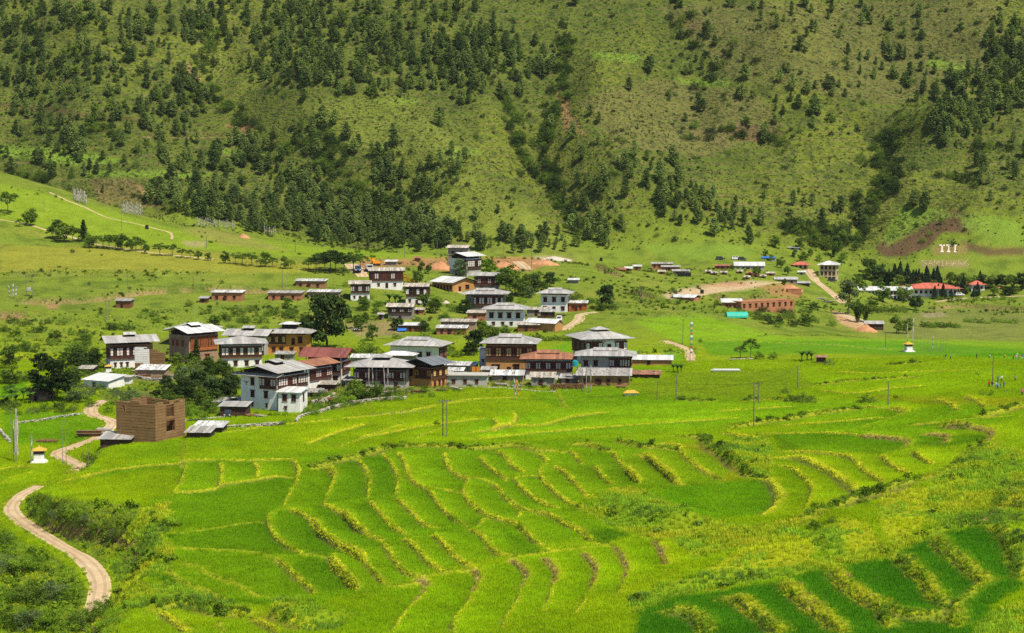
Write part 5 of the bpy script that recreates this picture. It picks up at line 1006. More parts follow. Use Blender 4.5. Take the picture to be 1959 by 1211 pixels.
def shed_roof(W, D, z, rise, ov, sheet=.82, rag=.1, tone=(.75, 1.15), fall='F'):
    """single pitch: low edge at the front (F), back (B), or right (R)"""
    b = MB(); hx, hy = W/2 + ov, D/2 + ov
    if fall == 'F': slope(b, (-hx, -hy, z), (1, 0, 0), 2 * hx, (0, 2 * hy, rise), 0, 0, sheet, rag=rag, tone=tone)
    elif fall == 'B': slope(b, (hx, hy, z), (-1, 0, 0), 2 * hx, (0, -2 * hy, rise), 0, 0, sheet, rag=rag, tone=tone)
    else: slope(b, (hx, -hy, z), (0, 1, 0), 2 * hy, (-2 * hx, 0, rise), 0, 0, sheet, rag=rag, tone=tone)
    return b
def stones_on(par, fn, n, W, D, rnd=BR_, size=.16):
    b = MB()
    for _ in range(n):
        x, y = rnd.uniform(-W/2, W/2), rnd.uniform(-D/2, D/2); s = size * rnd.uniform(.6, 1.5); b.blob((x, y, fn(x, y) + s * .35), s, s * .8, s * .5, 6, 4, .25, c=rnd.uniform(.7, 1.2), rnd=rnd)
    o = b.build('weighting_stones', M['stone'], par); o['kind'] = 'stuff'; return o
def place(px, py, side, yaw, W, D):
    p = at(px, py); th = R(-yaw if side == 'R' else yaw); cx = (W/2 if side == 'R' else -W/2); cy = -D/2
    return Vector((p.x - (cx * math.cos(th) - cy * math.sin(th)), p.y - (cx * math.sin(th) + cy * math.cos(th)), p.z)), th, p
def wall_box(b, W, D, z0, z1, m=0, ins=0.0): b.box(-W/2 + ins, W/2 - ins, -D/2 + ins, D/2 - ins, z0, z1, m)
def rabsel(e, face, W, D, a, c, z, h_, pat, frame='red_timber', light='white_panel', out=.28, body='dark_timber'):
    """projecting timber window bay between fractions a..c of a face with a row of windows and a beam-end cornice"""
    L = W if face == 'F' else D; u0, u1 = -L/2 + a * L, -L/2 + c * L
    def bx(b, x0, x1, o0, o1, z0, z1, m=0, cc=None):
        if face == 'F': b.box(x0, x1, -D/2 - o1, -D/2 - o0, z0, z1, m, cc)
        elif face == 'R': b.box(W/2 + o0, W/2 + o1, x0, x1, z0, z1, m, cc)
        else: b.box(-W/2 - o1, -W/2 - o0, -x1, -x0, z0, z1, m, cc)
    b = MB(); bx(b, u0, u1, -.02, out, z, z + h_ * .84); bx(b, u0 - .06, u1 + .06, -.015, out + .10, z - .14, z + .06, 1); bx(b, u0 - .04, u1 + .04, -.01, out + .06, z + h_ * .20, z + h_ * .24, 1)
    b.build('timber_bay', [M[body], M[frame]], e)
    cb = MB(); zt = z + h_ * .84
    bx(cb, u0 - .08, u1 + .08, -.02, out + .12, zt + .002, zt + .09, 0); bx(cb, u0 - .22, u1 + .22, -.02, out + .34, zt + .30, zt + .38, 0)
    n = max(3, int((u1 - u0) / .34))
    for i in range(n): x = u0 + (u1 - u0) * (i + .5) / n; bx(cb, x - .08, x + .08, -.02, out + .24, zt + .11, zt + .28, 1)
    cb.build('cornice', [M[frame], M['brown_timber']], e)
    k_ = max(1, int(round((u1 - u0) / len(pat) / .85))); pat = ''.join(c_ * k_ for c_ in pat); n = len(pat); ww = (u1 - u0) / n
    for i, ch in enumerate(pat):
        if ch == ' ': continue
        u = u0 + ww * (i + .5)
        if ch == 'w': window(e, face, W, D, u, z + h_ * .22, ww * .86, h_ * .60, 2, 3, frame, light, out=out)
        elif ch == 'd': window(e, face, W, D, u, z + h_ * .22, ww * .80, h_ * .60, 2, 2, frame, 'void_dark', out=out)
        elif ch == 'r': window(e, face, W, D, u, z + h_ * .22, ww * .84, h_ * .60, 3, 2, frame, 'red_timber', out=out)
ROOFN = 0
def house(label, px, py, side, yaw, fpx, spx, hpx, storeys, roof, depth=None, name='farmhouse', group=None, extra=None, cat='house', sink=1.6):
    """storeys bottom-up: (share of height, wall material, [items]); items: ('bay', face, a, c, pattern, light) / ('win', face, [fractions], w, h, pane, frame)
       roof: dict kind, mat, rise, ov, ridge, gap, lantern, stones"""
    d = at(px, py).y; s = F / d; W = fpx / s / math.cos(R(yaw)); D = depth or max(2.5, spx / s / max(.08, math.sin(R(yaw)))); H = hpx / s
    o, th, p = place(px, py, side, yaw, W, D); e = empty(name, o[:], th); tag(e, label, cat, group)
    z = 0.0; b = MB(); mats = []
    for i, (sh, wm, items) in enumerate(storeys):
        h_ = sh * H
        if wm not in mats: mats.append(wm)
        wall_box(b, W, D, -sink if i == 0 else z + .0, z + h_, mats.index(wm), .002 * i)
        for it in items:
            if it[0] == 'bay': rabsel(e, it[1], W, D, it[2], it[3], z + .12, h_ - .22, it[4], *(it[5:]))
            elif it[0] == 'win':
                L = W if it[1] == 'F' else D; fr = it[6] if len(it) > 6 else 'red_timber'
                for f in it[2]: window(e, it[1], W, D, (f - .5) * L, z + (h_ - it[4]) * .45, it[3], it[4], 2, 2, fr, it[5] if len(it) > 5 else 'void_dark', True)
            elif it[0] == 'door':
                L = W if it[1] == 'F' else D; me, pm = window_mesh(it[3], it[4], 2, 1, 'red_timber', it[5] if len(it) > 5 else 'void_dark', False)
                o2 = new_obj('door', me, e); u = (it[2] - .5) * L; o2.location = (u, -D/2 - .02, z) if it[1] == 'F' else (W/2 + .02, u, z) if it[1] == 'R' else (-W/2 - .02, -u, z); o2.rotation_euler = (0, 0, {'F': 0, 'R': math.pi/2, 'L': -math.pi/2}[it[1]]); new_obj('pane', pm, o2)
        z += h_
    b.build('wall', [M[m] for m in mats], e)
    k = roof; gap = k.get('gap', .5); zr = z + gap; rise = k['rise']; ov = k.get('ov', 1.5); kd = k.get('kind', 'hip'); rg = k.get('ridge', 'x')
    if gap > .05:
        a = MB(); wall_box(a, W, D, z + .002, zr + rise * .12, 0, .55); hx, hy = W/2 + .35, D/2 + .35
        for sy in (-1, 1): a.box(-hx, hx, sy * (D/2 - .1) - .09, sy * (D/2 - .1) + .09, zr - .16, zr + .05, 1)
        nb = max(3, int(W / 1.6))
        for i in range(nb + 1):
            x = -W/2 + .15 + (W - .3) * i / nb
            for sy in (-1, 1): a.box(x - .08, x + .08, sy * (D/2 - .12) - .08, sy * (D/2 - .12) + .08, z + .004, zr - .162, 1)
        if kd == 'gable':     # open dark loft behind the gable
            if rg == 'x': a.add([(sx * (W/2 - .5), y, zz) for sx in (-1, 1) for y, zz in ((-D/2 + .2, zr), (D/2 - .2, zr), (0, zr + rise * .8))], [(0, 2, 1), (3, 4, 5), (0, 1, 4, 3), (1, 2, 5, 4), (2, 0, 3, 5)], 0)
            else: a.add([(x, sy * (D/2 - .5), zz) for sy in (-1, 1) for x, zz in ((-W/2 + .2, zr), (W/2 - .2, zr), (0, zr + rise * .8))], [(0, 1, 2), (3, 5, 4), (0, 3, 4, 1), (1, 4, 5, 2), (2, 5, 3, 0)], 0)
        a.build('loft', [M[k.get('loft', 'void_dark')], M['dark_timber']], e)
    elif kd == 'gable':
        a = MB(); wi = .06
        if rg == 'x': a.add([(sx * (W/2 - wi), y, zz) for sx in (-1, 1) for y, zz in ((-D/2 + wi, z), (D/2 - wi, z), (0, z + rise * .92 * (D/2) / (D/2 + ov)))], [(0, 2, 1), (3, 4, 5), (0, 1, 4, 3), (1, 2, 5, 4), (2, 0, 3, 5)])
        else: a.add([(x, sy * (D/2 - wi), zz) for sy in (-1, 1) for x, zz in ((-W/2 + wi, z), (W/2 - wi, z), (0, z + rise * .92 * (W/2) / (W/2 + ov)))], [(0, 1, 2), (3, 5, 4), (0, 3, 4, 1), (1, 4, 5, 2), (2, 5, 3, 0)])
        a.build('gable_wall', M[storeys[-1][1]], e)
    if kd == 'shed':
        rb = shed_roof(W, D, zr, rise, ov, fall=k.get('fall', 'F'), sheet=k.get('sheet', .82), tone=k.get('tone', (.75, 1.15)))
        rf = rb.build('roof', M[k['mat']], e)
        if k.get('fall', 'F') in 'FB':      # close the high side
            c = MB(); sg = 1 if k.get('fall', 'F') == 'F' else -1
            q = [(-W/2 + .03, -sg * D/2 * .98, zr - .02), (-W/2 + .03, sg * (D/2 - .03), zr - .02), (-W/2 + .03, sg * (D/2 - .03), zr + rise * .9)]
            c.add(q + [(-x, y, zz) for x, y, zz in q], [(0, 1, 2), (3, 5, 4), (0, 3, 4, 1), (1, 4, 5, 2), (2, 5, 3, 0)]); c.build('gable_wall', M[storeys[-1][1]], e)
        if k.get('stones'):
            fn = (lambda x, y: zr + .05 + rise * ((y / (D/2 + ov)) * (1 if k.get('fall', 'F') == 'F' else -1) * .5 + .5)) if k.get('fall', 'F') != 'R' else (lambda x, y: zr + .05 + rise * (.5 - .5 * x / (W/2 + ov))); stones_on(rf, fn, k['stones'], W + ov, D + ov)
    else:
        rf = roof_mesh(W, D, zr, rise, ov, kd, rg, k.get('hipf', .9), ovs=k.get('ovs'), rag=k.get('rag', 0), tone=k.get('tone', (.72, 1.14)), sheet=k.get('sheet', .82)).build('roof', M[k['mat']], e)
        if k.get('stones'):
            hh = (D/2 + ov) if rg == 'x' else (W/2 + ov); fn = lambda x, y: zr + .05 + rise * (1 - abs(y if rg == 'x' else x) / hh); stones_on(rf, fn, k['stones'], W + ov, D + ov)
    ln = k.get('lantern')
    if ln:                    # raised upper roof over the ridge
        lw, ld, lz = ln[0] * W, ln[1] * D, ln[2]; top = zr + rise
        nb = MB(); nb.box(-lw * .36, lw * .36, -ld * .36, ld * .36, top - .6, top + lz + .05); nb.build('lantern_box', M['void_dark'], rf)
        roof_mesh(lw * .72, ld * .72, top + lz, rise * ln[1] * .9, .14 * max(lw, ld), ln[3] if len(ln) > 3 else kd, rg).build('lantern_roof', M[ln[4] if len(ln) > 4 else k['mat']], rf)
    if k.get('cap'):          # a raised middle strip of the roof itself
        cw, cd, cz = k['cap']; roof_mesh(W * cw, D * cd, zr + rise * (1 - cd * .62) + cz, rise * cd * .62, .05, 'gable', rg).build('raised_roof', M[k['mat']], rf)
    if extra: extra(e, W, D, H, z)
    return e
G_ = dict; WD = 'void_dark'
def gray(**k): return G_(dict(kind='hip', mat='tin_grey', rise=1.5, ov=1.7, gap=.5, cap=(.5, .55, .16)), **k)
# --- front row of the village
def white_extra(e, W, D, H, z):
    b = MB(); slope(b, (-W/2 - 1.5, -D/2 - 1.5, z + .02), (1, 0, 0), W + 3.0, (0, 2.2, .55), 0, 0); b.build('eave_roof', M['tin_grey'], e)
    m = MB(); x0, z0 = -W/2 + 1.7, z - 2.0      # painted winged emblem
    def pl(pts): m.add([(x0 + x, -D/2 - .012, z0 + y) for x, y in pts] , [tuple(range(len(pts)))])
    pl([(-.14, -.3), (.14, -.3), (.2, .1), (.1, .5), (-.1, .5), (-.2, .1)]); pl([(-.16, .1), (-.2, .35), (-.75, .75), (-.6, .3), (-.35, -.02)]); pl([(.16, .1), (.35, -.02), (.6, .3), (.75, .75), (.2, .35)]); pl([(-.3, -.5), (.3, -.5), (.2, -.34), (-.2, -.34)]); m.build('painted_emblem', M['grey_wood'], e)
house('three storey white farmhouse with a winged emblem painted on its wall', 530, 787, 'R', 32, 76, 50, 67,
      [(.30, 'white_plaster', [('win', 'F', [.32, .72], .55, .7), ]), (.33, 'white_plaster', [('win', 'F', [.33, .70], 1.1, 1.5), ('win', 'R', [.2, .5], .9, 1.2)]), (.37, 'white_plaster', [('win', 'F', [.33], 1.1, 1.6), ('bay', 'F', .54, 1.0, 'wdw'), ('bay', 'R', .02, .62, 'wwdw'), ('bay', 'R', .66, .98, 'ww')])],
      gray(kind='gable', ridge='y', rise=1.5, ov=1.6, ovs=1.7, gap=1.0, cap=None, lantern=(.42, .34, .35)), extra=white_extra)
house('small white annex with pale tin roof beside the white farmhouse', 574, 790, 'R', 13, 43, 9, 39, [(.48, 'white_plaster', [('win', 'F', [.35], .5, .6)]), (.52, 'white_plaster', [('win', 'F', [.3, .72], 1.1, 1.4), ('win', 'R', [.5], .8, 1.6)])], dict(kind='shed', mat='tin_white', rise=.7, ov=.5, gap=.1), name='annex')
house('rust roofed timber house joined to the back of the white farmhouse', 590, 748, 'R', 32, 34, 40, 42, [(.45, 'white_plaster', []), (.55, 'white_plaster', [('bay', 'R', .05, .95, 'dwdw')])], gray(kind='gable', ridge='y', mat='tin_rust', rise=1.2, gap=.8, cap=None))
house('large farmhouse with a flying red tin roof and white window panels', 653, 735, 'R', 10, 70, 10, 43, [(.46, 'white_plaster', [('door', 'F', .25, 1.0, 2.0), ('door', 'F', .52, 1.0, 2.0), ('win', 'F', [.84], 1.3, 1.5)]), (.54, 'white_plaster', [('bay', 'F', .02, .99, 'wwdwdwdw'), ('bay', 'R', .1, .9, 'wdw')])], dict(kind='gable', ridge='x', mat='tin_red', rise=1.9, ov=1.8, gap=1.3), depth=9)
house('low dark timber house with grey hipped roof and lantern behind prayer poles', 778, 742, 'R', 6, 104, 8, 34, [(.4, 'grey_plaster', [('door', 'F', .55, 1.0, 1.6), ('win', 'F', [.2, .8], .9, .9)]), (.6, 'grey_plaster', [('bay', 'F', .02, .42, 'wdwd'), ('bay', 'F', .46, .98, 'dwwdw')])], gray(rise=1.7, ov=2.0, gap=.9, cap=None, lantern=(.34, .4, .35, 'hip')), depth=9)
house('ochre walled house with dark ribbed tin roof', 826, 742, 'R', 35, 47, 28, 38, [(.44, 'ochre_plaster', [('door', 'R', .2, .9, 1.7), ('win', 'R', [.5, .75], .8, 1.2)]), (.56, 'ochre_plaster', [('win', 'F', [.12], 1.2, 1.7), ('bay', 'F', .32, 1.0, 'wrrw', 'red_timber', 'yellow_panel'), ('bay', 'R', .03, .97, 'wdwdw', 'red_timber', 'yellow_panel')])], gray(kind='gable', ridge='y', mat='tin_dark', rise=1.5, gap=.9, cap=None, ov=1.5))
house('plaster house with wide grey roof behind the small tin shed', 838, 692, 'R', 14, 93, 13, 28, [(1.0, 'white_plaster', [('win', 'F', [.25, .62, .8], 1.2, 1.2), ('bay', 'R', .1, .9, 'wdw'), ('door', 'F', .48, 1.2, 2.2)])], gray(rise=1.9, gap=.4), depth=9)
house('timber shed with a pale tin roof in front of the plaster house', 787, 700, 'R', 12, 56, 8, 18, [(1.0, 'grey_wood', [('door', 'F', .6, .9, 1.6)])], gray(rise=.9, ov=.8, gap=.3, cap=None, mat='tin_white'), depth=5, name='shed', cat='shed')
house('two storey ochre house with yellow window panels and grey hipped roof', 1018, 716, 'R', 6, 89, 4, 56, [(.50, 'ochre_plaster', [('win', 'F', [.22], 2.0, 1.3), ('door', 'F', .5, 1.1, 2.0), ('win', 'F', [.66], 1.6, 1.5)]), (.50, 'ochre_plaster', [('bay', 'F', .0, 1.0, 'wdwdwdwdw', 'red_timber', 'yellow_panel'), ('bay', 'R', .05, .95, 'wdw', 'red_timber', 'yellow_panel')])], gray(rise=1.9, gap=.55), depth=10)
house('narrow white closet tower leaning on the ochre house', 931, 708, 'R', 8, 14, 3, 40, [(1.0, 'white_plaster', [('win', 'F', [.5], .5, .6)])], dict(kind='shed', mat='tin_grey', rise=.3, ov=.4, gap=.1), depth=2.5, name='closet_tower')
house('house with rust red tin roof beside the teal water tank', 1092, 727, 'R', 3, 87, 4, 38, [(.42, 'white_plaster', [('win', 'F', [.2, .5, .8], .9, .9)]), (.58, 'white_plaster', [('bay', 'F', .0, 1.0, 'wdwdwdwdw'), ('bay', 'R', .05, .95, 'wdw')])], gray(mat='tin_rust', rise=1.7, gap=.45, ov=1.6), depth=9)
def arch_extra(e, W, D, H, z):
    b = MB(); x0, x1, zt = -W * .08, W * .20, z - .25; n = 8; pts = [(x0, z - H * .48), (x1, z - H * .48)] + [(x1 - (x1 - x0) * .0 - .0, zt - .9), (x1 - .5, zt - .25), (x1 - 1.0, zt), (x0 + 1.0, zt), (x0 + .5, zt - .25), (x0, zt - .9)]
    b.add([(x, -D/2 - .40, y) for x, y in pts] + [(x, -D/2 + .0, y) for x, y in pts], [tuple(range(8))] + [(i, i + 8, (i + 1) % 8 + 8, (i + 1) % 8) for i in range(8)]); b.build('arched_panel', M['white_plaster'], e)
    window(e, 'F', W, D, W * .06, z - H * .40, 1.1, 1.6, 2, 1, 'dark_timber', WD, False, .42)
house('maroon timber house with a white arched panel under a broad grey roof', 1120, 697, 'L', 16, 81, 22, 46, [(.45, 'white_plaster', [('win', 'L', [.3, .7], .9, 1.2)]), (.55, 'white_plaster', [('bay', 'F', .0, .40, 'wrrw'), ('bay', 'F', .72, 1.0, 'wrw'), ('bay', 'L', .02, .98, 'wrwrw')])], gray(rise=2.1, ov=2.0, gap=.45, cap=None, lantern=(.4, .35, .1)), extra=arch_extra)
house('grey walled house with white panels in front of the maroon house', 1205, 727, 'R', 4, 94, 5, 44, [(.48, 'grey_plaster', [('win', 'F', [.72, .9], 1.2, 1.2)]), (.52, 'grey_plaster', [('bay', 'F', .58, 1.0, 'wdww'), ('win', 'F', [.1, .3], 1.1, 1.3), ('bay', 'R', .1, .9, 'wdw')])], gray(rise=1.5, gap=.45, ov=1.8), depth=8)
# --- left row
house('timber house with white base, dark upper windows and lantern roof beside the ruin', 211, 707, 'L', 24, 76, 15, 47, [(.42, 'white_plaster', [('win', 'F', [.12, .26, .40], .6, .9)]), (.58, 'mud_wall', [('bay', 'F', .0, .60, 'wdwwdwdw'), ('win', 'L', [.3, .7], 1.0, 1.5)])], gray(kind='gable', ridge='x', rise=1.6, ov=1.7, gap=.7, cap=None, lantern=(.3, .4, .3)))
house('brown mud house with orange timber side and bright tin roof', 362, 696, 'R', 44, 46, 48, 54, [(.45, 'pale_mud', [('door', 'F', .2, 1.0, 1.9), ('win', 'R', [.18, .62], 1.6, 1.3, WD, 'orange_timber')]), (.55, 'pale_mud', [('win', 'F', [.2, .42, .68], 1.1, 1.6, 'red_timber', 'orange_timber'), ('bay', 'R', .05, .97, 'rdrdr', 'orange_timber', 'white_panel', .28, 'orange_timber')])], gray(mat='tin_white', kind='gable', ridge='y', rise=1.5, gap=.8, cap=None, lantern=(.4, .4, .3), ov=1.6))
house('long low roofed house behind the brown mud house', 400, 662, 'R', 10, 76, 10, 30, [(1.0, 'pale_mud', [('win', 'F', [.5], 1, 1)])], gray(kind='hip', rise=1.3, gap=.4), depth=8)
house('white based house with brown cornices and a long row of windows', 424, 704, 'L', 11, 76, 14, 44, [(.42, 'white_plaster', [('win', 'F', [.1, .35, .62, .88], 1.0, 1.2), ('door', 'L', .5, .9, 1.8)]), (.58, 'white_plaster', [('bay', 'F', .0, 1.0, 'wwdwdwdwwdw', 'brown_timber'), ('bay', 'L', .05, .95, 'wdw', 'brown_timber')])], gray(rise=1.4, ov=1.8, gap=.45, cap=None), depth=10)
house('grey roofed house with a small lantern behind the white based house', 505, 680, 'R', 8, 70, 6, 36, [(1.0, 'grey_plaster', [('bay', 'F', .3, 1.0, 'wdwdw')])], gray(kind='gable', rise=1.5, gap=.4, cap=None, lantern=(.36, .4, .45)), depth=8)
house('orange walled house with a raised square lantern roof', 586, 676, 'R', 5, 74, 3, 36, [(.45, 'orange_plaster', [('win', 'F', [.15, .35, .62, .88], 1.0, 1.0)]), (.55, 'orange_plaster', [('bay', 'F', .0, .46, 'wdwdw', 'brown_timber', 'yellow_panel'), ('door', 'F', .66, 1.0, 2.0), ('win', 'F', [.84], 1.3, 1.8)])], gray(rise=1.3, ov=1.8, gap=.5, cap=None, lantern=(.52, .5, 1.1, 'hip', 'tin_white')), depth=9)
# --- middle of the village
sh = lambda **k: dict(dict(kind='gable', mat='shingle', rise=.9, ov=.8, gap=.25, stones=60, sheet=.4, rag=.25, tone=(.6, 1.3)), **k)
house('tower house with black timber bays and a stone upper block', 893, 529, 'R', 40, 34, 27, 34, [(.40, 'grey_plaster', [('win', 'F', [.4], .8, 1.2)]), (.60, 'white_plaster', [('win', 'F', [.4], 1.0, 1.3), ('bay', 'R', .03, .97, 'wwdw', 'dark_timber'), ('bay', 'F', .6, 1.0, 'wd', 'dark_timber')])], dict(kind='gable', ridge='y', mat='tin_white', rise=1.3, ov=1.4, gap=.9), name='tower_house')
house('square stone keep with shingle roof rising behind the tower house', 893, 519, 'R', 10, 36, 6, 44, [(.6, 'stone_wall', []), (.4, 'stone_wall', [('win', 'F', [.25, .7], .9, 1.2)])], sh(rise=.8, stones=30), depth=7, name='stone_keep')
house('timber house under a stone weighted shingle roof beside the yellow bush', 709, 551, 'L', 6, 62, 5, 32, [(.42, 'white_plaster', [('door', 'F', .5, 1.0, 1.8), ('win', 'F', [.25, .75], .8, .8)]), (.58, 'stone_wall', [('bay', 'F', .0, 1.0, 'dwdrdwdd'), ('bay', 'L', .1, .9, 'wd')])], sh(stones=110), depth=7)
house('little two storey house with white base and four white windows', 671, 575, 'L', 5, 36, 3, 31, [(.45, 'white_plaster', [('door', 'F', .5, .9, 1.7), ('win', 'F', [.2, .8], .6, .7)]), (.55, 'mud_wall', [('bay', 'F', .0, 1.0, 'wdwdw', 'dark_timber')])], sh(), depth=6)
house('small timber house with white base between banana plants', 817, 583, 'R', 5, 41, 3, 34, [(.45, 'white_plaster', [('door', 'F', .52, .9, 1.7), ('win', 'F', [.2, .82], .7, .9)]), (.55, 'mud_wall', [('bay', 'F', .0, 1.0, 'wddwdw', 'dark_timber'), ('bay', 'R', .1, .9, 'wd', 'dark_timber')])], sh(), depth=6)
house('long ochre building with bright tin roof and painted gable', 866, 559, 'R', 46, 41, 44, 18, [(1.0, 'ochre_plaster', [('win', 'F', [.15, .3, .45, .6, .75, .9], 1.0, 1.4), ('door', 'R', .3, 1.2, 2.0), ('win', 'R', [.62], 1.8, 1.3)])], dict(kind='gable', ridge='x', mat='tin_white', rise=1.8, ov=1.0, gap=0.0))
house('dark timber house with plain grey roof behind the ochre building', 953, 556, 'R', 6, 46, 4, 26, [(.4, 'stone_wall', [('win', 'F', [.3, .7], .8, .8)]), (.6, 'stone_wall', [('bay', 'F', .0, 1.0, 'dwrdwdw'), ('bay', 'R', .1, .9, 'wd')])], gray(kind='gable', rise=1.0, ov=1.2, gap=.5, cap=None), depth=7)
house('maroon timber house with long rows of panels on a stone base', 963, 601, 'R', 6, 73, 4, 36, [(.42, 'stone_wall', [('win', 'F', [.5], 1.0, .9)]), (.58, 'stone_wall', [('bay', 'F', .22, 1.0, 'wdwwdwwdwdw'), ('win', 'F', [.1], 1.0, 1.3)])], gray(rise=1.5, gap=.5), depth=9)
house('white farmhouse with grey hipped roof next to the brown shed', 1001, 625, 'R', 5, 71, 4, 31, [(.42, 'white_plaster', [('win', 'F', [.2, .45, .68, .9], .9, .8)]), (.58, 'white_plaster', [('win', 'F', [.14, .38, .62, .86], 1.4, 1.6)])], gray(rise=1.6, gap=.45, cap=(.5, .55, .16)), depth=8)
house('white two storey farmhouse standing above the parked van', 1085, 597, 'R', 9, 50, 6, 33, [(.46, 'white_plaster', [('win', 'F', [.16, .84], 1.2, 1.1), ('door', 'F', .5, 1.1, 1.9), ('win', 'R', [.5], .8, 1.0)]), (.54, 'white_plaster', [('win', 'F', [.16, .5, .84], 1.3, 1.5), ('win', 'R', [.3, .7], .9, 1.4)])], gray(rise=1.5, gap=.55))
house('stone house with dark loft and shingle roof above the garden slope', 788, 612, 'R', 5, 46, 3, 24, [(.5, 'stone_wall', [('door', 'F', .5, .9, 1.4)]), (.5, 'stone_wall', [('bay', 'F', .0, 1.0, 'dwdwdw', 'dark_timber')])], sh(), depth=6)
def hut(label, px, py, fpx, hpx, wall='mud_wall', roof='tin_white', side='R', yaw=5, spx=4, depth=5.0, kind='shed', rise=.5, ov=.5, stones=0, wins=2, fall='F', name='hut', cat='hut', group=None, gap=.12, doors=1, extra=None):
    k = dict(kind=kind, mat=roof, rise=rise, ov=ov, gap=gap, stones=stones, fall=fall)
    if stones: k.update(tone=(.6, 1.2), sheet=.6, rag=.3)
    it = [('win', 'F', [(i + .6) / (wins + .4) for i in range(wins)], .8, .8)] if wins else []
    if doors: it.append(('door', 'F', .42, .9, 1.6))
    return house(label, px, py, side, yaw, fpx, spx, hpx, [(1.0, wall, it)], k, depth=depth, name=name, cat=cat, group=group, sink=1.0, extra=extra)
hut('long mud hut with stone weighted tin roof below the clearing', 621, 553, 56, 15, stones=40, wins=3); hut('brown plank hut next to the big dark tree', 576, 575, 64, 14, 'brick_mud', 'tin_grey', stones=30, wins=3)
hut('low mud hut half hidden behind the big dark tree', 648, 572, 60, 13, 'pale_mud', 'tin_white', stones=40, wins=2); hut('brick red mud hut with white doors and tin roof', 462, 577, 58, 17, 'brick_mud', 'tin_white', stones=40, wins=3)
hut('lone dark plank granary standing on the grass terrace', 249, 590, 28, 14, 'brown_timber', 'tin_grey', wins=0, stones=16, depth=4); hut('timber hut with blue tarpaulin at its end', 811, 635, 46, 12, 'brown_timber', 'tin_white', wins=2)
hut('long mud hut with crooked shingle roof behind its twin', 909, 632, 66, 16, 'pale_mud', 'shingle', stones=50, wins=3); hut('low mud hut with crooked roof in front of its twin', 891, 640, 56, 12, 'brick_mud', 'tin_white', stones=40, wins=3)
hut('ochre shed with bright tin gable roof by the dirt lane', 1062, 635, 56, 16, 'ochre_plaster', 'tin_white', side='R', yaw=30, spx=14, depth=5, kind='gable', rise=1.2, gap=0, wins=0, doors=0, name='shed', cat='shed'); hut('brown plank shed with stone weighted roof below the white farmhouse', 1030, 634, 40, 12, 'brown_timber', 'shingle', stones=30, wins=0, name='shed', cat='shed')
hut('orange timber shed attached to the white two storey farmhouse', 1122, 594, 34, 14, 'orange_timber', 'tin_white', stones=20, wins=2, name='shed', cat='shed'); hut('dark slab shed beside the cattle yard', 1050, 604, 42, 11, 'stone_wall', 'shingle', stones=30, wins=1, name='shed', cat='shed'); hut('collapsed tin shed leaning at the edge of the cattle yard', 1060, 608, 26, 11, 'dark_timber', 'tin_grey', stones=20, wins=0, name='shed', cat='shed')
hut('small stone lean-to under the maroon timber house', 928, 614, 34, 15, 'brick_mud', 'shingle', stones=20, wins=1, name='shed', cat='shed'); hut('tiny mud store beside the stone house', 810, 602, 20, 9, 'brick_mud', 'shingle', stones=10, wins=0, depth=3); hut('little wooden outhouse in the garden of the stone house', 733, 612, 9, 10, 'grey_wood', 'tin_grey', wins=0, depth=1.5, name='outhouse')
hut('grey concrete store with white corner columns beside the washing', 930, 739, 76, 20, 'grey_plaster', 'concrete', wins=3, doors=0, rise=.1, ov=.5, depth=6, name='store', cat='shed'); 
hut('long shed with stone weighted tin sheets by the firewood stack', 1203, 738, 96, 19, 'mud_wall', 'tin_grey', stones=120, wins=4, rise=1.2, ov=.8, depth=6, name='shed', cat='shed'); hut('thatch and shingle cowshed at the field edge', 1060, 739, 44, 17, 'stone_wall', 'shingle', kind='gable', rise=1.0, gap=.1, stones=40, wins=1, name='shed', cat='shed'); hut('tin patched cowshed between the store and the shingle shed', 1000, 731, 60, 13, 'stone_wall', 'tin_white', kind='gable', rise=1.0, gap=.1, stones=50, wins=1, name='shed', cat='shed')
hut('low stone shed with tin roof under the maroon house wall', 1103, 735, 30, 11, 'stone_wall', 'tin_grey', stones=20, wins=0, name='shed', cat='shed'); hut('long low shed with snow white tin roof on the rice edge', 1285, 699, 76, 10, 'brick_mud', 'tin_white', wins=0, rise=1.0, depth=6, kind='gable', gap=.1, name='shed', cat='shed'); hut('flattened shed with rusty stone weighted sheets', 1262, 724, 52, 7, 'dark_timber', 'tin_rust', stones=40, wins=0, doors=0, name='shed', cat='shed')
hut('collapsed tin cover between the ochre house and the dark roofed house', 905, 712, 60, 12, 'stone_wall', 'tin_white', stones=60, wins=0, yaw=15, spx=8, name='shed', cat='shed'); hut('stone weighted tin lean-to behind the lantern roofed house', 742, 700, 72, 15, 'stone_wall', 'tin_white', stones=60, wins=0, name='shed', cat='shed')
hut('open tin garage sheltering a jeep beside the white farmhouse', 470, 797, 50, 19, 'dark_timber', 'tin_grey', wins=0, doors=0, depth=5, name='garage', cat='garage'); hut('low tin sheet cover behind the garage', 452, 778, 44, 8, 'stone_wall', 'tin_grey', stones=24, wins=0, doors=0, name='shed', cat='shed')
hut('low woodshed with pale tin sheets at the foot of the mud ruin', 248, 851, 58, 10, 'dark_timber', 'tin_grey', wins=0, doors=0, rise=.8, stones=10, name='woodshed', cat='shed'); hut('tin covered pigsty behind its lower neighbour in the field corner', 424, 828, 54, 10, 'dark_timber', 'tin_white', wins=0, doors=0, rise=.6, stones=14, name='pigsty', cat='shed'); hut('tin covered pigsty standing lowest in the field corner', 400, 839, 44, 11, 'dark_timber', 'tin_grey', wins=0, doors=0, rise=.6, stones=14, name='pigsty', cat='shed')
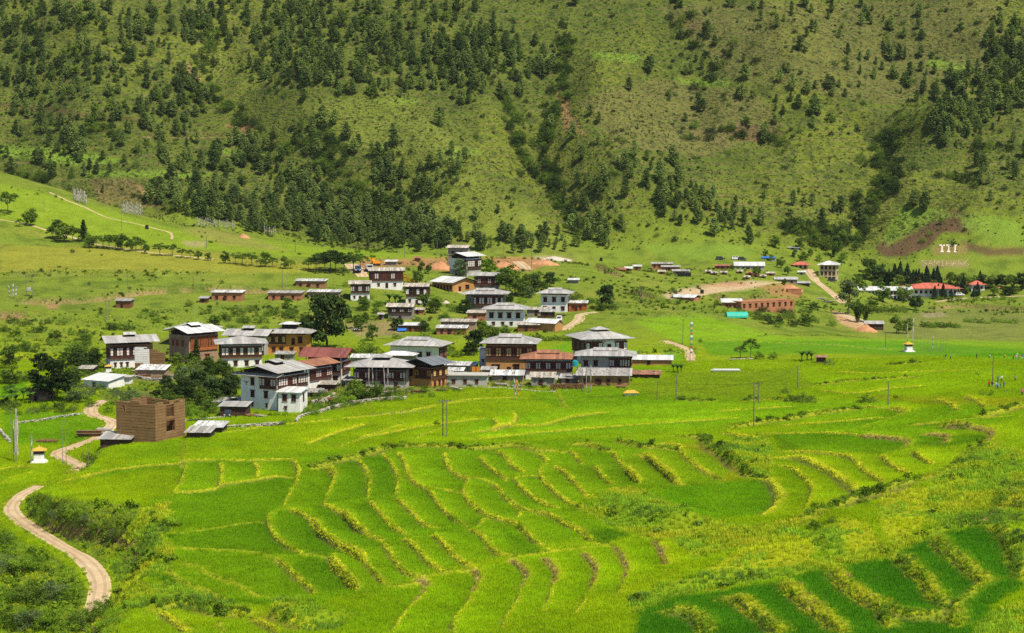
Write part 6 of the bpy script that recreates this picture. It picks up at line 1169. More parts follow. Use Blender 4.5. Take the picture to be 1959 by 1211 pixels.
hut('white shed with bright tin roof below the timber house', 208, 745, 56, 15, 'white_plaster', 'tin_white', wins=1, doors=0, rise=1.1, side='R', yaw=30, spx=12, depth=6, name='shed', cat='shed'); hut('small shed with an orange door and pale blue hatch', 248, 735, 28, 13, 'white_plaster', 'concrete', wins=0, rise=.1, depth=3, name='shed', cat='shed')
hut('open sided shelter with stone weighted tin roof', 314, 722, 52, 14, 'pale_mud', 'tin_white', stones=30, wins=0, doors=0, rise=.8, depth=5, name='shelter', cat='shed'); hut('thatched hut under the broad dark tree', 88, 768, 34, 10, 'pale_mud', 'plank', wins=0, kind='gable', rise=1.2, gap=.1)
for x, y, w_, h_, wl, rf in ((612, 762, 26, 11, 'stone_wall', 'tin_grey'), (640, 748, 30, 12, 'dark_timber', 'shingle'), (690, 742, 30, 14, 'stone_wall', 'tin_grey'), (862, 728, 26, 12, 'stone_wall', 'shingle'), (884, 722, 30, 12, 'dark_timber', 'tin_white'), (946, 722, 24, 14, 'stone_wall', 'tin_grey'), (268, 702, 20, 14, 'mud_wall', 'shingle'), (176, 716, 26, 10, 'dark_timber', 'shingle'), (470, 700, 30, 14, 'stone_wall', 'tin_grey'), (560, 690, 34, 12, 'stone_wall', 'tin_grey'), (1062, 712, 22, 12, 'stone_wall', 'tin_white'), (740, 722, 30, 12, 'dark_timber', 'tin_grey')): hut('stone weighted lean-to squeezed between the village houses', x, y, w_, h_, wl, rf, stones=24, wins=0, depth=3.5, name='lean_to', cat='shed', group='lean-tos between the village houses')
# --- far settlement
hut('long grey roofed hall beside the far hamlet road', 1462, 518, 56, 9, 'grey_plaster', 'tin_white', kind='gable', rise=1.6, gap=.1, wins=5, depth=9, name='hall', cat='building'); hut('low brown wall building next to the grey roofed hall', 1400, 515, 32, 6, 'brick_mud', 'tin_rust', wins=3, depth=5)
hut('brown hut standing apart at the mountain foot', 1287, 513, 40, 8, 'brick_mud', 'tin_grey', stones=10, wins=4); hut('low brown hut at the end of the far row', 1196, 521, 26, 5, 'brick_mud', 'tin_rust', wins=2); hut('small far hut with white tin roof', 1208, 520, 12, 6, 'brick_mud', 'tin_white', wins=1, group='twin white tin huts'); hut('small far hut with white tin roof', 1226, 517, 14, 7, 'brick_mud', 'tin_white', wins=1, group='twin white tin huts')
hut('grey clustered hut beside the black water tanks', 1318, 526, 30, 7, 'stone_wall', 'tin_grey', stones=10, wins=2); hut('brown clustered hut behind the black water tanks', 1300, 518, 34, 7, 'brick_mud', 'tin_grey', wins=2); hut('tiny hut at the start of the black tank row', 1272, 526, 12, 6, 'brick_mud', 'shingle', wins=1, depth=3)
hut('shed with white tin roof set into the hillside cutting', 1327, 577, 40, 7, 'brick_mud', 'tin_white', side='R', yaw=25, spx=16, depth=7, kind='gable', rise=.8, gap=.1, wins=0, name='shed', cat='shed')
house('cream three storey block with white hipped roof', 1600, 538, 'R', 16, 31, 9, 31, [(.33, 'cream_plaster', [('win', 'F', [.15, .38, .62, .85], 1.1, 1.3)]), (.33, 'cream_plaster', [('win', 'F', [.15, .38, .62, .85], 1.1, 1.3), ('win', 'R', [.3, .7], 1, 1.3)]), (.34, 'cream_plaster', [('win', 'F', [.15, .38, .62, .85], 1.1, 1.3), ('win', 'R', [.3, .7], 1, 1.3)])], gray(mat='tin_white', rise=1.7, ov=1.2, gap=.1, cap=None), name='apartment_block', cat='building')
house('cream bungalow with red tin roof above the cream block', 1546, 516, 'R', 10, 28, 4, 9, [(1.0, 'cream_plaster', [('win', 'F', [.2, .5, .8], 1.1, 1.2)])], gray(mat='tin_salmon', rise=1.5, ov=.9, gap=.1, cap=None), depth=7, name='bungalow')
house('long white two storey school block with pale roof', 1744, 573, 'R', 2, 98, 4, 17, [(.5, 'white_plaster', [('win', 'F', [i / 14 + .036 for i in range(14)], .9, 1.0)]), (.5, 'white_plaster', [('win', 'F', [i / 14 + .036 for i in range(14)], .9, 1.0)])], dict(kind='gable', mat='tin_white', rise=1.6, ov=.9, gap=.08), depth=9, name='school_block', cat='building')
house('wide hall with salmon red roof behind a row of conifers', 1832, 565, 'R', 4, 92, 5, 13, [(1.0, 'white_plaster', [('win', 'F', [i / 10 + .05 for i in range(10)], 1.2, 1.2)])], gray(mat='tin_salmon', rise=2.0, ov=2.4, gap=.1, cap=None), depth=18, name='hall', cat='building')
house('small hall with salmon roof beside the wide red roofed hall', 1884, 555, 'R', 4, 25, 3, 10, [(1.0, 'white_plaster', [('win', 'F', [.25, .5, .75], 1.0, 1.0)])], gray(mat='tin_salmon', rise=1.8, ov=.9, gap=.1, cap=None), depth=9, name='hall', cat='building'); hut('red roofed store partly hidden behind the wide hall', 1782, 543, 40, 6, 'white_plaster', 'tin_salmon', kind='gable', rise=1.4, gap=.1, wins=0, name='store', cat='building'); hut('tiny red roofed kiosk beside the school drive', 1912, 556, 9, 5, 'white_plaster', 'tin_salmon', wins=0, depth=2.5, name='kiosk')
hut('open barn with pale roof below the gum tree', 1690, 632, 34, 11, 'dark_timber', 'tin_grey', kind='gable', rise=.9, gap=.3, wins=0, depth=6, name='barn', cat='barn'); hut('grey hamlet house with shining tin roof', 1525, 544, 42, 9, 'grey_wood', 'tin_grey', kind='gable', rise=1.0, gap=.1, wins=3); hut('dark hamlet shed with grey roof beside the far lane', 1549, 549, 22, 7, 'dark_timber', 'tin_grey', wins=0, rise=.6, name='shed', cat='shed')
hut('hamlet house covered with a bright blue sheet roof', 1483, 500, 24, 6, 'grey_plaster', 'blue_sheet', wins=1); hut('hamlet house half hidden among the upper trees', 1528, 480, 20, 6, 'grey_plaster', 'tin_grey', wins=1); hut('hamlet hut with white roof beside the red bungalow', 1540, 527, 12, 6, 'grey_plaster', 'tin_white', wins=0, depth=3); hut('brown hamlet hut next to the timber stacks', 1482, 529, 14, 6, 'brick_mud', 'shingle', wins=0, depth=3)
for x, y, w_ in ((1440, 527, 10), (1452, 531, 11), (1434, 535, 9), (1372, 527, 10), (1390, 526, 10), (1360, 524, 9), (1465, 533, 9), (1420, 524, 8)): hut('small brown shack in the far shanty row', x, y, w_, 4.5, 'brick_mud', BR_.choice(['shingle', 'tin_rust', 'tin_grey']), wins=0, depth=3, group='shacks of the far shanty row', name='shack')
house('long roofless mud building on the bank above the greenhouse', 1418, 592, 'L', 32, 112, 6, 14, [(1.0, 'brick_mud', [('win', 'F', [i / 9 + .055 for i in range(9)], .9, 1.1)])], dict(kind='shed', mat='brick_mud', rise=.15, ov=.05, gap=.02), depth=6, name='mud_building', cat='building', sink=5); hut('end wing of the long mud building with white tin roof', 1418, 591, 36, 12, 'brick_mud', 'tin_white', wins=2, rise=1.0); hut('bare mud block closing the long mud building', 1533, 566, 26, 12, 'brick_mud', 'brick_mud', wins=0, doors=0, rise=.1, ov=.05)
hut('dark field hut standing alone in the rice', 1580, 695, 17, 11, 'dark_timber', 'plank', wins=0, doors=0, rise=.3, depth=2.5, name='field_hut'); hut('small shelter with pale round roof on the grass slope', 1106, 543, 18, 7, 'grey_wood', 'tin_white', wins=0, doors=0, depth=3, name='shelter', cat='shed'); hut('canopy on posts in the truck yard', 757, 509, 20, 8, 'grey_wood', 'tin_white', wins=0, doors=0, depth=4, name='canopy', cat='shed'); hut('rusty box hut above the tower house road', 803, 500, 10, 6, 'brown_timber', 'tin_rust', wins=0, doors=0, depth=2.5); hut('small pump hut beside the red mast', 396, 580, 14, 9, 'brown_timber', 'tin_grey', wins=0, depth=3)

# --- roofless rammed earth ruin: four walls raised in lifts, broken tops, window holes
def lift_wall(par, L, H, holes, rnd, th=.6, mat='rammed_earth'):
    b = MB(); lift = .62; n = int(H / lift)
    for k in range(n + 2):
        z0, z1 = k * lift - (1.2 if k == 0 else 0), (k + 1) * lift - .03; tk_ = rnd.uniform(.9, 1.06)
        xs = [0.0]
        while xs[-1] < L - .01: xs.append(min(L, xs[-1] + rnd.uniform(1.6, 2.6)))
        for x0, x1 in zip(xs[:-1], xs[1:]):
            top = z1
            if k >= n - 1:
                hh = H + .3 * math.sin(x0 * 1.9) + rnd.uniform(-.55, .35)
                if z0 > hh: continue
                top = min(z1, max(z0 + .12, hh))
            j = rnd.uniform(-.03, .03); tn_ = tk_ * rnd.uniform(.97, 1.03); cuts = [(x0, x1 - .012)]
            for a, c, za, zc in holes:
                if z1 > za + .01 and z0 < zc - .01:
                    nx = []
                    for q0, q1 in cuts:
                        if q1 <= a or q0 >= c: nx.append((q0, q1)); continue
                        if q0 < a: nx.append((q0, a))
                        if q1 > c: nx.append((c, q1))
                    cuts = nx
            for q0, q1 in cuts:
                if q1 - q0 > .05: b.box(q0, q1, j, th + j, z0, top - .02, c=tn_)
    return b.build('wall', M[mat], par)
def ruin(label, px, py, side, yaw, fpx, spx, hpx, holesF, holesR, name='mud_ruin'):
    s = F / at(px, py).y; W = fpx / s / math.cos(R(yaw)); D = spx / s / math.sin(R(yaw)); H = hpx / s; o, th, p = place(px, py, side, yaw, W, D); e = empty(name, o[:], th); tag(e, label, 'ruin'); r = random.Random(3)
    f = lift_wall(e, W, H, [(a * W, c * W, za * H, zc * H) for a, c, za, zc in holesF], r); f.location = (-W/2, -D/2, 0)
    g = lift_wall(e, D - 1.22, H, [(a * D, c * D, za * H, zc * H) for a, c, za, zc in holesR], r); g.location = (W/2 - .004, -D/2 + .61, 0); g.rotation_euler = (0, 0, math.pi/2)
    g = lift_wall(e, D - 1.22, H, [], r); g.location = (-W/2 + .604, -D/2 + .61, 0); g.rotation_euler = (0, 0, math.pi/2)
    g = lift_wall(e, W, H * .97, [], r); g.location = (-W/2, D/2 - .6, 0)
    for a, c, za, zc in holesR:
        fr = MB(); fr.box(-.07, .07, -.08, .3, -.02, (zc - za) * H); fr.box((c - a) * D - .07, (c - a) * D + .07, -.08, .3, -.02, (zc - za) * H); fr.box(.07, (c - a) * D - .07, -.08, .3, (zc - za) * H - .12, (zc - za) * H); q = fr.build('window_frame', M['brown_timber'], e); q.location = (W/2 + .0, -D/2 + .61 + a * D, za * H); q.rotation_euler = (0, 0, math.pi/2)
    return e
ruin('tall roofless rammed earth ruin standing at the edge of the rice', 298, 848, 'R', 25, 84, 42, 76, [(.18, .26, .76, .88)], [(.30, .56, .62, .86), (.30, .58, .28, .52)])
for lb, px, py, fp, hp in (('broken mud wall with whitewashed face against the timber house', 286, 708, 28, 44), ('crumbling mud wall stub beside the timber house', 316, 706, 30, 36), ('low collapsed mud wall in the rubble yard', 292, 716, 34, 22)):
    p = at(px, py); s = F / p.y; e = empty('mud_wall', (p.x - fp / s, p.y, p.z), R(-8)); lift_wall(e, fp / s, hp / s, [], random.Random(int(px)), .5, 'white_plaster' if 'white' in lb else 'rammed_earth'); tag(e, lb, 'wall', kind='thing')
# ------------------------------------------------------------------ poles, flags, shrines, walls, vehicles, people, letters
SR = random.Random(77)
def ground(x, y): return float(hgt(x, y))
def utility_pole(px, py, top, label, group=None, cross=1, w_=.14):
    p = at(px, py); h = (py - top) * p.y / F; e = empty('utility_pole', p[:], SR.uniform(-.3, .3)); b = MB(); b.tube((0, 0, -.8), (SR.uniform(-.15, .15), 0, h), w_, w_ * .7, 6); b.build('pole', M['pole_wood'], e)
    for k in range(cross):
        z = h - .35 - .6 * k; c = MB(); c.box(-.85, .85, -.06, .06, z, z + .11); q = c.build('crossarm', M['pole_wood'], e)
        i = MB()
        for x in (-.75, 0, .75): i.tube((x, 0, z + .11), (x, 0, z + .33), .06, .04, 5)
        i.build('insulators', M['black_plastic'], q)
    return tag(e, label, 'utility pole', group)
UPOLES = [utility_pole(*a) for a in (
    (1442, 817, 731, 'tall utility pole on the hedge bund between the front rice fields'), (1451, 772, 731, 'utility pole beside the low bush on the olive rice plot'), (1699, 776, 728, 'utility pole between the two grassy bushes', None, 0), (1526, 746, 699, 'utility pole rising behind the tall grassy bush', None, 0),
    (1899, 731, 676, 'utility pole beside the crowd of field workers', None, 0), (1694, 664, 635, 'thin utility pole on the far rice plot near the white shrine', None, 0), (1306, 660, 610, 'thick utility pole at the end of the cart track'), (1257, 766, 730, 'leaning utility pole by the gold roofed prayer wall', None, 0), (1293, 768, 714, 'thin leaning pole at the field corner by the gold roofed prayer wall', None, 0), (1224, 697, 666, 'pole beside the long low shed with the snow white roof', None, 0),
    (652, 752, 667, 'tall utility pole in front of the red roofed farmhouse'), (233, 441, 412, 'utility pole on the upper meadow', None, 0), (245, 554, 524, 'utility pole on the grass terrace above the lone granary', None, 0), (370, 549, 521, 'utility pole above the brick red hut', None, 0), (540, 551, 516, 'utility pole beside the long mud hut', None, 0), (395, 476, 450, 'utility pole on the meadow above the tree row', None, 0), (565, 483, 460, 'utility pole at the end of the tree row', None, 0),
    (836, 489, 461, 'utility pole on the crest beside the tower house', None, 0), (774, 492, 475, 'short utility pole above the truck yard', None, 0), (1017, 510, 474, 'utility pole next to the orange road cutting'), (963, 492, 470, 'utility pole behind the tower house', None, 0), (84, 405, 383, 'utility pole on the steep green shoulder', None, 0), (1225, 573, 546, 'utility pole on the green slope above the hedge', None, 0), (1391, 578, 566, 'short pole above the end wing of the mud building', None, 0))]
def frame_pole(a, b_, top, label, box=False):
    p, q = at(*a), at(*b_); h = (a[1] - top) * p.y / F; e = empty('transformer_pole' if box else 'double_utility_pole', ((p + q) / 2)[:]); d = (q - p) / 2
    for s in (-1, 1): m = MB(); m.tube((d.x * s, d.y * s, d.z * s - .8), (d.x * s * .95, d.y * s, h), .13, .1, 6); m.build('pole', M['pole_wood'], e)
    c = MB(); c.box(-abs(d.x) - .9, abs(d.x) + .9, -.08, .08, h - .35, h - .2); k = c.build('crossarm', M['pole_wood'], e); i = MB()
    for x in (-abs(d.x) - .7, 0, abs(d.x) + .7): i.tube((x, 0, h - .2), (x, 0, h + .12), .07, .05, 5)
    i.build('insulators', M['black_plastic'], k)
    if box: t = MB(); t.box(-.7, .7, -.5, .5, 1.8, 2.9); t.box(-abs(d.x) - .2, abs(d.x) + .2, -.3, .3, 1.65, 1.79); t.build('transformer', M['concrete'], e)
    tag(e, label, 'utility pole'); return e
frame_pole((847, 836), (855, 837), 763, 'twin legged utility pole in the bright rice before the village'); frame_pole((50, 566), (62, 566), 525, 'twin legged pole carrying a transformer on the terrace edge', True); frame_pole((203, 616), (209, 613), 576, 'twin legged utility pole below the lone granary')
# wires between neighbouring poles
def wire(a, b_, label):
    n = 14; m = MB(); pts = []
    for i in range(n + 1): t = i / n; p = Vector(a).lerp(Vector(b_), t); p.z -= 4 * .018 * (Vector(b_) - Vector(a)).length * t * (1 - t); pts.append(p)
    for i in range(n): m.tube(pts[i], pts[i + 1], .022, .022, 4)
    tag(m.build('power_line', M['black_plastic']), label, 'cable')
def ptop(px, py, top): p = at(px, py); return p + Vector((0, 0, (py - top) * p.y / F - .1))
wire(ptop(851, 836, 763), ptop(1442, 817, 731), 'power line from the twin legged pole to the pole on the hedge bund'); wire(ptop(1442, 817, 731), ptop(1699, 776, 728), 'power line from the hedge bund pole towards the grassy bushes'); wire(ptop(1699, 776, 728), ptop(1899, 731, 676), 'power line reaching the pole beside the field workers'); wire(ptop(1451, 772, 731), ptop(1526, 746, 699), 'power line between the olive rice plot and the tall grassy bush'); wire(ptop(1257, 766, 730), ptop(1451, 772, 731), 'power line from the prayer wall to the olive rice plot')
wire(ptop(851, 836, 763), ptop(652, 752, 667), 'power line from the twin legged pole up to the red roofed farmhouse')
# prayer flag poles: a mast with a long vertical strip of cloth
def flag_pole(px, py, top, label, group=None, cloth='flag_cloth', lean=0.0, full=.8, w_=.55, name='prayer_flag_pole', r=.07):
    p = at(px, py); h = (py - top) * p.y / F; e = empty(name, p[:], SR.uniform(-.5, .5)); b = MB(); b.tube((0, 0, -.6), (lean * h, 0, h), r, r * .5, 5); b.build('pole', M['grey_wood'], e)
    if cloth:
        c = MB(); n = 12; v = []
        for i in range(n + 1):
            z = h * (1 - full) + h * full * i / n - .2; x = lean * z; wv = .12 * math.sin(i * 1.3 + px); ww = w_ * (.75 + .25 * math.sin(i * .9 + px * 2)); v += [(x + .06, wv * .3, z), (x + .06 + ww, wv, z - .06)]
        v2 = [(x, y + .02, z) for x, y, z in v]; k = len(v); f = [(2*i, 2*i+1, 2*i+3, 2*i+2) for i in range(n)]; f2 = [tuple(k + j for j in reversed(q)) for q in f]
        side = [(2*i+1, 2*i+1+k, 2*i+3+k, 2*i+3) for i in range(n)] + [(2*i, 2*i+2, 2*i+2+k, 2*i+k) for i in range(n)]
        c.add(v + v2, f + f2 + side + [(0, k, k + 1, 1), (2*n, 2*n+1, 2*n+1+k, 2*n+k)]); c.build('flag', M[cloth], e)
    return tag(e, label, 'prayer flag', group)
LB = 'tall prayer flag mast standing beside the roadside chorten'
for x, y, t, c in ((29, 884, 778, 'flag_cloth'), (32, 886, 792, 'flag_cloth'), (22, 880, 786, None), (26, 884, 800, 'flag_cloth'), (59, 889, 830, 'flag_cloth')): flag_pole(x, y, t, LB, 'prayer masts by the roadside chorten', c, SR.uniform(-.02, .03), w_=.34)
for x, y, t in ((120, 889, 804), (127, 891, 801), (169, 898, 841)): flag_pole(x, y, t, 'bare thin mast beside the bend of the dirt road', 'bare masts by the dirt road', None)
flag_pole(986, 766, 722, 'leaning prayer flag with white cloth in front of the tin patched cowshed', None, 'flag_cloth', -.1, .7, .4); flag_pole(992, 766, 724, 'leaning prayer flag with rust coloured cloth in front of the tin patched cowshed', None, 'cloth_orange', -.12, .7, .35)
for x, y, t in ((1113, 750, 703), (1121, 751, 700), (1130, 751, 697)): flag_pole(x, y, t, 'tall bare prayer mast before the long stone weighted shed', 'prayer masts before the long shed', 'flag_cloth', SR.uniform(-.08, .02), .9, .12, r=.10)
for x, y, t in ((706, 763, 702), (714, 752, 700), (736, 752, 697), (741, 752, 700), (773, 761, 711)): flag_pole(x, y, t, 'weathered prayer mast before the lantern roofed timber house', 'prayer masts before the lantern roofed house', 'flag_cloth' if x != 773 else None, SR.uniform(-.05, .03), .85, .14, r=.10)
for x, y, t, c in ((1736, 664, 618, 'flag_cloth'), (1745, 663, 607, 'flag_cloth'), (1751, 664, 615, None), (1755, 672, 636, None), (1762, 672, 638, None), (1769, 672, 634, None), (1776, 673, 646, None), (1783, 673, 641, 'flag_cloth'), (1791, 673, 637, None), (1799, 672, 645, None), (1804, 673, 640, None), (1809, 672, 642, None)): flag_pole(x, y, t, 'prayer flag mast in the row beside the white shrine in the rice', 'prayer masts by the shrine in the rice', c, SR.uniform(-.04, .04), .75, .3)
e = flag_pole(1320, 694, 610, 'very tall prayer mast with many coloured flags at the cart track', None, None, 0, r=.11)
for k in range(12):
    p = at(1320, 694); h = 84 * p.y / F; m = MB(); z = h * (.22 + .062 * k); m.add([(0.1, 0, z), (.75, .08, z - .05), (.72, .1, z + .42), (.1, 0, z + .45), (0.1, .02, z), (.75, .1, z - .05), (.72, .12, z + .42), (.1, .02, z + .45)], [(0, 1, 2, 3), (7, 6, 5, 4), (0, 4, 5, 1), (1, 5, 6, 2), (2, 6, 7, 3), (3, 7, 4, 0)]); m.build('flag', M[['cloth_blue', 'cloth_white', 'cloth_red', 'cloth_green', 'gold_paint'][k % 5]], e)
for lb, g, x0, x1, y0, y1, h0, n in (('weathered white memorial flag in the cluster beside the footpath crest', 'memorial flags beside the footpath crest', 140, 166, 384, 392, 26, 24), ('weathered white memorial flag under the pine on the reddish slope', 'memorial flags under the pine', 232, 272, 408, 414, 24, 26), ('weathered memorial mast in the long row beyond the meadow rim', 'memorial masts beyond the meadow rim', 376, 450, 433, 438, 18, 34), ('weathered memorial mast at the end of the pine wood', 'memorial masts at the end of the pine wood', 503, 528, 448, 452, 20, 8)):
    for i in range(n): x = x0 + (x1 - x0) * (i + SR.uniform(.1, .9)) / n; y = y0 + (y1 - y0) * i / n + SR.uniform(-2, 2); flag_pole(x, y, y - h0 * SR.uniform(.7, 1.1), lb, g, 'flag_cloth', SR.uniform(-.05, .05), .8, .22)
for i, (x, y, t) in enumerate(((60, 570, 545), (66, 570, 542), (70, 570, 546))): flag_pole(x - 42, y, t, 'pale prayer flag on the terrace beside the transformer pole', 'prayer flags by the transformer pole', 'flag_cloth', (i - 1) * .12, .8, .5)
# rooftop flags
for lb, x, y, t in (('small rooftop flag on the brown mud house', 359, 622, 606), ('small rooftop flag on the maroon house', 1150, 632, 618), ('small rooftop flag on the orange walled house', 530, 612, 598), ('small rooftop flag on the white based house', 468, 628, 617)):
    pass
# chortens
def chorten(px, py, hpx, label, gold=True):
    p = at(px, py); s = hpx * p.y / F / 3.6; e = empty('chorten', p[:], R(12)); e.scale = (s, s, s)
    b = MB(); b.box(-1.75, 1.75, -1.75, 1.75, -.6, .32); b.box(-1.45, 1.45, -1.45, 1.45, .322, .6); b.build('plinth', M['white_plaster'], e)
    b = MB(); b.box(-1.05, 1.05, -1.05, 1.05, .602, 2.05); b.box(-1.18, 1.18, -1.18, 1.18, 2.56, 2.72); b.build('body', M['white_plaster'], e)
    b = MB(); b.box(-1.08, 1.08, -1.08, 1.08, 2.052, 2.558); b.build('red_band', M['red_timber'], e)
    b = MB(); q = [(-1.6, -1.6, 2.75), (1.6, -1.6, 2.75), (1.6, 1.6, 2.75), (-1.6, 1.6, 2.75), (-.28, -.28, 3.35), (.28, -.28, 3.35), (.28, .28, 3.35), (-.28, .28, 3.35)]; b.add(q, [(3, 2, 1, 0), (4, 5, 6, 7), (0, 1, 5, 4), (1, 2, 6, 5), (2, 3, 7, 6), (3, 0, 4, 7)]); r_ = b.build('roof', M['gold_paint'], e)
    b = MB(); b.tube((0, 0, 3.35), (0, 0, 3.5), .3, .22, 8); b.tube((0, 0, 3.5), (0, 0, 3.95), .16, .02, 8); b.build('finial', M['gold_paint'], r_); return tag(e, label, 'chorten')
chorten(75, 886, 34, 'whitewashed chorten with gold roof beside the dirt road'); chorten(1738, 673, 20, 'white chorten with a red band standing in the far rice'); chorten(208, 714, 18, 'small chorten with gold roof behind the white shed')
p = at(1207, 757); e = empty('prayer_wall', p[:], R(5)); b = MB(); b.box(-1.5, 1.5, -.7, .7, -.4, .75); b.build('wall', M['white_plaster'], e); roof_mesh(3.0, 1.4, .76, .6, .45, 'hip').build('roof', M['gold_paint'], e); tag(e, 'low prayer wall with a little gold hipped roof in the rice', 'shrine', kind='thing')
# dry stone walls
def stone_wall(label, pts, h=.8, th=.5, mat='stone', name='stone_wall'):
    l = dens(atn(pts), .5); b = MB()
    for i in range(len(l)):
        for k in range(max(1, int(h / .28))):
            s = SR.uniform(.17, .30); b.blob((l[i, 0] + SR.uniform(-.12, .12), l[i, 1] + SR.uniform(-th/2, th/2), l[i, 2] + .1 + k * .26), s * 1.25, s, s * .75, 6, 4, .2, c=SR.uniform(.65, 1.25), rnd=SR)
    o = b.build('stones', M[mat]); o['kind'] = 'stuff'; c = l[len(l) // 2]; e = empty(name, tuple(c)); o.parent = e; o.location = (-c[0], -c[1], -c[2]); return tag(e, label, 'wall', kind='thing')
stone_wall('curved pale stone wall bordering the rice below the village gardens', [(567, 808), (574, 800), (590, 795), (609, 791), (642, 780), (685, 771), (744, 765), (775, 764)], .9); stone_wall('rough stone wall behind the pigsties', [(436, 820), (470, 818), (505, 815), (540, 813)], .9); stone_wall('pale stone wall along the left rice plot', [(0, 826), (10, 838), (20, 848)], .9); stone_wall('low stone wall above the square rice plot', [(34, 811), (80, 805), (120, 798), (158, 793)], .6); stone_wall('low stone base under the small spreading trees', [(1395, 688), (1420, 687), (1440, 687)], .5); stone_wall('low rubble wall below the village sheds', [(860, 741), (940, 742), (1000, 746), (1040, 750), (1085, 748)], .5)
# firewood, planks, roofing stacks
def log_stack(label, px, py, wpx, rows, r=.14, name='firewood_stack', mat='log_wood', L=1.2, yaw=0):
    p = at(px, py); s = F / p.y; W = wpx / s; e = empty(name, p[:], R(yaw)); m = MB(); m.tube((0, -L/2, 0), (0, L/2, 0), r, r * .9, 7, c=1.0); me = [m.mesh('log', M[mat])]; m = MB(); m.tube((0, -L/2, 0), (0, L/2, .03), r * .8, r, 6, c=.7); me.append(m.mesh('log', M[mat]))
    n = int(W / (2.1 * r))
    for k in range(rows):
        for i in range(n - k % 2):
            o = new_obj('log', SR.choice(me), e); o.location = (-W/2 + (i + .5 + .5 * (k % 2)) * 2.1 * r, SR.uniform(-.08, .08), r + k * 1.78 * r)
    return tag(e, label, 'wood stack')
log_stack('long firewood stack in front of the long shed', 1086, 745, 68, 5, .16)
def plank_stack(label, px, py, wpx, n, mat='plank', depth=1.6, rot=0, name='plank_stack'):
    p = at(px, py); W = wpx * p.y / F; e = empty(name, p[:], R(rot))
    for k in range(n):
        b = MB(); dy = SR.uniform(-.3, .3); b.box(-W/2 + SR.uniform(-.3, .3), W/2 + SR.uniform(-.3, .3), -depth/2 + dy, depth/2 * SR.uniform(-.2, .8) + dy, .02 + k * .11, .10 + k * .11, c=SR.uniform(.6, 1.25)); b.build('plank' if mat != 'tin_white' else 'sheet', M[mat], e)
    return tag(e, label, 'plank stack' if mat != 'tin_white' else 'sheet stack')
plank_stack('stack of weathered planks by the road behind the ruin', 172, 834, 50, 12); plank_stack('grey plank stack against the corner of the ruin', 200, 826, 30, 8, 'shingle'); plank_stack('low pile of dark planks in the rice beside the chorten', 90, 845, 40, 5, 'log_wood'); plank_stack('loose stack of shining tin sheets lying in the rice', 1388, 711, 52, 7, 'tin_white', 2.6, 0, 'tin_sheet_stack'); plank_stack('lumber pile in the dusty yard of the far shanty row', 1585, 578, 24, 6, 'shingle', 2.0, 30); plank_stack('second lumber pile beside the far lane', 1570, 572, 18, 6, 'shingle', 2.0, 10)
for x, y, w_, n in ((602, 770, 20, 7), (622, 768, 24, 9), (640, 762, 20, 6), (612, 752, 26, 8), (690, 748, 22, 6), (800, 752, 24, 7), (845, 748, 18, 6), (872, 745, 20, 6), (960, 738, 24, 7), (985, 741, 18, 6), (275, 722, 22, 7), (300, 726, 26, 8), (330, 722, 18, 6), (265, 712, 20, 6), (480, 797, 22, 6), (500, 798, 18, 5), (895, 700, 22, 7), (1060, 722, 20, 6), (1190, 742, 20, 5), (1020, 610, 16, 5), (1075, 604, 16, 5), (760, 700, 20, 6), (176, 728, 18, 6), (190, 722, 16, 6)): plank_stack('weathered timber heap lying in the village yards', x, y, w_, n, SR.choice(['plank', 'shingle', 'log_wood']), 1.8, SR.uniform(-40, 40), 'timber_heap')['group'] = 'timber heaps in the village yards'
stone_wall('stone terrace wall beside the white farmhouse annex', [(598, 776), (612, 772), (628, 768), (640, 760)], 1.6); stone_wall('stone yard wall below the lantern roofed house', [(690, 758), (720, 756), (760, 752)], 1.0); stone_wall('stone yard wall between the ruin and the thicket', [(345, 808), (390, 804), (430, 800)], .8); stone_wall('stone wall of the rubble yard beside the open shelter', [(255, 722), (290, 728), (330, 728)], 1.0)
# water tanks
p = at(1100, 735); e = empty('water_tank', p[:]); b = MB()
for x in (-.7, .7):
    for y in (-.6, .6): b.tube((x, y, -.5), (x * .9, y * .9, 4.6), .08, .08, 5)
b.box(-.95, .95, -.85, .85, 4.6, 4.72); b.build('stand', M['pole_wood'], e); b = MB(); b.tube((0, 0, 4.72), (0, 0, 6.0), .82, .82, 14); b.tube((0, 0, 6.0), (0, 0, 6.25), .82, .3, 14); b.build('tank', M['tank_teal'], e); tag(e, 'teal plastic water tank on a wooden stand between two houses', 'water tank')
tk = MB(); tk.tube((0, 0, -.3), (0, 0, 1.5), .75, .75, 12); tk.tube((0, 0, 1.5), (0, 0, 1.75), .75, .25, 12); tkm = tk.mesh('black_tank', M['black_plastic'])
for i in range(5): p = at(1299 + i * 5, 529); o = new_obj('black_tank', tkm); o.location = p[:]; tag(o, 'black plastic water tank in the row before the grey clustered hut', 'water tank', 'black tanks before the clustered huts')
for lb, x, y in (('black tank standing alone on the upper meadow', 281, 438), ('black tank on the pale building yard', 1343, 562), ('pair tank beside the pole at the mountain foot', 1150, 499)): o = new_obj('black_tank', tkm); o.location = at(x, y)[:]; tag(o, lb, 'water tank')
p = at(1409, 607); e = empty('greenhouse', p[:], R(8)); b = MB(); n = 9; W, D, H = 7.4, 3.4, 1.9
for i in range(n): a0, a1 = math.pi * i / n, math.pi * (i + 1) / n; b.slab([(-W/2, -math.cos(a0) * D/2, math.sin(a0) * H), (W/2, -math.cos(a0) * D/2, math.sin(a0) * H), (W/2, -math.cos(a1) * D/2, math.sin(a1) * H), (-W/2, -math.cos(a1) * D/2, math.sin(a1) * H)], .04)
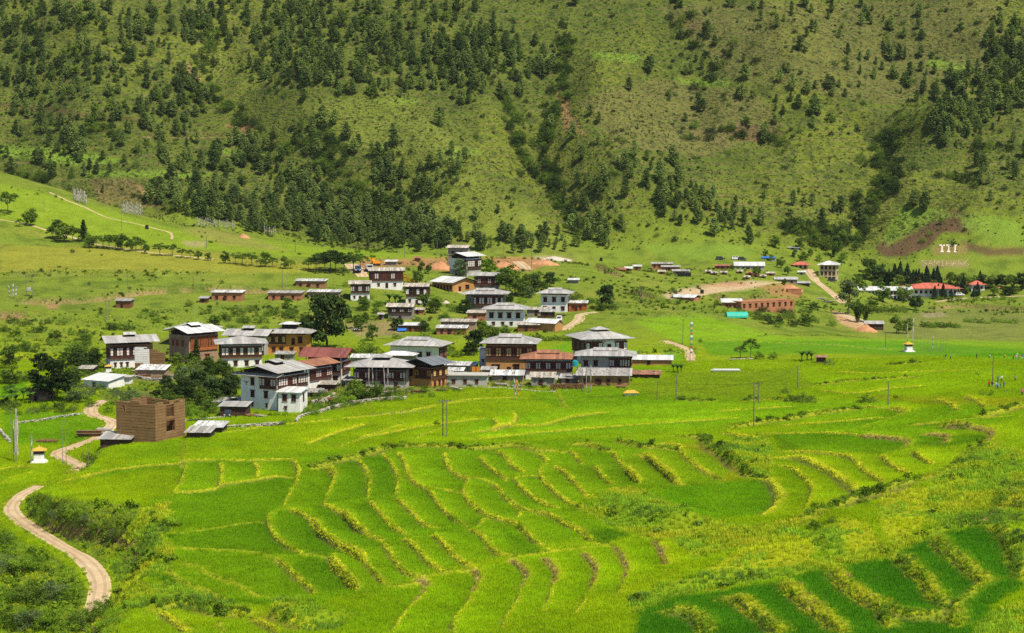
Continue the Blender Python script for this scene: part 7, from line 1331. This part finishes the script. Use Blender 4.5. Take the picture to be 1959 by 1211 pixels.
b.build('cover', M['teal_sheet'], e); b = MB(); [b.add([(sx * W/2, -math.cos(math.pi * i / n) * D/2 * .98, math.sin(math.pi * i / n) * H * .98) for i in range(n + 1)], [tuple(range(n + 1))]) for sx in (-1, 1)]; b.build('end_wall', M['teal_sheet'], e); tag(e, 'teal plastic tunnel greenhouse below the mud building', 'greenhouse')
p = at(770, 634); b = MB(); b.slab([(-1.8, -1.2, .2), (1.2, -1.4, .4), (1.6, 1.0, 2.0), (-1.2, 1.2, 1.9)], .05); o = b.build('tarpaulin', M['blue_sheet']); o.location = p[:]; tag(o, 'blue tarpaulin stretched beside the timber hut', 'tarpaulin')
p = at(914, 716); e = empty('washing_line', p[:]); b = MB(); b.tube((-2, 0, -.3), (-2, 0, 2.2), .05); b.tube((2.2, 0, -.3), (2.2, 0, 2.2), .05); b.tube((-2, 0, 2.1), (2.2, 0, 2.1), .015); b.build('line', M['grey_wood'], e)
for i, c in enumerate(('cloth_orange', 'cloth_orange', 'gold_paint')): b = MB(); b.box(-1.6 + i * 1.2, -.6 + i * 1.2, -.02, .02, .7, 2.08); b.build('cloth', M[c], e)
tag(e, 'orange cloths hanging on a washing line beside the ochre house', 'washing line')
# fences: each post and rail a part
def fence(label, pts, gap, h=1.1, rail=True, mat='grey_wood', name='fence'):
    l = dens(atn(pts), gap); c = Vector(l[0]); e = empty(name, c[:]); m = MB(); m.tube((0, 0, -.3), (.03, 0, h), .06, .05, 5); me = m.mesh('post', M[mat])
    for q in l: o = new_obj('post', me, e); o.location = Vector(q) - c; o.rotation_euler = (SR.uniform(-.06, .06), SR.uniform(-.06, .06), SR.uniform(0, 6))
    if rail:
        for a, b_ in zip(l[:-1], l[1:]): b = MB(); b.tube(Vector(a) - c + Vector((0, 0, h * .75)), Vector(b_) - c + Vector((0, 0, h * .75)), .025, .025, 4); b.build('rail', M[mat], e)
    return tag(e, label, 'fence', kind='thing')
fence('wire fence on thin posts crossing the bright rice', [(712, 799), (750, 796), (790, 794), (825, 790)], 2.6); fence('brown post fence along the tree lined footpath', [(432, 504), (470, 507), (520, 511), (560, 515), (600, 519)], 1.9, 1.4, True, 'brown_timber'); fence('post fence climbing from the shrine garden', [(1100, 556), (1130, 552), (1160, 556)], 2.5, 1.2, False); fence('rail fence round the dusty truck yard', [(560, 506), (590, 508), (612, 512)], 2.2, 1.3, True, 'brown_timber')
# soil heaps
def heap(label, px, py, wpx, hpx, mat, dep=1.0, name='soil_heap'):
    p = at(px, py); s = F / p.y; W, H = wpx / s, hpx / s; b = MB(); n, k = 22, 7; v = []
    for j in range(k + 1):
        f = j / k
        for i in range(n): a = 6.283 * i / n; q = (1 - f ** 1.15) * (1 + SR.uniform(-.14, .14)); v.append((math.cos(a) * W/2 * q, math.sin(a) * W/2 * dep * q, H * f * (1 + SR.uniform(-.12, .12)) - .4 * (j == 0)))
    b.add(v, [(j * n + i, j * n + (i + 1) % n, (j + 1) * n + (i + 1) % n, (j + 1) * n + i) for j in range(k) for i in range(n)] + [tuple(k * n + i for i in range(n))]); o = b.build(name, M[mat], smooth=True); o.location = p[:]; return tag(o, label, 'heap')
heap('orange soil heap beside the tower house', 842, 516, 60, 16, 'soil_pile', .5); heap('orange spoil heap by the road cutting', 965, 513, 54, 14, 'soil_pile', .5); heap('orange spoil heap below the utility pole cutting', 1040, 506, 60, 10, 'soil_pile', .4); heap('pale gravel heap on the crest of the bench', 1060, 498, 70, 8, 'gravel_pile', .4, 'gravel_heap'); heap('tan soil heap at the end of the far lane', 1655, 634, 46, 14, 'soil_pile', .5); heap('reddish mound above the bare mud block', 1512, 556, 50, 12, 'soil_pile', .5); heap('small brown soil mound on the meadow rim', 466, 455, 24, 8, 'soil_pile', .5); heap('white rubble heap below the maroon timber house', 853, 580, 16, 6, 'gravel_pile', .6, 'gravel_heap'); heap('pale rubble heap in the garden by the big dark tree', 680, 630, 20, 5, 'gravel_pile', .6, 'gravel_heap')
# vehicles
WHEEL = None
def wheel(par, x, y, r, w_=.24):
    b = MB(); b.tube((0, -w_/2, 0), (0, w_/2, 0), r, r, 14); o = b.build('wheel', M['rubber'], par); o.location = (x, y, r); c = MB(); c.tube((0, -w_/2 - .012, 0), (0, w_/2 + .012, 0), r * .55, r * .55, 10); c.build('rim', M['concrete'], o); return o
def car(label, px, py, body, rz, L=4.3, W=1.75, van=False, name='car'):
    p = at(px, py); e = empty(name, p[:], R(rz)); h = 1.05 if not van else 1.15; b = MB()
    pr = [(-L/2, .35), (L/2, .35), (L/2, .75), (L/2 - .15, h - .08), (L * .30, h), (-L/2 + .05, h + .02), (-L/2, .8)]
    n = len(pr); b.add([(x, -W/2, z) for x, z in pr] + [(x, W/2, z) for x, z in pr], [tuple(range(n)), tuple(range(2 * n - 1, n - 1, -1))] + [((i + 1) % n, i, i + n, (i + 1) % n + n) for i in range(n)]); b.build('body', M[body], e)
    x0, x1, zt = -L/2 + .1, L * (.27 if not van else .40), (1.85 if van else 1.75); c = MB(); q = [(x0, h), (x1, h), (x1 - .55, zt), (x0 + .12, zt)]; c.add([(x, y, z) for y in (-W/2 + .08, W/2 - .08) for x, z in q], [(0, 1, 2, 3), (7, 6, 5, 4), (1, 0, 4, 5), (2, 1, 5, 6), (3, 2, 6, 7), (0, 3, 7, 4)]); cb = c.build('cabin', M[body], e)
    for y, s in ((-W/2 + .07, -1), (W/2 - .07, 1)):
        for a0, a1 in ((.06, .44), (.48, .86)): g = MB(); xa, xb = x0 + .15 + (x1 - x0 - .5) * a0, x0 + .15 + (x1 - x0 - .5) * a1; g.box(xa, xb, y - .012, y + .012, h + .1, zt - .1); g.build('side_window', M['glass'], cb)
    g = MB(); g.slab([(x1 + .012, -W/2 + .2, h + .06), (x1 + .012, W/2 - .2, h + .06), (x1 - .5, W/2 - .2, zt - .06), (x1 - .5, -W/2 + .2, zt - .06)], .03); g.build('windscreen', M['glass'], cb)
    for y in (-W/2 + .3, W/2 - .3): g = MB(); g.box(L/2 - .02, L/2 + .03, y - .16, y + .16, .62, .8); g.build('headlight', M['lamp'], e)
    for x in (-L * .3, L * .3):
        for y in (-W/2 + .1, W/2 - .1): wheel(e, x, y, .34)
    return tag(e, label, 'van' if van else 'car')
car('white van parked on the grass below the white two storey farmhouse', 1070, 615, 'vehicle_white', -95, 4.4, 1.75, True, 'van'); car('dark jeep parked in the tin garage', 437, 797.5, 'vehicle_dark', -90, 4.0, 1.75, False, 'jeep')
def truck(label, px, py, cab, bed, rz, name='truck'):
    p = at(px, py); e = empty(name, p[:], R(rz)); b = MB(); b.box(-3.4, 3.3, -.5, .5, .75, 1.0); b.build('chassis', M['vehicle_dark'], e); b = MB(); b.box(1.7, 3.4, -1.15, 1.15, 1.0, 2.7); c = b.build('cab', M[cab], e)
    g = MB(); g.box(3.4, 3.43, -1.0, 1.0, 1.75, 2.5); g.build('windscreen', M['glass'], c)
    for y in (-.85, .85): g = MB(); g.box(3.4, 3.45, y - .18, y + .18, 1.15, 1.4); g.build('headlight', M['lamp'], c)
    b = MB(); b.box(-3.5, 1.5, -1.2, 1.2, 1.02, 1.15); b.box(-3.5, 1.5, -1.2, -1.1, 1.152, 2.3); b.box(-3.5, 1.5, 1.1, 1.2, 1.152, 2.3); b.box(-3.5, -3.4, -1.098, 1.098, 1.152, 2.3); b.box(1.4, 1.5, -1.098, 1.098, 1.152, 2.3); b.build('cargo_bed', M[bed], e)
    for x in (-2.4, -1.3, 2.5):
        for y in (-1.0, 1.0): wheel(e, x, y, .5, .3)
    return tag(e, label, 'truck')
truck('blue fronted truck parked beside the flat topped trees', 685, 521, 'vehicle_blue', 'vehicle_dark', -85); truck('white truck parked next to the digger', 706, 519, 'vehicle_white', 'vehicle_white', -80)
p = at(718, 508); e = empty('digger', p[:], R(200)); b = MB(); b.box(-1.8, 1.8, -1.3, -.7, 0, .8); b.build('track', M['rubber'], e); b = MB(); b.box(-1.8, 1.8, .7, 1.3, 0, .8); b.build('track', M['rubber'], e); b = MB(); b.box(-1.8, 1.3, -1.2, 1.2, .85, 1.9); b.build('body', M['vehicle_orange'], e); b = MB(); b.box(.1, 1.3, -1.15, -.1, 1.9, 3.0); c = b.build('cab', M['vehicle_orange'], e); g = MB(); g.box(1.3, 1.33, -1.05, -.2, 2.0, 2.9); g.build('windscreen', M['glass'], c); b = MB(); b.tube((1.0, .3, 1.6), (3.6, .3, 3.9), .25, .2, 6); b.tube((3.6, .3, 3.9), (5.0, .3, 1.8), .2, .15, 6); b.build('boom', M['vehicle_orange'], e); b = MB(); b.add([(4.6, -.3, 1.8), (5.4, -.3, 1.8), (5.1, -.3, 1.0), (4.4, -.3, 1.2), (4.6, .9, 1.8), (5.4, .9, 1.8), (5.1, .9, 1.0), (4.4, .9, 1.2)], [(3, 2, 1, 0), (4, 5, 6, 7), (0, 1, 5, 4), (1, 2, 6, 5), (2, 3, 7, 6), (3, 0, 4, 7)]); b.build('bucket', M['vehicle_dark'], e); tag(e, 'orange digger working in the truck yard', 'digger')
for lb, x, y, c, rz in (('dark pickup parked in the far meadow', 1378, 497, 'vehicle_dark', 10), ('white van parked behind the grey roofed hall', 1408, 497, 'vehicle_white', 5), ('grey car parked behind the grey roofed hall', 1420, 498, 'vehicle_dark', 0), ('white car parked beside the school conifers', 1836, 566, 'vehicle_white', 0), ('dark car parked before the cream block', 1592, 539, 'vehicle_dark', 0)): car(lb, x, y, c, rz, 4.3, 1.75, 'van' in lb)
# people: one continuous body grown over a jointed skeleton
def body_mesh(name, joints, bones, shirt, pants, seat=1.0):
    me = bpy.data.meshes.new(name); ks = list(joints); me.from_pydata([joints[k][:3] for k in ks], [(ks.index(a), ks.index(b_)) for a, b_ in bones], []); o = bpy.data.objects.new(name, me); COL.objects.link(o)
    md = o.modifiers.new('skin', 'SKIN'); md.use_smooth_shade = True
    for i, k in enumerate(ks): v = me.skin_vertices[0].data[i]; v.radius = (joints[k][3], joints[k][3] * (joints[k][4] if len(joints[k]) > 4 else 1)); v.use_root = (k == 'pelvis')
    o.modifiers.new('sub', 'SUBSURF').levels = 1; dg = bpy.context.evaluated_depsgraph_get(); m2 = bpy.data.meshes.new_from_object(o.evaluated_get(dg)); bpy.data.objects.remove(o); return m2
def skel(bend, arm, stride, hand=.0):
    c, s = math.cos(bend), math.sin(bend); hz = .92
    def up(y, z, x=0): return (x, y * c - z * s, hz + y * s + z * c)
    J = {'pelvis': (0, 0, hz, .15, .8), 'belly': (*up(0, .18), .145, .75), 'chest': (*up(0, .40), .17, .7), 'neck': (*up(0, .57), .06), 'chin': (*up(-.02, .64), .075), 'head': (*up(-.01, .74), .105), 'crown': (*up(0, .83), .07)}
    for sgn, n in ((-1, 'l'), (1, 'r')):
        J['sh' + n] = (*up(0, .50, .18 * sgn), .065); J['el' + n] = (*up(-.10 * arm - .02, .50 - .27, .25 * sgn), .048); a = up(-.32 * arm - .02, .50 - .50 + .14 * arm, .24 * sgn); J['wr' + n] = (*a, .036); J['hd' + n] = (a[0], a[1] - .05, a[2] - .08, .034)
        J['hip' + n] = (.09 * sgn, 0, hz - .06, .10); J['kn' + n] = (.10 * sgn, -.06 - stride * sgn * .5, .48, .07); J['an' + n] = (.10 * sgn, stride * -sgn, .08, .05); J['toe' + n] = (.10 * sgn, stride * -sgn - .17, .03, .04)
    B = [('pelvis', 'belly'), ('belly', 'chest'), ('chest', 'neck'), ('neck', 'chin'), ('chin', 'head'), ('head', 'crown')]
    for n in 'lr': B += [('chest', 'sh' + n), ('sh' + n, 'el' + n), ('el' + n, 'wr' + n), ('wr' + n, 'hd' + n), ('pelvis', 'hip' + n), ('hip' + n, 'kn' + n), ('kn' + n, 'an' + n), ('an' + n, 'toe' + n)]
    return J, B
POSES = {'stand': skel(.05, .2, .05), 'walk': skel(.1, .6, .22), 'bend': skel(1.15, 1.0, .1), 'stoop': skel(.6, 1.1, .12)}
PB = {k: body_mesh('body', J, B, None, None) for k, (J, B) in POSES.items()}
def person(label, px, py, pose, shirt, pants, rz, hat=None, group=None):
    p = at(px, py); src = PB[pose]; me = src.copy(); me.materials.clear()
    for m in (shirt, pants, 'skin'): me.materials.append(M[m])
    J = POSES[pose][0]; hd = Vector(J['head'][:3]); nk = Vector(J['neck'][:3]); hands = [Vector(J['hd' + n][:3]) for n in 'lr']; idx = []
    for f in me.polygons:
        c = f.center; idx.append(2 if ((c - hd).length < .155 or (c - nk).length < .07 or min((c - h).length for h in hands) < .11 or c.z < .05) else (1 if c.z < .86 and (pose in ('stand', 'walk') or (c.xy.length < .45 and c.z < .84 and abs(c.y) < .22)) else 0))
    me.polygons.foreach_set('material_index', idx); o = new_obj('person', me); o.location = p[:]; o.rotation_euler = (0, 0, R(rz)); b = MB()
    cr = Vector(J['crown'][:3]); d = (cr - hd).normalized()
    if hat: b.tube(hd + d * .03, hd + d * .07, .24, .20, 12); b.tube(hd + d * .07, hd + d * .17, .12, .10, 10); b.build('hat', M[hat], o)
    else: b.blob(tuple(hd + d * .035 + Vector((0, .03, 0))), .112, .112, .105, 10, 6); b.build('hair', M['hair'], o)
    return tag(o, label, 'person', group)
for r_ in (('person in red standing behind the reeds at the path end', 1892, 742, 'stand', 'cloth_red', 'cloth_dark', 20), ('person in a dark jacket standing next to the one in red', 1898, 743, 'stand', 'cloth_dark', 'cloth_grey', -30), ('person in white walking through the rice in the group of workers', 1905, 744, 'walk', 'cloth_white', 'cloth_blue', 60), ('person in a blue shirt bending among the group of workers', 1909, 746, 'stoop', 'cloth_blue', 'cloth_dark', 200), ('person in green with a white top behind the group of workers', 1909, 733, 'stand', 'cloth_green', 'cloth_dark', 10), ('person in pale clothes behind the group of workers', 1916, 731, 'stand', 'cloth_white', 'cloth_dark', -20), ('person in teal at the edge of the group of workers', 1914, 745, 'stand', 'cloth_green', 'cloth_blue', 80), ('person in dark blue leaving the group of workers', 1920, 744, 'walk', 'cloth_blue', 'cloth_dark', 120), ('person with a grey jacket standing alone in the rice', 1942, 731, 'stand', 'cloth_grey', 'cloth_dark', 0), ('person in a pink scarf standing by the reeds at the terrace corner', 1955, 757, 'stand', 'cloth_pink', 'cloth_dark', -10),
    ('person in dark clothes stooping in the far rice', 1808, 688, 'stoop', 'cloth_dark', 'cloth_grey', 40), ('person in a straw hat planting in the far rice', 1818, 688, 'bend', 'cloth_grey', 'cloth_dark', 80, 'gold_paint'), ('person in black walking along the far bund', 1868, 688, 'walk', 'cloth_dark', 'cloth_dark', 90), ('person in white bending over the far rice', 1892, 687, 'bend', 'cloth_white', 'cloth_dark', 70), ('person in orange bending over the far rice', 1921, 687, 'bend', 'cloth_orange', 'cloth_dark', 110), ('person in red working in the far planting row', 1938, 689, 'stoop', 'cloth_red', 'cloth_dark', 60), ('person with a white head cloth in the far planting row', 1943, 688, 'stoop', 'cloth_white', 'cloth_blue', 90, 'cloth_white'), ('person in pink in the far planting row', 1949, 689, 'bend', 'cloth_pink', 'cloth_dark', 100), ('person in pale blue at the end of the far planting row', 1954, 688, 'stoop', 'cloth_blue', 'cloth_white', 60)): person(*r_)
# letters laid out in stones on the hillside
STR = {'T': [((0, 1), (1, 1)), ((.5, 1), (.5, 0)), ((.2, 0), (.8, 0))], 'I': [((.5, 1), (.5, 0)), ((.25, 1), (.75, 1)), ((.25, 0), (.75, 0))], 'S': [((1, .9), (.2, 1)), ((.2, 1), (0, .75)), ((0, .75), (.95, .35)), ((.95, .35), (.8, 0)), ((.8, 0), (0, .1))], 'A': [((0, 0), (.5, 1)), ((.5, 1), (1, 0)), ((.22, .4), (.78, .4))], 'M': [((0, 0), (0, 1)), ((0, 1), (.5, .4)), ((.5, .4), (1, 1)), ((1, 1), (1, 0))], 'H': [((0, 0), (0, 1)), ((1, 0), (1, 1)), ((0, .5), (1, .5))], 'N': [((0, 0), (0, 1)), ((0, 1), (1, 0)), ((1, 0), (1, 1))], 'G': [((1, .85), (.5, 1)), ((.5, 1), (0, .5)), ((0, .5), (.5, 0)), ((.5, 0), (1, .3)), ((1, .3), (.55, .4))]}
def hill_letter(ch, x0, x1, y0, y1, wpx, mat, label, group=None, lift=.12, skip=0.0):
    b = MB(); c0 = at((x0 + x1) / 2, y1)
    for (ax, ay), (bx_, by) in STR[ch]:
        n = 6; P0 = (x0 + (x1 - x0) * ax, y1 - (y1 - y0) * ay); P1 = (x0 + (x1 - x0) * bx_, y1 - (y1 - y0) * by); d = (P1[0] - P0[0], P1[1] - P0[1]); L = math.hypot(*d); nx, ny = -d[1] / L * wpx / 2, d[0] / L * wpx / 2
        for i in range(n):
            if SR.random() < skip: continue
            q = []
            for t, s in ((i / n, -1), ((i + 1) / n, -1), ((i + 1) / n, 1), (i / n, 1)): p = at(P0[0] + d[0] * t + nx * s, P0[1] + d[1] * t + ny * s); q.append(p - c0 + Vector((0, -lift, lift)))
            nn = (q[1] - q[0]).cross(q[2] - q[0])
            if nn.y > 0: q = q[::-1]
            b.slab(q, .1)
    o = b.build('hillside_letter', M[mat]); o.location = c0[:]; return tag(o, label, 'letter', group)
for ch, x0 in (('T', 1797), ('T', 1809.5), ('I', 1822)): hill_letter(ch, x0, x0 + 10.5, 469.5, 481.5, 3.0, 'letter_white', 'white stone letter %s of the initials on the reddish hillside bed' % ch, 'white letter T pair' if ch == 'T' else None)
for i, ch in enumerate('SAMTHANG'): hill_letter(ch, 1764 + i * 11.5, 1764 + i * 11.5 + 9, 498.5, 509, 1.1, 'letter_faded', 'faded stone letter %s in the long word below the white initials' % ch, 'faded letter A pair' if ch == 'A' else None, .1, .2)

# ------------------------------------------------------------------ thin valley haze
hb = MB(); hb.box(-660, 660, -30, 1810, -40, 420); ho = hb.build('haze', []) if False else new_obj('haze', hb.mesh('haze', [bpy.data.materials.new('air')]))
hm = ho.data.materials[0]; hm.use_nodes = True; ht = hm.node_tree; ht.nodes.remove(ht.nodes['Principled BSDF']); pv = ht.nodes.new('ShaderNodeVolumePrincipled')
pv.inputs['Color'].default_value = (.80, .88, 1, 1); pv.inputs['Density'].default_value = .000016; ht.links.new(pv.outputs[0], ht.nodes['Material Output'].inputs['Volume']); ho['kind'] = 'stuff'; ho['label'] = 'thin bluish valley haze'
